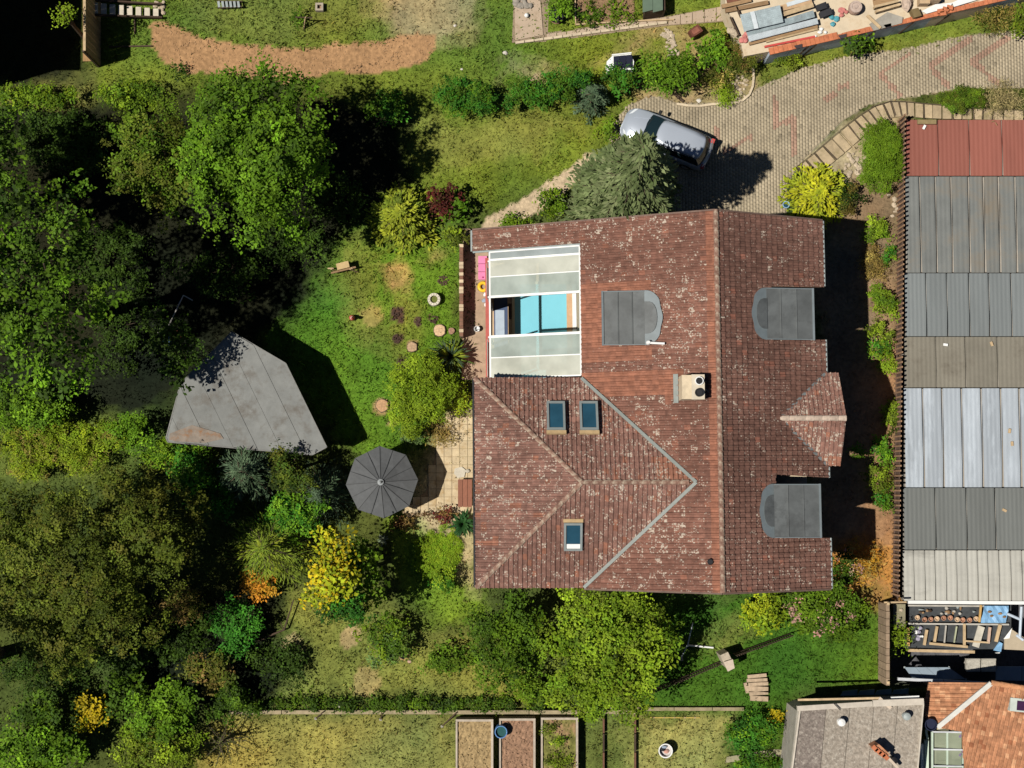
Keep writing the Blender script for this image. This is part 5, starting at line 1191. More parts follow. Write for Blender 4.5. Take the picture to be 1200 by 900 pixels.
# ------------------------------------------------------------------ boundary wall, plots, raised beds at the lower edge
def build_lower_plots():
    t = thing('boundary_wall', 'long low concrete boundary wall above the straw lawns', 'wall', P(560, 835, 0))
    cm = mat('old_wall_concrete', (.33, .27, .17), .95, .25, 3, bump=.4, dirt=(.17, .17, .07), dscale=2)
    xs = [268, 330, 392, 447, 500, 560, 620, 680, 745]
    for a, b in zip(xs[:-1], xs[1:]): MB().prism(pp(rect(a + .4, 832.5, b - .4, 837), .4), -.1, .4 + random.uniform(-.02, .02)).build('wall_section', cm, t)
    xs = [745, 790, 835, 872]
    for a, b in zip(xs[:-1], xs[1:]): MB().prism(pp([(a + .4, 829), (b - .4, 829), (b - .4, 833), (a + .4, 833)], .25), -.1, .25).build('wall_section', cm, t)
    # hedge strip above it
    c = P(470, 825, .5); h = thing('boundary_hedge', 'long low dark hedge in front of the boundary wall', 'hedge', (c.x, c.y, 0))
    lob = [(P(275 + i * 11, 825 + math.sin(i * .6), .35)) for i in range(36)]
    V, C = crown([(p.x, p.y, p.z, .38, .24, .42) for p in lob], 16, .12, DARKG + GREEN + LIME[2:], 6)
    V = V - np.array([c.x, c.y, 0]); V[:, 2] = np.maximum(V[:, 2], .02)
    fast_mesh('foliage', V, quads=np.arange(len(V)).reshape(-1, 4), cols=C, m=LEAF, parent=h)
    m = MB()
    for p in lob[::3]: m.tube([(p.x, p.y, -.05), (p.x, p.y, .5)], .025, 5)
    m.build('stems', BARK, h)
    for i, (a, b, lb) in enumerate((((518, 851), (535, 835), 'right dark iron stay leaning on the boundary wall'), ((370, 842), (379, 834), 'left dark iron stay leaning on the boundary wall'), ((446, 843), (448, 836), 'short iron stay in the middle of the boundary wall'))):
        t = thing('iron_stay', lb, 'stay', P(*a, 0)); MB().tube([P(*a, .02), P(*b, .55)], .03, 6).build('bar', DARKWOOD, t); MB().box(P(*a, .03), (.12, .12, .05)).build('foot', GREYCONC, t)
    # raised beds
    rim = mat('bed_rim', (.42, .36, .29), .85, .2, 4); side = mat('bed_side', (.10, .075, .06), .9, .2, 4)
    for x0, x1, y0, sm, lb in ((534, 578, 843, STRAWSOIL, 'raised bed with dry stony soil right beside the straw lawn'), (585, 627.5, 842, SOIL, 'raised bed of reddish bare soil with the blue barrel at its corner'), (634, 677.5, 841, mat('weedy_bed_soil', (.17, .17, .045), .95, .4, 2.5, bump=.8, bscale=9, dirt=(.34, .2, .12), dscale=1.2), 'raised bed overgrown with weeds around a reddish bare patch')):
        z = .75; y1 = 925; t = thing('raised_bed', lb, 'raised bed', P((x0 + x1) / 2, 880, 0), 'raised beds at the lower edge')
        w = 2.6
        for r in (rect(x0, y0, x1, y0 + w), rect(x0, y0 + w + .1, x0 + w * .8, y1), rect(x1 - w, y0 + w + .1, x1, y1), rect(x0, y1 + .1, x1, y1 + w)):
            MB().prism(pp(r, z), -.05, z).build('side_board', rim, t)
        a, b = P(x0 + w, y0 + w, z), P(x1 - w, y1, z); nx, ny = 16, 28; vs = []; fs = []
        for j in range(ny + 1):
            for i in range(nx + 1): vs.append((a.x + (b.x - a.x) * i / nx, a.y + (b.y - a.y) * j / ny, z - .1 + random.uniform(-.035, .035)))
        for j in range(ny):
            for i in range(nx): q = j * (nx + 1) + i; fs.append((q + nx + 1, q + nx + 2, q + 1, q))
        MB().add(vs, fs).build('soil', sm, t)
        m = MB()
        for i in range(90):
            p = P(random.uniform(x0 + 4, x1 - 4), random.uniform(y0 + 4, y1 - 2), z - .07); s = random.uniform(.02, .06); m.rock(p, (s, s * .8, s * .8))
        m.build('clods', sm, t, kind='stuff')
    plant('bed_weed', 'green weed in the overgrown raised bed', 'weed', 657, 869, 7, 1.15, GREEN + LIME, .1, 18, 5, zc=.9, hz=.22, tk=False)
    for i, (x, y) in enumerate(((648, 889), (664, 893), (646, 853), (655, 897))):
        plant('bed_weed', ('yellowish weed low in the overgrown raised bed', 'yellow-green weed at the right of the overgrown raised bed', 'small weed at the upper left of the overgrown bed', 'weed at the cut lower edge of the overgrown bed')[i], 'weed', x, y, 8, .95, LIME + OLIVE, .1, 14, 5, zc=.8, hz=.15, tk=False)
    t = thing('blue_barrel', 'open blue water barrel between two raised beds', 'barrel', P(587, 858, 0))
    p = P(587, 858, 1.15); MB().lathe((p.x, p.y, 0), [(.26, 0), (.29, .3), (.3, .7), (.28, 1.1), (.305, 1.15), (.265, 1.15), (.25, .9)], 20).build('drum', BLUEP, t, smooth=False)
    MB().lathe((p.x, p.y, .98), [(.255, 0), (.255, .02)], 18).build('water', mat('murky_water', (.03, .09, .09), .1, .2, 3), t)
    t = thing('rain_tub', 'white round tub with dark and reddish things inside on the straw lawn', 'tub', P(780, 880, 0))
    p = P(780, 880, .6); MB().lathe((p.x, p.y, 0), [(.24, 0), (.33, .5), (.35, .6), (.3, .6), (.27, .35)], 18).build('tub', WHITEP, t)
    MB().lathe((p.x, p.y, .36), [(.27, 0), (.27, .02)], 16).build('fill', mat('tub_fill', (.55, .5, .48), .7, .2, 3), t)
    MB().rock((p.x + .06, p.y - .06, .45), (.14, .1, .12)).build('red_cloth', mat('pinkish_rag', (.55, .3, .24)), t); MB().rock((p.x - .12, p.y + .05, .47), (.13, .09, .1)).build('dark_cloth', DARK, t); MB().rock((p.x - .05, p.y + .17, .5), (.16, .08, .1)).build('blue_cloth', mat('grey_blue_cloth', (.3, .36, .45)), t)
    # low board edgings between the small plots
    for x, lb in ((707.5, 'left dark board edging between the small plots'), (744.5, 'dark board edging at the left side of the right straw lawn')):
        t = thing('board_edging', lb, 'edging', P(x, 870, 0))
        for i in range(4): MB().prism(pp(rect(x - .9, 838 + i * 22, x + .9, 859 + i * 22), .3), -.05, .3).build('board', DARKWOOD if i % 2 else mat('rusty_board', (.16, .08, .05), .9, .25, 4), t)
    t = thing('yellow_pole', 'long pale yellow cane lying across the right straw lawn', 'cane', P(790, 840, 0)); MB().tube([P(762, 841, .06), P(820, 841, .06)], .03, 6).build('cane', mat('yellow_cane', (.55, .42, .10), .7, .15, 4), t)
    for i in range(5): MB().tube([P(766 + i * 12, 841, .05), P(766.6 + i * 12, 841, .1)], .04, 6).build('node', PALEWOOD, t)
    pv = MB().slab(pp([(852, 887), (905, 878), (922, 879), (922, 885), (880, 890), (850, 894)], .06), .08).build('concrete_path', mat('mossy_concrete', (.34, .31, .2), .95, .25, 3, bump=.3), kind='structure')
    # plank stack
    t = thing('plank_stack', 'loose stack of thick weathered planks on the lush grass', 'planks', P(886, 805, 0))
    pm = mat('greyed_plank', (.42, .32, .22), .85, .25, 5)
    for i, (x0, y0, x1, y1, w, z) in enumerate(((876, 793, 898, 791, .17, .18), (875, 797.5, 899, 796.5, .16, .2), (877, 802, 900, 801, .16, .32), (874, 806.5, 900, 808, .26, .2), (878, 813, 900, 811.5, .18, .2), (879, 818, 900, 819, .24, .15), (873, 800, 876, 812, .16, .1))):
        MB().beam(P(x0, y0, z), P(x1, y1, z), w, .12).build('plank', pm, t)
    t = thing('stone_pillar', 'pale square pillar with a leaning cap in the lush grass', 'pillar', P(851, 773, 0))
    MB().prism(pp([(844, 768), (853, 764), (860, 778), (851, 783)], 1.5), 0, 1.5).build('shaft', CONC, t)
    MB().slab([P(847, 775, 1.45) + Vector((0, 0, .3)), P(858, 772, 1.5) + Vector((0, 0, .2)), P(861, 783, 1.5), P(853, 787, 1.5)], .12).build('cap', mat('pale_cap', (.6, .5, .4), .9, .15, 4), t)
    # rail fence with many pickets crossing the grass
    fm = mat('fence_brown', (.09, .065, .045), .9, .3, 5)
    for (a, b, n, lb) in (((752, 813), (842, 775), 34, 'long dark picket rail fence left of the pale pillar'), ((858, 766), (925, 742), 26, 'short dark picket rail fence right of the pale pillar')):
        t = thing('picket_fence', lb, 'fence', P((a[0] + b[0]) / 2, (a[1] + b[1]) / 2, 0)); p, q = P(*a, 0), P(*b, 0)
        for z in (.3, .95): MB().beam(p + Vector((0, 0, z)), q + Vector((0, 0, z)), .05, .07).build('rail', fm, t)
        d = (q - p); rz = math.atan2(d.y, d.x); off = world_of(t); pr = None
        for i in range(n):
            c = p.lerp(q, (i + .5) / n) + Vector((0, 0, .6)) - off
            if pr is None: pr = MB().box((0, 0, 0), (.055, .03, 1.2)).build('picket', fm, t, local=True); pr.location = c; pr.rotation_euler.z = rz
            else: share(pr, 'picket', t, c, rz)
    t = thing('white_pipe', 'white plastic pipe lying on the grass below the house corner', 'pipe', P(820, 757, 0)); MB().tube([P(805, 756, .1), P(836, 759, .1)], .045, 8).build('pipe', WHITEP, t); MB().lathe(P(806, 756, .02), [(.06, 0), (.07, .1), (.05, .16)], 8).build('socket', WHITEP, t)
    t = thing('thin_mast', 'thin grey mast leaning in the shade below the house', 'mast', P(804, 752, 0)); MB().tube([P(798, 772, .1), P(806, 755, 1.2), P(812, 730, 1.9)], .03, 6).build('mast', GREYMETAL, t); MB().box(P(798, 772, .06), (.2, .2, .12)).build('foot', GREYCONC, t)
build_lower_plots()

# ------------------------------------------------------------------ silver estate car
def build_car():
    c = P(780.5, 163, .5); rz = math.atan2(.385, -.923)
    t = thing('silver_car', 'silver estate car parked on the pavers half under the spruce', 'car', (c.x, c.y, .02), rz=rz)
    L, Wd = 4.5, 1.84
    # stations along x (front +): x, half width, shoulder z, bottom z
    st = [(-2.32, .62, .62, .42), (-2.25, .80, .86, .32), (-1.9, .89, .95, .24), (-1.2, .92, .97, .22), (0, .92, .97, .22), (.8, .92, .96, .22), (1.35, .915, .93, .22), (1.8, .88, .87, .24), (2.08, .78, .78, .3), (2.25, .62, .68, .36), (2.33, .4, .6, .42)]
    vs = []; k = 11
    for x, w, zs, zb in st:
        crown = .07 if x > .7 else .03
        for y, z in ((-w * .9, zb), (-w, zb + .12), (-w * 1.0, (zs + zb) / 2 + .1), (-w * .96, zs - .06), (-w * .86, zs), (0, zs + crown), (w * .86, zs), (w * .96, zs - .06), (w * 1.0, (zs + zb) / 2 + .1), (w, zb + .12), (w * .9, zb)): vs.append((x, y, z))
    fs = []
    for i in range(len(st) - 1):
        for j in range(k): a = i * k + j; b = i * k + (j + 1) % k; fs.append((a, b, b + k, a + k))
    fs += [tuple(range(k)), tuple(range((len(st) - 1) * k, len(st) * k))[::-1]]
    fs = [f[::-1] for f in fs]
    MB().add(vs, fs).build('body', SILVER, t, local=True, smooth=True)
    # glasshouse
    zr, zs = 1.46, .95
    base = [(-2.12, .72), (-1.9, .84), (.55, .84), (1.22, .72)]; roof = [(-1.80, .56), (-1.65, .66), (.02, .66), (.34, .58)]
    gb = [(x, -w, zs) for x, w in base] + [(x, w, zs) for x, w in base[::-1]]; gt = [(x, -w, zr - .03) for x, w in roof] + [(x, w, zr - .03) for x, w in roof[::-1]]
    def panel(idx, name):
        m = MB(); a = [gb[i] for i in idx] + [gt[i] for i in idx[::-1]]; cen = Vector((sum(p[0] for p in a) / len(a), sum(p[1] for p in a) / len(a), sum(p[2] for p in a) / len(a)))
        return m.add(a, [tuple(range(len(a)))]).build(name, CARGLASS, t, local=True)
    # curved windscreen bulging forwards
    def screen(xb, wb, xt, wt, bulge, name):
        m = MB(); vs = []; n = 6
        for r in range(3):
            f = r / 2
            for j in range(n + 1):
                s = j / n * 2 - 1; w = wb + (wt - wb) * f; x = xb + (xt - xb) * f + bulge * (1 - s * s) * (1 - f * .4)
                vs.append((x, w * s, zs + (zr - .03 - zs) * f + .0))
        fs = [(r * (n + 1) + j, r * (n + 1) + j + 1, (r + 1) * (n + 1) + j + 1, (r + 1) * (n + 1) + j) for r in range(2) for j in range(n)]
        return m.add(vs, fs).build(name, CARGLASS, t, local=True, smooth=True)
    screen(1.05, .79, .3, .62, .22, 'windscreen'); screen(-2.02, .76, -1.72, .6, -.16, 'rear_window')
    for s in (-1, 1):
        MB().add([(-1.98, s * .80, zs), (1.1, s * .81, zs), (.3, s * .64, zr - .04), (-1.72, s * .62, zr - .04)], [(0, 1, 2, 3)]).build('side_window', CARGLASS, t, local=True)
    # roof skin
    m = MB(); vs = []; n = 6; xs = [-1.86, -1.74, -1.2, -.5, .1, .34, .44]
    for i, x in enumerate(xs):
        w = (.5, .62, .67, .68, .66, .62, .56)[i]; dz = (-.05, -.01, .015, .02, .0, -.035, -.06)[i]
        for j in range(n + 1):
            s = j / n * 2 - 1; vs.append((x + (.1 if i > 4 else -.07 if i < 2 else 0) * (1 - s * s), w * s, zr + dz + .03 * (1 - s * s)))
    fs = [(i * (n + 1) + j, (i + 1) * (n + 1) + j, (i + 1) * (n + 1) + j + 1, i * (n + 1) + j + 1) for i in range(len(xs) - 1) for j in range(n)]
    m.add(vs, fs); b = m.build('roof', SILVER, t, local=True, smooth=True)
    sm = b.modifiers.new('thick', 'SOLIDIFY'); sm.thickness = .04
    for s in (-1, 1):
        MB().tube([(-1.6, s * .63, zr + .06), (-1.3, s * .65, zr + .09), (0, s * .645, zr + .08), (.2, s * .62, zr + .04)], .022, 6).build('roof_rail', mat('rail_dark_grey', (.06, .06, .065), .5, .1, 4), t, local=True)
        MB().rock((.78, s * 1.0, 1.0), (.1, .14, .08)).build('mirror', RUBBER if s < 0 else RUBBER, t, local=True)
        for x in (1.45, -1.4):
            w = MB(); w.lathe((0, 0, 0), [(.2, -.1), (.3, -.1), (.33, -.05), (.33, .05), (.3, .1), (.2, .1)], 18); o = w.build('wheel', RUBBER, t, local=True); o.location = (x, s * .84, .33); o.rotation_euler = (R_(90), 0, 0)
            r = MB(); r.lathe((0, 0, 0), [(.2, .07), (.18, .11), (.05, .1)], 14); q = r.build('rim', CHROME, o, local=True); q.location = (0, 0, -.0 if s < 0 else -.18)
        MB().slab([(2.2, s * .40, .76), (2.02, s * .74, .80), (1.85, s * .80, .86), (2.04, s * .5, .82)], .05).build('headlight', mat('lamp_glass', (.62, .66, .7), .1, .05, 3, spec=.7), t, local=True)
        MB().box((-2.2, s * .7, .85), (.16, .22, .16)).build('tail_light', REDP, t, local=True)
        MB().beam((1.9, s * .3, .915), (1.1, s * .52, 1.0), .02, .012).build('bonnet_crease', SILVER, t, local=True)
        MB().beam((1.12, s * .14, 1.04), (1.02, s * .6, 1.03), .02, .02).build('wiper', RUBBER, t, local=True)
    MB().tube([(-2.18, -.72, .93), (-2.3, -.3, .95), (-2.3, .3, .95), (-2.18, .72, .93)], .03, 6).build('bumper_trim', CHROME, t, local=True)
    MB().rock((-1.45, .2, zr + .07), (.1, .035, .05)).build('antenna', CHROME, t, local=True)
build_car()

# ------------------------------------------------------------------ white box, brazier, upper path, yard with building materials
def build_top():
    t = thing('cold_frame', 'small white box with a dark panelled lid on the grass above the hedge', 'cold frame', P(728, 73, 0))
    MB().prism(pp([(711, 72), (718, 65), (739, 62.5), (743, 72), (742, 81), (712, 82)], .9), 0, .9).build('box', WHITEP, t)
    for i in range(3):
        x = 719 + i * 7.4; MB().slab([P(x, 66.0 - i * .7, .99), P(x + 6.9, 65.3 - i * .7, .99), P(x + 7.2, 79.6 - i * .3, .97), P(x + .2, 80 - i * .3, .97)], .05).build('lid_panel', mat('dark_panel', (.02, .022, .04), .25, .15, 3, spec=.5), t)
    for a, b in (((717, 64.5), (740, 62)), ((712, 82.4), (743, 81))): MB().beam(P(*a, .95), P(*b, .95), .06, .08).build('frame_bar', WHITEP, t)
    t = thing('rusty_brazier', 'rusty brown square brazier on legs beside the path end', 'brazier', P(815, 35, 0))
    MB().prism(pp([(807, 36), (818, 28), (824, 36), (812, 43.5)], .7), .25, .7).build('fire_box', mat('rusty_iron', (.16, .055, .035), .8, .3, 6), t)
    MB().prism(pp([(810, 36), (817, 31), (820.5, 36), (813, 40.5)], .715), .69, .72).build('grate', mat('rusty_grate', (.24, .09, .06), .8, .3, 6), t)
    for x, y in ((809, 36), (818, 30), (822, 36), (813, 42)): MB().beam(P(x, y, 0), P(x, y, .27), .05, .05).build('leg', DARKWOOD, t)
    # concrete path and slab
    sl = mat('pinkish_concrete', (.46, .36, .27), .92, .16, 2, bump=.3, dirt=(.33, .25, .17), dscale=2)
    base = MB().slab(pp([(600, 50), (603, -30), (645, -30), (642, 38), (782, 19), (870, 3), (868, 24), (782, 30), (640, 49)], .02), .06).build('garden_path', mat('path_bed', (.3, .23, .16), .95, .2, 4), kind='structure')
    MB().prism(pp([(604, 47), (602, -28), (631, -28), (636.5, 41)], .07), .0, .07).build('concrete_slab', sl, base)
    for i in range(12):
        f0, f1 = i / 12, (i + 1) / 12 - .006; x0, x1 = 641 + 141 * f0, 641 + 141 * f1
        y = lambda x: 40 - (x - 641) * .142; y2 = lambda x: 47 - (x - 641) * .135
        MB().prism(pp([(x0, y(x0)), (x1, y(x1)), (x1, y2(x1)), (x0, y2(x0))], .06), 0, .06).build('paving_slab', sl, base)
    for i in range(6):
        x0, x1 = 784 + i * 14, 797 + i * 14; y = lambda x: 20 - (x - 782) * .19; y2 = lambda x: 29.5 - (x - 782) * .08
        MB().prism(pp([(x0, y(x0)), (x1, y(x1)), (x1, y2(x1)), (x0, y2(x0))], .06), 0, .06).build('paving_slab', sl, base)
    t = thing('path_kerb', 'pale stone kerb along the lower edge of the concrete path', 'kerb', P(700, 40, 0)); km = mat('pale_kerb', (.55, .46, .33), .9, .15, 4, bump=.2)
    for i in range(16):
        f0, f1 = i / 16, (i + .93) / 16; a, b = P(604 + 178 * f0, 50.5 - 24 * f0, .06), P(604 + 178 * f1, 50.5 - 24 * f1, .06); MB().beam(a, b, .12, .16).build('kerb_stone', km, t)
    t = thing('plot_edging', 'thin pale edging board between the vegetable bed and the path', 'edging', P(710, 28, 0))
    for a, b in (((674, -10), (674.5, 28)), ((674.5, 29), (740, 25)), ((740, 25), (790, 23))): MB().beam(P(*a, .1), P(*b, .1), .06, .16).build('board', PALEWOOD, t)
    bed = MB().slab(pp([(676, -30), (742, -30), (744, 24), (676, 27)], .05), .08).build('vegetable_bed', mat('brown_bed_soil', (.24, .15, .085), .95, .35, 6, bump=.8, bscale=9), kind='structure')
    t = thing('green_shed', 'dark green flat shed roof at the top edge beside the vegetable bed', 'shed', P(757, 2, 0))
    MB().prism(pp([(756, -28), (779, -28), (780, 11), (756, 14)], 1.2), 0, 1.1).build('wall', DARKWOOD, t)
    for i in range(2): x = 753 + i * 12; MB().slab([P(x, -30, 1.3), P(x + 11.6, -30, 1.3), P(x + 11.8, 11.5, 1.25), P(x + .2, 14.5, 1.25)], .06).build('roof_sheet', mat('green_roofing', (.11, .16, .115), .7, .15, 2), t)
    t = thing('shrub_tub', 'dark oval tub under the round green shrub on the path', 'tub', P(651, 20, 0)); MB().lathe(P(652, 20, 0), [(.35, 0), (.42, .35), (.4, .35), (.36, .25)], 16).build('tub', DARK, t); MB().lathe(P(652, 20, .2), [(.36, 0), (.36, .04)], 14).build('soil', SOIL, t)
    t = thing('rubble_heap', 'heap of grey stones and a white ball on the concrete slab', 'stones', P(612, 6, 0))
    for i in range(16): MB().rock(P(611 + random.uniform(-9, 12), 1 + random.uniform(-9, 8), .12), (random.uniform(.1, .24), random.uniform(.1, .18), .15)).build('stone', mat('grey_rubble', (.3, .27, .23), .9, .25, 5, bump=.3), t)
    t = thing('white_ball', 'small white ball on the concrete slab below the stone heap', 'ball', P(617, 19, 0)); MB().lathe(P(617, 19, .07), [(.04, 0), (.1, .06), (.12, .13), (.1, .2), (.03, .25)], 12).build('ball', WHITEP, t, smooth=True)
    t = thing('rubble_strip', 'strip of pale rubble between path end and hedge', 'stones', P(790, 55, 0))
    for i in range(46):
        y = random.uniform(34, 66); MB().rock(P(779 + (y - 34) * .35 + random.uniform(-5, 8), y, .04), (random.uniform(.06, .16), random.uniform(.06, .13), .08)).build('stone', STONE, t)
    # kerb curve by the driveway
    t = thing('driveway_kerb', 'curved pale kerb around the verge island at the driveway edge', 'kerb', P(860, 118, 0))
    pts = [(793, 122), (806, 124), (820, 124.5), (834, 122.5), (848, 121.5), (860, 121), (870, 118), (878, 111), (882, 101), (883, 90), (882, 78)]
    for a, b in zip(pts[:-1], pts[1:]): MB().beam(P(*a, .06), P(*b, .06), .11, .15).build('kerb_stone', km, t)
    t = thing('verge_stones', 'patch of pale stones inside the curved kerb', 'stones', P(866, 102, 0))
    for i in range(40): MB().rock(P(random.uniform(853, 877), random.uniform(88, 116), .03), (random.uniform(.05, .11), random.uniform(.05, .1), .06)).build('stone', STONE, t)
    t = thing('verge_log', 'short dark log lying on the verge above the car', 'log', P(797, 116, 0)); MB().tube([P(790, 110, .08), P(801, 119, .08)], [.06, .08], 8).build('trunk_piece', DARKWOOD, t); MB().tube([P(795, 114, .1), P(798, 110, .14)], .02, 5).build('twig', DARKWOOD, t)
    # raised yard with parapet
    Z = 1.7
    yard = [(872, 66), (903, 60), (960, 48), (1040, 31), (1120, 14), (1190, -3), (1420, -70), (1420, -160), (852, -160), (850, 5), (866, 40)]
    MB().prism(pp(yard, Z), -.1, Z).build('raised_yard', mat('beige_concrete', (.62, .52, .38), .92, .14, 1.5, bump=.2, dirt=(.5, .39, .26), dscale=1.5), kind='structure')
    w = thing('yard_wall', 'blue-grey retaining wall with orange brick coping above the driveway', 'wall', P(1040, 40, 0))
    A, B = P(902, 63.5, Z), P(1200, -5.5, Z); nrm = Vector((B.y - A.y, -(B.x - A.x), 0)).normalized()
    wallm = mat('bluegrey_wall', (.42, .49, .58), .8, .16, 1.2, dirt=(.32, .38, .46), dscale=1.3)
    d = (B - A).normalized(); n = 12; LL = (B - A).length
    def wp(s, o, z): q = A + d * s + nrm * o; return Vector((q.x, q.y, z))
    for i in range(n):
        s0, s1 = LL * i / n, LL * (i + 1) / n - .02
        MB().prism([wp(s0, -.12, 0), wp(s1, -.12, 0), wp(s1, .02, 0), wp(s0, .02, 0)], -.1, Z - .02).build('wall_panel', wallm, w)
    nb = 56
    for i in range(nb):
        s0, s1 = LL * i / nb, LL * (i + 1) / nb - .012
        a = (.24 if i > 14 else .34) + random.uniform(-.02, .02)
        MB().prism([wp(s0, .05, 0), wp(s1, .05, 0), wp(s1, .05 - a, 0), wp(s0, .05 - a, 0)], Z - .015, Z + .09 + random.uniform(-.01, .015)).build('brick', BRICKR, w)
    for s in (1.4 + .6, 2.2 + .2, 5.4, 7.4, 9.3): MB().beam(wp(s, .04, Z - .1), wp(s - .35, .04, .05), .05, .07).build('drain_strip', DARKWOOD, w)
    for s in (1.25, 3.5, 5.8, 8.6): MB().prism([wp(s, -.1, 0), wp(s + .4, -.1, 0), wp(s + .36, .09, 0), wp(s + .1, .09, 0)], Z + .09, Z + .16).build('missing_cap', mat('dark_gap_tile', (.05, .04, .045), .9, .3, 4), w)
    # stack of sheets and boards
    SG = 'sheet and plank stack'
    t = thing('metal_sheet_stack', 'stack of grey-blue corrugated metal sheets on the raised yard', 'sheet stack', P(910, 28, Z))
    shm = mat('galvanised_sheet', (.42, .50, .53), .45, .18, 3, spec=.5, dirt=(.30, .35, .37), dscale=2); shp = mat('pale_sheet', (.60, .66, .70), .45, .12, 3, spec=.5)
    def corr(p0, p1, p2, p3, z, name, m, n=14):
        """corrugated sheet between edge p0-p1 and p3-p2"""
        a0, a1, b1, b0 = P(*p0, z), P(*p1, z), P(*p2, z), P(*p3, z); vs = []
        for i in range(n + 1):
            h = .035 * (i % 2); vs += [a0.lerp(b0, i / n) + Vector((0, 0, h)), a1.lerp(b1, i / n) + Vector((0, 0, h))]
        k = len(vs); vs += [v - Vector((0, 0, .02)) for v in vs]
        fs = [(2 * i, 2 * i + 1, 2 * i + 3, 2 * i + 2) for i in range(n)] + [(k + 2 * i + 2, k + 2 * i + 3, k + 2 * i + 1, k + 2 * i) for i in range(n)]
        return MB().add(vs, fs).build(name, m, t)
    corr((878, 49), (959, 28), (957.5, 21), (876, 42), Z + .38, 'sheet', shp); corr((876, 42.5), (955, 20), (953, 12), (874, 36), Z + .36, 'sheet', shm)
    corr((872, 37), (918, 26), (914, 6), (867, 17), Z + .62, 'sheet', shm, 18); corr((884, 34), (889, 33), (884, 13), (879, 14), Z + .68, 'sheet', shp, 4)
    for a, b, z, w_, m in (((878, 51.5), (958, 31), .14, .14, WOOD), ((880, 47), (958, 25), .24, .2, WOOD), ((898, 49), (958, 34), .1, .1, PALEWOOD), ((896, 55), (955, 43), .08, .1, REDP), ((917, 17), (953, 6), .3, .22, PALEWOOD), ((915, 10), (951, 1), .25, .3, mat('tan_plank', (.5, .34, .2), .8, .2, 4)), ((922, 6), (952, -3), .3, .2, shp)):
        tt = t if m is not REDP else thing('red_pole', 'red painted pole lying in front of the sheet stack', 'pole', P(925, 49, Z)); MB().beam(P(*a, Z + z), P(*b, Z + z), w_, .1).build('plank' if m is not REDP else 'pole', m, tt)
        if m is REDP: MB().lathe(P(955, 43, Z), [(.08, 0), (.06, .12)], 8).build('end_cap', WHITEP, tt)
    for x, y, lb, mm, s in ((872, 44, 'crumpled pinkish red cloth at the left end of the sheet stack', mat('pink_red_cloth', (.55, .2, .18), .9, .2, 5), .22), (858, 38, 'heap of pale broken stones left of the sheet stack', STONE, .25), (988, 15, 'pink-red bag beside the round pot', mat('pink_red_cloth', (.55, .2, .18)), .22), (978, 25, 'blue-green plastic bag below the pink-red bag', mat('teal_plastic', (.08, .3, .36), .5, .2, 4), .2), (964, 38, 'white jug on the yard edge', WHITEP, .13)):
        t = thing('yard_oddment', lb, 'bag' if 'bag' in lb else 'jug' if 'jug' in lb else 'heap', P(x, y, Z))
        for i in range(5): MB().rock(P(x + random.uniform(-4, 4), y + random.uniform(-5, 5), Z + .08), (s * random.uniform(.5, 1), s * random.uniform(.4, .8), s * .6)).build('lump', mm, t)
    for x0, y0, x1, y1, lb in ((957, 10, 968, 6, 'upper dark crate in shade right of the sheet stack'), (961, 18, 974, 13, 'lower dark crate right of the sheet stack')):
        t = thing('dark_crate', lb, 'crate', P(x0, y0, Z)); m = DARK
        MB().beam(P(x0, y0, Z + .2), P(x1, y1, Z + .2), .25, .35).build('body', mat('black_crate', (.03, .03, .035), .7, .2, 4), t); MB().beam(P(x0, y0, Z + .4), P(x1, y1, Z + .4), .3, .05).build('lid', mat('black_crate', (.03, .03, .035)), t)
    t = thing('round_pot', 'large round pinkish-brown pot with a ringed lid on the yard', 'pot', P(1003, 8, Z))
    p = P(1003, 8, Z + .5); MB().lathe((p.x, p.y, Z), [(.26, 0), (.33, .3), (.3, .5)], 18).build('pot', mat('pinkish_clay', (.36, .25, .2), .85, .2, 4), t); MB().lathe((p.x, p.y, Z + .5), [(.31, 0), (.3, .05), (.2, .06), (.19, .03), (.1, .03), (.09, .07)], 18).build('lid', mat('pale_clay_lid', (.42, .33, .28), .85, .2, 6), t)
    t = thing('paving_sheet', 'grey-beige flat board with a pale batten on the brick coping', 'board', P(1035, 22, Z))
    MB().slab(pp([(1019, 28), (1040, 14), (1058, 20), (1057, 27), (1024, 36)], Z + .16), .06).build('board', GREYCONC, t); MB().beam(P(1016, 18, Z + .22), P(1032, 33, Z + .22), .14, .06).build('batten', PALEWOOD, t)
    t = thing('timber_crate', 'open brown timber crate on the yard near the top edge', 'crate', P(1040, 6, Z))
    for a, b in (((1024, 9), (1052, 2)), ((1026, 14), (1054, 6)), ((1024, -2), (1048, -8))): MB().beam(P(*a, Z + .3), P(*b, Z + .3), .12, .3).build('board', PALEWOOD, t)
    MB().prism(pp([(1025, 10), (1050, 3), (1047, -7), (1023, -1)], Z + .1), Z, Z + .1).build('bottom', WOOD, t)
    t = thing('brown_box', 'small dark olive box standing against the coping', 'box', P(1073, 17, Z)); MB().prism(pp([(1068, 11), (1076, 9), (1080, 18), (1072, 20)], Z + .45), Z, Z + .4).build('body', mat('olive_box', (.18, .13, .06), .8, .2, 4), t); MB().prism(pp([(1067.5, 11), (1076.3, 8.6), (1080.5, 18), (1071.6, 20.4)], Z + .5), Z + .41, Z + .47).build('lid', mat('olive_box', (.18, .13, .06)), t)
    t = thing('pale_stump', 'pale bleached tree stump on the yard left of the white sheeting', 'stump', P(1062, 3, Z)); MB().rock(P(1062, 4, Z + .2), (.3, .4, .4)).build('stump', mat('bleached_wood', (.45, .35, .28), .9, .25, 5), t); MB().rock(P(1066, -4, Z + .2), (.25, .2, .3)).build('root', mat('bleached_wood', (.45, .35, .28)), t)
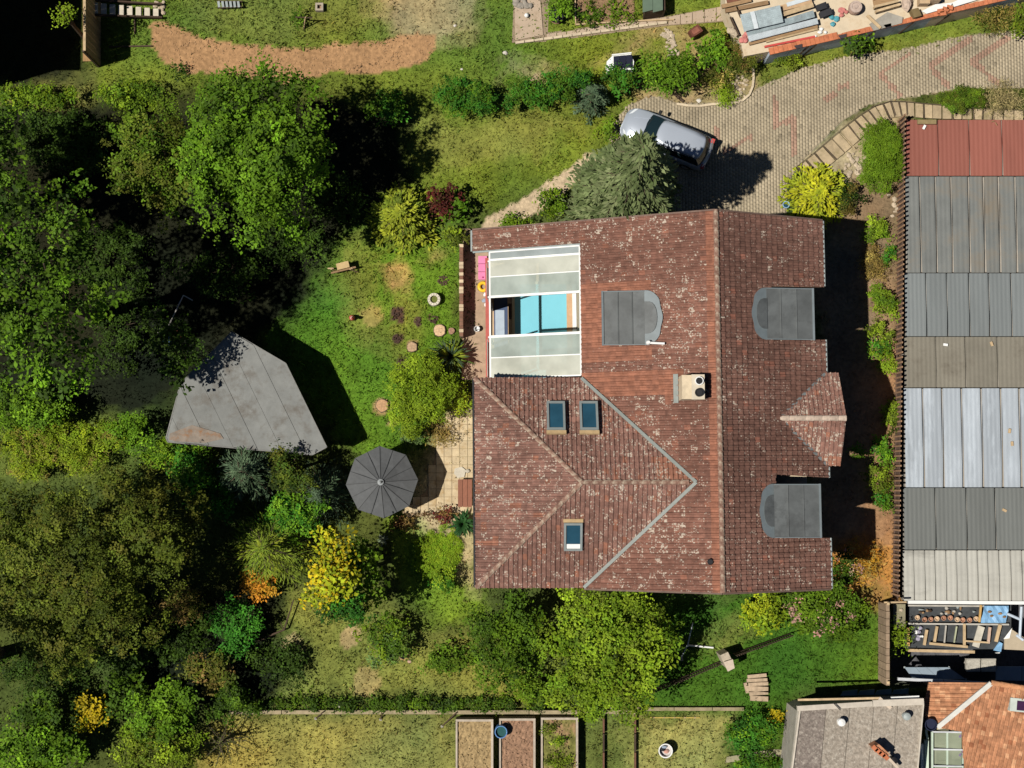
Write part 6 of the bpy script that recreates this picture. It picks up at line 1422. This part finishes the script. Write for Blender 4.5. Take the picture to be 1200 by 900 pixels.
    t = thing('white_sheeting', 'white plastic sheeting spread along the coping', 'sheeting', P(1095, 8, Z))
    for q in ([(1080, 13), (1096, 5), (1116, 3), (1114, 8), (1086, 16)], [(1116, 3), (1135, -6), (1150, -8), (1148, -1), (1118, 8)]): MB().slab([P(x, y, Z + .14 + random.uniform(0, .12)) for x, y in q], .03).build('sheet', WHITEP, t)
    t = thing('box_stack', 'stack of beige cartons at the top edge of the yard', 'cartons', P(1088, -2, Z))
    for q, z in (((1078, -6, 1090, 4), .5), ((1091, -9, 1103, 0), .7)): MB().prism(pp(rect(*q), Z + z), Z, Z + z).build('carton', mat('carton_board', (.5, .36, .22), .9, .15, 3), t)
    t = thing('brown_board_pile', 'brown boards and beams lying at the left end of the raised yard', 'boards', P(860, 5, Z))
    for i, (a, b, m) in enumerate((((846, 8), (880, 0), WOOD), ((850, 13), (900, 3), WOOD), ((852, 2), (905, -10), mat('red_brown_beam', (.2, .08, .05), .8, .25, 4)), ((856, 20), (866, 42), DARKWOOD), ((863, 8), (868, 20), DARKWOOD))):
        MB().beam(P(*a, Z + .15), P(*b, Z + .15), .2 if i < 3 else .07, .14).build('board', m, t)
    t = thing('orange_brick_heap', 'orange brick caps lying loose on the coping near the middle', 'bricks', P(1108, 12, Z))
    for x, y in ((1102, 13), (1108, 11), (1113, 9), (1105, 16)): MB().box(P(x, y, Z + .2), (.3, .2, .14), random.uniform(-.3, .3)).build('brick', BRICKR, t)
    # leaning planks as joints on the beige floor at its left end
    # curved strip of slabs between driveway and bed
    base = MB(); outer = [(935, 196), (955, 180), (975, 163), (994, 147), (1010, 135), (1026, 125), (1044, 119.5), (1062, 120), (1082, 122), (1104, 124), (1128, 127), (1152, 128), (1176, 129), (1200, 130), (1226, 131)]
    inner = [(948, 211), (969, 196), (990, 179), (1008, 163), (1023, 150), (1036, 141), (1049, 137), (1063, 136), (1082, 138), (1104, 139), (1128, 139.5), (1152, 140), (1176, 140.5), (1200, 141), (1226, 142)]
    t = thing('slab_border', 'curved border of pale slabs with dark gaps between driveway and bed', 'slab border', P(1010, 150, 0)); slm = mat('sandy_slab', (.42, .33, .21), .9, .2, 3, bump=.3, dirt=(.27, .22, .12), dscale=2)
    for i in range(len(outer) - 1):
        for h in range(2):
            f0, f1 = h * .5 + random.uniform(.01, .05), h * .5 + random.uniform(.44, .49); g = lambda a, b, f: (a[0] + (b[0] - a[0]) * f, a[1] + (b[1] - a[1]) * f)
            q = [g(outer[i], outer[i + 1], f0), g(outer[i], outer[i + 1], f1), g(inner[i], inner[i + 1], f1), g(inner[i], inner[i + 1], f0)]
            MB().slab([P(x, y, .1 + random.uniform(0, .05)) for x, y in q], .12).build('slab', slm, t)
    m = MB(); m.tube([P(x - 1, y - 1, .22) for x, y in outer], .022, 5); m.build('edge_rail', mat('edge_iron', (.10, .075, .05), .8, .3, 4), t)
    for i in range(len(outer) - 1):
        for h in (0, .5):
            a = Vector(outer[i] + (0,)).lerp(Vector(outer[i + 1] + (0,)), h); b = Vector(inner[i] + (0,)).lerp(Vector(inner[i + 1] + (0,)), h)
            if random.random() < .55: MB().beam(P(a.x, a.y, .2), P(b.x + random.uniform(-2, 2), b.y + random.uniform(-2, 2), .14), .04, .08).build('sleeper', mat('edge_iron', (.10, .075, .05)), t)
    t = thing('bed_rocks', 'scattered pale rocks in the bed behind the bright yellow bush', 'stones', P(1000, 200, 0))
    for i in range(26): MB().rock(P(random.uniform(990, 1008), random.uniform(178, 215), .05), (random.uniform(.06, .16), random.uniform(.06, .14), .1)).build('stone', STONE, t)
    for i in range(10): MB().rock(P(random.uniform(1042, 1052), random.uniform(225, 255), .05), (random.uniform(.08, .16), random.uniform(.06, .14), .1)).build('stone', STONE, t)
    t = thing('blue_tub', 'small light blue tub half under the bright yellow bush', 'tub', P(921, 240, 0)); MB().lathe(P(920, 241, 0), [(.14, 0), (.18, .3), (.15, .3), (.13, .1)], 12).build('tub', mat('light_blue_plastic', (.3, .5, .7), .5, .1, 4), t); MB().lathe(P(920, 241, .2), [(.13, 0), (.13, .02)], 10).build('water', GLASSBLUE, t)
build_top()

# ------------------------------------------------------------------ slatted fence, garages, lower yard, neighbours
def build_right():
    t = thing('slatted_fence', 'long fence of narrow brown pickets between the bed and the garage roofs', 'fence', P(1050, 420, 0))
    fm = mat('brown_picket', (.33, .2, .12), .85, .25, 5); back = mat('fence_backing', (.10, .065, .05), .9, .25, 4); hz = 1.45
    xa = lambda y: 1052.5 - (y - 140) * .014
    p, q = P(xa(140), 140, 0), P(xa(704), 704, 0); d = q - p; LL = d.length; n = 100; rz = math.atan2(d.y, d.x); off = world_of(t)
    for i in range(8):
        a, b = p.lerp(q, i / 8), p.lerp(q, (i + .98) / 8); MB().beam(a + Vector((.07, 0, .44)), b + Vector((.07, 0, .44)), .04, .9).build('backing_board', back, t)
    for z in (.25, 1.0): MB().beam(p + Vector((.03, 0, z)), q + Vector((.03, 0, z)), .05, .08).build('rail', back, t)
    pr = None
    for i in range(n):
        c = p.lerp(q, (i + .5) / n) + Vector((-.02, 0, hz / 2)) - off; c.z += random.uniform(-.03, .03)
        if pr is None: pr = MB().box((0, 0, 0), (.085, .045, hz)).build('picket', fm, t, local=True); pr.location = c; pr.rotation_euler.z = rz
        else: share(pr, 'picket', t, c, rz + random.uniform(-.03, .03))
    rw = thing('retaining_wall', 'concrete retaining wall under the slatted fence', 'wall', P(1057, 420, 0))
    for i in range(8):
        a, b = p.lerp(q, i / 8), p.lerp(q, (i + .99) / 8); MB().beam(a + Vector((.2, 0, -1.13)), b + Vector((.2, 0, -1.13)), .18, 2.2).build('wall_section', GREYCONC, rw)
    # garages
    g = thing('garage_row', 'row of low garages with red, grey, silver and cream sheet roofs', 'garages', P(1140, 420, LOWZ)); z = .72
    x0f = lambda y: 1061.5 - (y - 140) * .006
    secs = [(140.5, 206, (.27, .095, .07), 'faded red roof section', 36, 'red'), (207, 319.5, (.165, .175, .17), 'grey roof section', 19, 'grey'), (320.3, 394, (.18, .20, .205), 'bluish grey roof section', 25, 'bluegrey'), (394.8, 454, (.20, .185, .15), 'brownish grey stained roof section', 36, 'brown'),
            (455, 571, (.34, .38, .425), 'silver roof section with white streaks', 22, 'silver'), (571.8, 644, (.145, .155, .15), 'dark grey roof section', 36, 'dark'), (645, 704, (.43, .425, .385), 'cream roof section', 13, 'cream')]
    for k, (y0, y1, cc, lb, pitch, nm) in enumerate(secs):
        m = mat('roof_' + nm, cc, .65 if nm != 'silver' else .5, .13, .9, bump=.15, bscale=12, spec=.3, dirt=(.19, .165, .13) if nm == 'grey' else (.13, .115, .09) if nm == 'brown' else (.2, .195, .175) if nm == 'cream' else tuple(c * (.78 if nm != 'silver' else 1.4) for c in cc), dscale=.45 if nm != 'silver' else 1.3, stretch=(1, 1, 1) if nm in ('brown', 'grey') else (.35, 1, 1) if nm == 'cream' else (1, .18, 1))
        sec = MB().prism(pp(rect(x0f(y0) + 1, y0 + .6, 1290, y1 - .6), z - .1), LOWZ, z - .1).build('garage', mat('garage_wall', (.35, .32, .28), .9, .15, 2), g, label=lb)
        x = x0f((y0 + y1) / 2); i = 0; zz = z + (k % 3) * .045
        while x < 1292:
            w = pitch * random.uniform(.92, 1.08)
            lift = .003 * (i % 2) + random.uniform(0, .0015)
            a_, b_ = P(x, y0, zz), P(x + w + .06, y1, zz); nr = max(2, int((b_.x - a_.x) / .2)); vs = []
            for r in range(nr * 4 + 1):
                xx = a_.x + (b_.x - a_.x) * r / (nr * 4); hh = (0, 0, .007, .007)[r % 4] + lift
                vs += [(xx, a_.y, zz + hh), (xx, b_.y, zz + hh), (xx, a_.y, zz - .06), (xx, b_.y, zz - .06)]
            fs = []
            for r in range(nr * 4): q = r * 4; fs += [(q + 1, q + 5, q + 4, q), (q + 2, q, q + 4, q + 6), (q + 1, q + 3, q + 7, q + 5)]
            MB().add(vs, fs).build('roof_sheet', m, sec)
            if i: 
                pa, pb = P(x - .2, y0 + .5, zz + .012), P(x - .2, y1 - .5, zz + .012); MB().beam(pa, pb, .02, .02).build('standing_seam', m, sec)
            x += w; i += 1
    # pale edge trim along the top, dirt line
    MB().beam(P(1064, 705.5, z + .02), P(1290, 707, z + .02), .16, .12).build('gutter', WHITEP, g)
    for x, y in ((1083, 149), (1108, 404), (1183, 505), (1186, 520), (1162, 403), (1177, 598)): MB().box(P(x, y, z + .12), (.22, .12, .06), random.uniform(0, 3)).build('debris', WHITEP if x < 1110 else PALEWOOD, g)
    MB().beam(P(1075, 143, z + .16), P(1097, 143, z + .16), .22, .12).build('plank', mat('olive_plank', (.26, .2, .1), .9, .2, 4), g)
    # tall board fence of the lush garden's right end
    t = thing('board_fence', 'tall weathered board fence at the right end of the lush grass', 'fence', P(1042, 755, 0))
    for i in range(11): y0 = 708 + i * 8.7; MB().prism(pp(rect(1038.5, y0, 1042.5, y0 + 8.2), 1.5), LOWZ if 0 else -.1, 1.5 + random.uniform(-.03, .03)).build('board', mat('grey_brown_board', (.30, .22, .15), .9, .25, 4), t)
    MB().beam(P(1036, 706, 1.5), P(1062, 705.5, 1.5), .08, .1).build('cross_rail', PALEWOOD, t)
    for y in (707.5, 800): MB().beam(P(1041, y, 0), P(1041, y, 1.7), .12, .12).build('post', PALEWOOD, t)
    t = thing('concrete_pad', 'mossy concrete pad between the board fence and the cluttered rack', 'slab', P(1054, 720, 0)); MB().prism(pp(rect(1047, 708, 1061, 736), .3), LOWZ, .3).build('pad', mat('mossy_pad', (.22, .2, .13), .95, .3, 3, bump=.4), t); MB().rock(P(1056, 715, .35), (.1, .1, .06)).build('stone', STONE, t)
    # cluttered rack: open frame with pots, battens
    t = thing('timber_rack', 'open rack of dark trays with battens and clay pots under the white gutter', 'rack', P(1120, 735, LOWZ)); z = -.3
    MB().prism(pp(rect(1065, 709, 1186, 761), z), LOWZ, z - .12).build('base', mat('rack_dark', (.05, .055, .06), .8, .3, 3), t)
    for y in (709.5, 730.8, 762): MB().beam(P(1064, y, z + .08), P(1182 if y < 760 else 1142, y + (1 if y < 760 else 2), z + .08), .08 if y < 760 else .14, .1).build('rail', PALEWOOD if y > 760 else mat('greyed_rail', (.42, .4, .36), .8, .15, 4), t)
    for i, (x0, y0, x1, y1, w, mm) in enumerate(((1086, 738, 1083, 756, .14, PALEWOOD), (1098, 734, 1095, 752, .13, PALEWOOD), (1108.5, 733, 1106.5, 753, .07, mat('greyed_rail', (.42, .4, .36))), (1121, 734, 1118, 753, .07, mat('greenish_batten', (.36, .38, .26), .8, .2, 4)), (1130, 731, 1130, 757, .13, PALEWOOD), (1150, 734, 1143, 758, .34, mat('pale_grey_board', (.5, .47, .4), .9, .15, 4)), (1160, 735, 1158, 754, .13, mat('pink_batten', (.5, .36, .28), .8, .15, 4)), (1172, 732, 1167, 752, .17, PALEWOOD), (1089, 754, 1134, 758, .12, PALEWOOD), (1130, 751, 1158, 753, .08, PALEWOOD), (1149.5, 709, 1147.5, 729, .1, mat('orange_batten', (.55, .34, .12), .8, .15, 4)), (1064, 735, 1064.5, 757, .12, mat('orange_batten', (.55, .34, .12))))):
        MB().beam(P(x0, y0, z + .1 + .01 * i), P(x1, y1, z + .1 + .01 * i), w, .07).build('batten', mm, t)
    pm = mat('clay_pot', (.42, .22, .14), .85, .25, 5)
    for i in range(10):
        x = 1075 + i * 7.6 + random.uniform(-1, 1); y = 725 + random.uniform(-1.5, 1.5); p = P(x, y, z + .0)
        MB().lathe((p.x, p.y, z - .1), [(.08, 0), (.11, .2), (.125, .24), (.09, .24), (.08, .12)], 10).build('pot', pm if i % 3 else mat('pale_pot', (.58, .42, .28), .85, .2, 5), t)
    for i in range(16):
        x, y = random.uniform(1068, 1146), random.uniform(711, 720); MB().rock(P(x, y, z + .02), (random.uniform(.05, .16), random.uniform(.05, .12), .1)).build('tool', random.choice([mat('greyed_rail', (.42, .4, .36)), DARKWOOD, GREYMETAL, WOOD]), t)
    for i in range(7): MB().rock(P(1068 + random.uniform(0, 13), 735 + random.uniform(0, 20), z + .02), (random.uniform(.06, .14), random.uniform(.05, .12), .1)).build('bag', random.choice([WHITEP, mat('lilac_bag', (.35, .33, .42), .7, .2, 4), DARK]), t)
    t = thing('blue_tarp', 'light blue plastic tarp with brown leaves at the right of the rack', 'tarp', P(1167, 720, LOWZ)); bl = mat('light_blue_tarp', (.22, .42, .66), .5, .15, 4)
    vs = []; 
    for j in range(5):
        for i in range(8): p = P(1151 + i * 4.2 + (2 - j * .9), 710 + j * 5, -.05); vs.append((p.x, p.y, -.05 + random.uniform(-.05, .05)))
    MB().add(vs, [(j * 8 + i, (j + 1) * 8 + i, (j + 1) * 8 + i + 1, j * 8 + i + 1) for j in range(4) for i in range(7)]).build('tarp', bl, t)
    for x, y in ((1160, 717), (1162, 722), (1172, 719), (1177, 723)): MB().rock(P(x, y, .02), (.11, .06, .04)).build('leaf_clump', mat('brown_leaves', (.25, .15, .07), .9, .3, 5), t)
    t = thing('hanging_tarp', 'small blue tarp corner hanging at the right end of the rack', 'tarp', P(1169, 757, LOWZ)); MB().slab([P(1164, 762, -.4), P(1171, 752, -.2), P(1175, 754, -.2), P(1173, 764, -.5)], .03).build('sheet', bl, t); MB().slab([P(1166, 765, -.5), P(1172, 764.3, -.45), P(1171, 767, -.55)], .03).build('corner', WHITEP, t)
    t = thing('beige_awning', 'beige awning piece with a white peak at the right edge', 'awning', P(1190, 755, LOWZ))
    MB().slab([P(1177, 748, -.2), P(1185, 737, .1), P(1204, 750, -.1), P(1240, 760, -.2), P(1240, 764, -.3), P(1177, 761, -.4)], .04).build('canvas', mat('beige_canvas', (.45, .38, .28), .9, .1, 3), t); MB().slab([P(1176, 749, -.15), P(1186, 736, .16), P(1183, 748, -.05)], .03).build('peak', WHITEP, t)
    t = thing('grey_poles', 'pair of white and grey poles at the right edge by the tarp', 'poles', P(1190, 730, LOWZ))
    for a, b in (((1180, 719), (1196, 726)), ((1197, 711), (1195, 748)), ((1191, 744), (1199, 750))): MB().tube([P(*a, 0), P(*b, 0)], .07, 8).build('pole', mat('pale_blue_pole', (.5, .58, .68), .5, .1, 3), t)
    t = thing('concrete_grid', 'grey double concrete lid lying in the shaded yard', 'lid', P(1149, 780, LOWZ)); z = .3
    for x0, x1 in ((1132.5, 1148.5), (1150, 1167)):
        m = MB().prism(pp(rect(x0, 772, x1, 786), z), z - .22, z).build('slab', mat('speckled_concrete', (.40, .38, .33), .95, .3, 9, bump=.5), t)
        for y in (772.7, 786): MB().beam(P(x0, y, z + .03), P(x1, y, z + .03), .08, .08).build('rim', GREYCONC, t)
    for x in (1141, 1158): MB().beam(P(x, 779, LOWZ), P(x, 779, z - .22), .2, .9).build('support', GREYCONC, t)
    steel = mat('bluegrey_sheet', (.24, .30, .36), .6, .15, 1.5)
    for (pts, lb) in (([(1060, 782), (1112, 782), (1132, 796), (1070, 796)], 'blue-grey sheet canopy in the shade above the orange roof'), ([(1167, 781), (1290, 781), (1290, 800), (1167, 797)], 'blue-grey sheet canopy in the shade at the right edge')):
        t = thing('sheet_canopy', lb, 'canopy', P(*pts[0], LOWZ)); k = 4
        for i in range(k):
            f = lambda a, b, s: (a[0] + (b[0] - a[0]) * s, a[1] + (b[1] - a[1]) * s); q = [f(pts[0], pts[1], i / k), f(pts[0], pts[1], (i + .98) / k), f(pts[3], pts[2], (i + .98) / k), f(pts[3], pts[2], i / k)]
            MB().slab(pp(q, -.3), .05).build('sheet', steel, t)
        for x, y in pts: MB().beam(P(x, y, LOWZ), P(x, y, -.36), .08, .08).build('post', GREYMETAL, t)
    t = thing('yard_beam', 'long whitish beam between the shaded yard and the orange roof', 'beam', P(1105, 797, LOWZ)); 
    for a, b in (((1052, 795.5), (1105, 798)), ((1106, 798), (1162, 801))): MB().beam(P(*a, .3), P(*b, .3), .14, .14).build('beam_length', mat('pale_grey_beam', (.5, .52, .55), .7, .15, 3), t)
    for x, y in ((1056, 796), (1105, 798), (1155, 800)): MB().beam(P(x, y, LOWZ), P(x, y, .22), .12, .12).build('post', GREYMETAL, t)

def build_neighbours():
    # orange tiled house, hip running from the barrel to the top
    h = thing('orange_roof_house', 'house with bright orange tiled hipped roof in the lower right corner', 'house', P(1150, 860, LOWZ))
    A = P(1088, 800, 1.6); Bp = P(1077, 845, 1.6); T = P(1163, 797, 3.4); K = P(1098, 852, 1.9)
    # plane 1: left slope between west eave and hip; plane 2: main slope facing the lower right
    zt = 3.3
    a0, a1 = P(1089, 799.5, 1.5), P(1161, 800, 3.1); b0, b1 = P(1078, 852, 1.5), P(1098, 852, 1.95); hipm = P(1140, 823, 2.9)
    def col_o(p, r):
        c = Vector((.43, .205, .11)) * r.uniform(.8, 1.15)
        if r.random() < .06: c = Vector((.3, .12, .06))
        if r.random() < .1: c = Vector((.58, .32, .18))
        return tuple(c), max(0, r.gauss(.05, .15))
    bd = MB()
    L1 = [[a0, a1, b1, b0]]
    n1 = (a1 - a0).cross(b0 - a0).normalized(); 
    def onplane(o, n, p): return p - n * ((p - o).dot(n))
    def onplane2(o, n, x, y):
        p = P(x, y, 2.0); r = p - Vector((0, 0, H)); r.normalize(); t = (o - Vector((0, 0, H))).dot(n) / r.dot(n); return Vector((0, 0, H)) + r * t
    pl = [onplane(a0, n1, p) for p in L1[0]]
    u = Vector((1, 0, 0)); bvec = (a1 - a0); bvec = bvec - n1 * bvec.dot(n1); along = n1.cross(bvec)
    bd.slab([p - Vector((0, 0, .03)) for p in pl], .12)
    tile_roof(pl[0], along, bvec, [pl], col_o, h, tw=.2, th=.25)
    c0 = pl[1]; e0 = P(1300, 830, 3.0); f0 = P(1300, 1010, 1.6); g0 = P(1130, 1010, 1.5)
    n2 = (P(1300, 1010, 1.0) - pl[1]).cross(pl[2] - pl[1]).normalized(); n2 = -n2 if n2.z < 0 else n2
    q2 = [onplane2(pl[1], n2, x, y) for x, y in ((1300, 822), (1300, 1010), (1128, 1010), (1128, 857))]
    al = Vector((.97, -.12, 0)); al = (al - n2 * al.dot(n2)).normalized(); bv = n2.cross(al)
    if bv.y < 0: bv = -bv
    parts2 = [[pl[1], q2[0], q2[1], q2[2]], [pl[1], q2[2], q2[3]], [pl[1], q2[3], pl[2]]]
    for p in parts2: bd.slab([v - Vector((0, 0, .03)) for v in p], .12)
    tile_roof(q2[2], al, bv, parts2, col_o, h, tw=.19, th=.24)
    bd.build('roof', mat('orange_boarding', (.3, .15, .08), .9, .2, 3), h)
    MB().prism(pp([(1092, 804), (1290, 835), (1290, 1000), (1130, 1000), (1130, 858), (1084, 850)], 0), LOWZ, 1.0).build('wall', CREAM, h)
    hm = [mat('pale_hip_metal', (.52, .52, .49), .6, .12, 3)]
    mid = pl[1].lerp(pl[2], .5)
    for s, e in ((pl[1], mid), (mid, pl[2])): MB().beam(s + Vector((0, 0, .09)), e + Vector((0, 0, .09)), .22, .1).build('hip_flashing', hm[0], h)
    ridge_row(h, pl[1] + Vector((0, 0, .06)), q2[0] + Vector((0, 0, .06)), r=.13, step=.42, m=[mat('orange_ridge', (.5, .24, .12), .9, .25, 5)])
    c = P(1195, 826, 3.0); f = MB().box(c, (1.0, .62, .3), -.1).build('roof_window', mat('pale_window_frame', (.5, .56, .52), .6, .1, 3), h); MB().box(c + Vector((.12, -.03, .12)), (.62, .44, .1), -.1).build('pane', mat('dark_violet_glass', (.05, .02, .06), .15, .2, 2), f)
    t = thing('rain_barrel', 'round dark water barrel at the corner of the orange roof', 'barrel', P(1091, 849.5, LOWZ)); p = P(1091, 849.5, 2.2)
    MB().lathe((p.x, p.y, LOWZ), [(.26, 0), (.27, 4.4), (.29, 4.5), (.25, 4.5), (.24, 4.35)], 20).build('barrel', mat('navy_barrel', (.015, .02, .05), .5, .1, 3), t); MB().lathe((p.x, p.y, LOWZ + 4.3), [(.245, 0), (.245, .03)], 18).build('water', mat('barrel_water', (.01, .012, .03), .15, .1, 3), t)
    # glazed lean-to
    g = thing('glass_lean_to', 'greenish glazed lean-to against the orange roof at the bottom edge', 'lean-to', P(1110, 880, LOWZ)); z = 1.75
    MB().prism(pp(rect(1093, 858, 1127, 1000), 0), LOWZ, 1.0).build('floor_box', mat('lean_to_floor', (.25, .22, .17), .9, .2, 2), g)
    pm = panel_material('green_glass', (.38, .42, .3), .5, .12)
    for i in range(2):
        for j in range(3):
            x0 = 1093 + i * 17.2; y0 = 859 + j * 19.5; MB().slab([P(x0, y0, z - .3 + i * .2), P(x0 + 16.6, y0, z - .1 + i * .2), P(x0 + 16.6, y0 + 19, z - .1 + i * .2), P(x0, y0 + 19, z - .3 + i * .2)], .02).build('glass_pane', pm, g)
    fr = mat('pale_green_frame', (.48, .58, .48), .6, .1, 3)
    for x in (1092.3, 1109.8, 1127.6): MB().beam(P(x, 857.5, z - .12), P(x, 1000, z - .12), .09, .1).build('glazing_bar', fr, g)
    for y in (857.5, 878, 897.5): MB().beam(P(1092, y, z - .14), P(1128, y + .6, z + .12), .07, .08).build('glazing_bar', mat('pale_grey_beam', (.5, .52, .55)), g)
    for x, y in ((1127.5, 858), (1127.5, 880)): MB().tube([P(x, y, z), P(x - 3, y + 6, z + .1)], .05, 6).build('hinge', mat('violet_clip', (.25, .2, .35), .6, .1, 3), g)
    t = thing('gutter_board', 'white and pale green gutter board beside the glazed lean-to', 'gutter', P(1083, 880, LOWZ))
    MB().prism(pp(rect(1083.5, 868, 1088.5, 1000), 1.2), .9, 1.2).build('gutter', mat('pale_green_gutter', (.55, .66, .55), .6, .1, 3), t); MB().prism(pp(rect(1079.5, 872, 1083, 1000), 1.2), .9, 1.15).build('fascia', WHITEP, t)
    MB().tube([P(1087, 866, 1.2), P(1085, 856, 1.3), P(1087, 850, 1.3)], .06, 8).build('downpipe', mat('pale_green_gutter', (.55, .66, .55)), t)
    pts = [P(1076, 884, 1.3), P(1071.5, 880, 1.4), P(1072, 873, 1.45), P(1077, 871, 1.4), P(1079, 877, 1.3), P(1080, 890, 1.2)]; MB().tube(pts, .09, 8).build('elbow_pipe', WHITEP, t)
    # grey flat roof
    b = thing('flat_roof_annex', 'grey gravel flat roof with pale parapet at the lower right', 'building', P(1000, 880, 0)); z = 2.6
    out = [(934, 833), (944, 829), (1082, 823), (1066, 1000), (915, 1000)]
    MB().slab(pp(out, z - .12), z - .12 - LOWZ).build('wall', GREYCONC, b)
    rm = mat('gravel_felt', (.27, .235, .195), .95, .35, 7, bump=1.0, bscale=11, dirt=(.46, .42, .36), dscale=6)
    rm2 = mat('dark_gravel_felt', (.19, .16, .14), .95, .35, 7, bump=1.0, bscale=11, dirt=(.40, .36, .31), dscale=6)
    edges = [(938, 968), (968.6, 996), (996.6, 1024), (1024.6, 1052), (1052.6, 1081)]
    for i, (x0, x1) in enumerate(edges):
        y0 = lambda x: 830 - (x - 940) * .04
        MB().slab(pp([(x0, y0(x0)), (x1, y0(x1)), (x1 - 16, 1000), (x0 - 16 if i else 918, 1000)], z + .008 * (i % 2)), .1).build('roofing_strip', rm2 if i == 0 else rm, b)
    par = mat('pale_parapet', (.52, .47, .40), .9, .14, 3, bump=.2)
    for a, b2 in (((934, 830), (1022, 824.5)), ((1022.5, 824), (1082, 821.8))): MB().beam(P(*a, z + .08), P(*b2, z + .08), .24 if a[0] < 1000 else .3, .2).build('parapet', par, b)
    MB().beam(P(1082, 822, z + .04), P(1066, 1000, z + .04), .06, .16).build('parapet', par, b)
    MB().beam(P(937, 833, z + .04), P(915, 1000, z + .04), .08, .14).build('parapet', par, b)
    MB().beam(P(935, 820, z + .05), P(1031, 818, z + .05), .1, .1).build('edge_board', PALEWOOD, b); MB().beam(P(1030, 818, z + .1), P(1044, 830, z + .1), .16, .08).build('edge_board', mat('pale_cap', (.6, .5, .4)), b)
    for x, y, lb in ((984, 845, 'white'), (1060, 838, 'grey')): MB().lathe(P(x, y, z), [(.14, 0), (.12, .3), (.2, .34), (.17, .46), (.05, .5)], 12).build('roof_vent', WHITEP if lb == 'white' else GREYMETAL, b)
    MB().tube([P(976, 823, z + .3), P(985, 832, z + .3)], .025, 5).build('wire', DARK, b)
    p = P(1031, 880, z); MB().prism(pp([(1023, 876), (1030, 872), (1043, 884), (1036, 889)], z + .9), z, z + .9).build('chimney', mat('orange_chimney', (.46, .22, .12), .9, .25, 5), b)
    for i in range(4): x = 1024 + i * 4.3; MB().box(P(x + 1, 877 + i * 3.3, z + .94), (.2, .3, .1), .75).build('brick', BRICKR, b)
    MB().beam(P(1040, 887, z + .6), P(1052, 900, z + .5), .12, .12).build('pale_board', mat('pale_cap', (.6, .5, .4)), b); MB().lathe(P(1044, 889, z), [(.13, 0), (.13, .5), (.17, .54), (.05, .6)], 12).build('flue', DARK, b)
    # low outer wall of its left side
    t = thing('annex_side_wall', 'low grey wall running down beside the flat roof', 'wall', P(928, 870, 0))
    for i in range(6): a, c = (933 - i * 3.6, 838 + i * 27), (933 - (i + .97) * 3.6, 838 + (i + .97) * 27); MB().beam(P(*a, .5), P(*c, .5), .3, 1.2).build('wall_section', mat('grey_wall_cap', (.42, .40, .37), .9, .15, 3, bump=.2), t)
    t = thing('teal_canopy', 'teal sheet canopy in the shade above the flat roof', 'canopy', P(1020, 814, LOWZ)); tm = mat('teal_sheet', (.22, .33, .35), .6, .2, 1.5)
    for i in range(4): x = 985 + i * 20; MB().slab([P(x, 815.5 - i * .6, .6), P(x + 19.6, 815 - i * .6, .6), P(x + 20, 808 - i * .4, .75), P(x + 3, 810 - i * .5, .75)], .05).build('sheet', tm, t)
    for x in (990, 1060): MB().beam(P(x, 812, LOWZ), P(x, 812, .55), .1, .1).build('post', GREYMETAL, t)
    t = thing('white_board', 'white board lying in the gap above the flat roof', 'board', P(1060, 818, 0)); MB().beam(P(1044, 818.5, 2.5), P(1077, 817, 2.5), .16, .1).build('board', WHITEP, t); MB().beam(P(1050, 818, LOWZ), P(1050, 818, 2.44), .1, .1).build('post', GREYMETAL, t); MB().beam(P(1074, 817, LOWZ), P(1074, 817, 2.44), .1, .1).build('post', GREYMETAL, t)
    # tall houses just outside the left edge throw the black shade of the corner
    a = thing('tall_house', 'tall house beyond the upper left corner', 'house', P(-150, 20, 0))
    c0 = P(-30, 112, 0); MB().prism([(c0.x - 10, c0.y, 0), (c0.x, c0.y, 0), (c0.x, c0.y + 16, 0), (c0.x - 10, c0.y + 16, 0)], 0, 9.0).build('wall', CREAM, a)
    MB().add([(c0.x - 10.4, c0.y - .3, 9), (c0.x + .3, c0.y - .3, 9), (c0.x + .3, c0.y + 16.3, 9), (c0.x - 10.4, c0.y + 16.3, 9), (c0.x - 5, c0.y + 4, 12.2), (c0.x - 5, c0.y + 12, 12.2)], [(0, 1, 4), (1, 2, 5, 4), (2, 3, 5), (3, 0, 4, 5), (3, 2, 1, 0)]).build('roof', mat('far_roof', (.25, .12, .09), .9, .2, 3), a)
    for i in range(3):
        for zf in (1.6, 4.4, 7.2): f = MB().box((c0.x + .03, c0.y + 3 + i * 5, zf), (.08, 1.2, 1.4)).build('window', WHITEP, a); MB().box((c0.x + .07, c0.y + 3 + i * 5, zf), (.05, 1.0, 1.2)).build('pane', GLASSBLUE, f)
build_right()
build_neighbours()
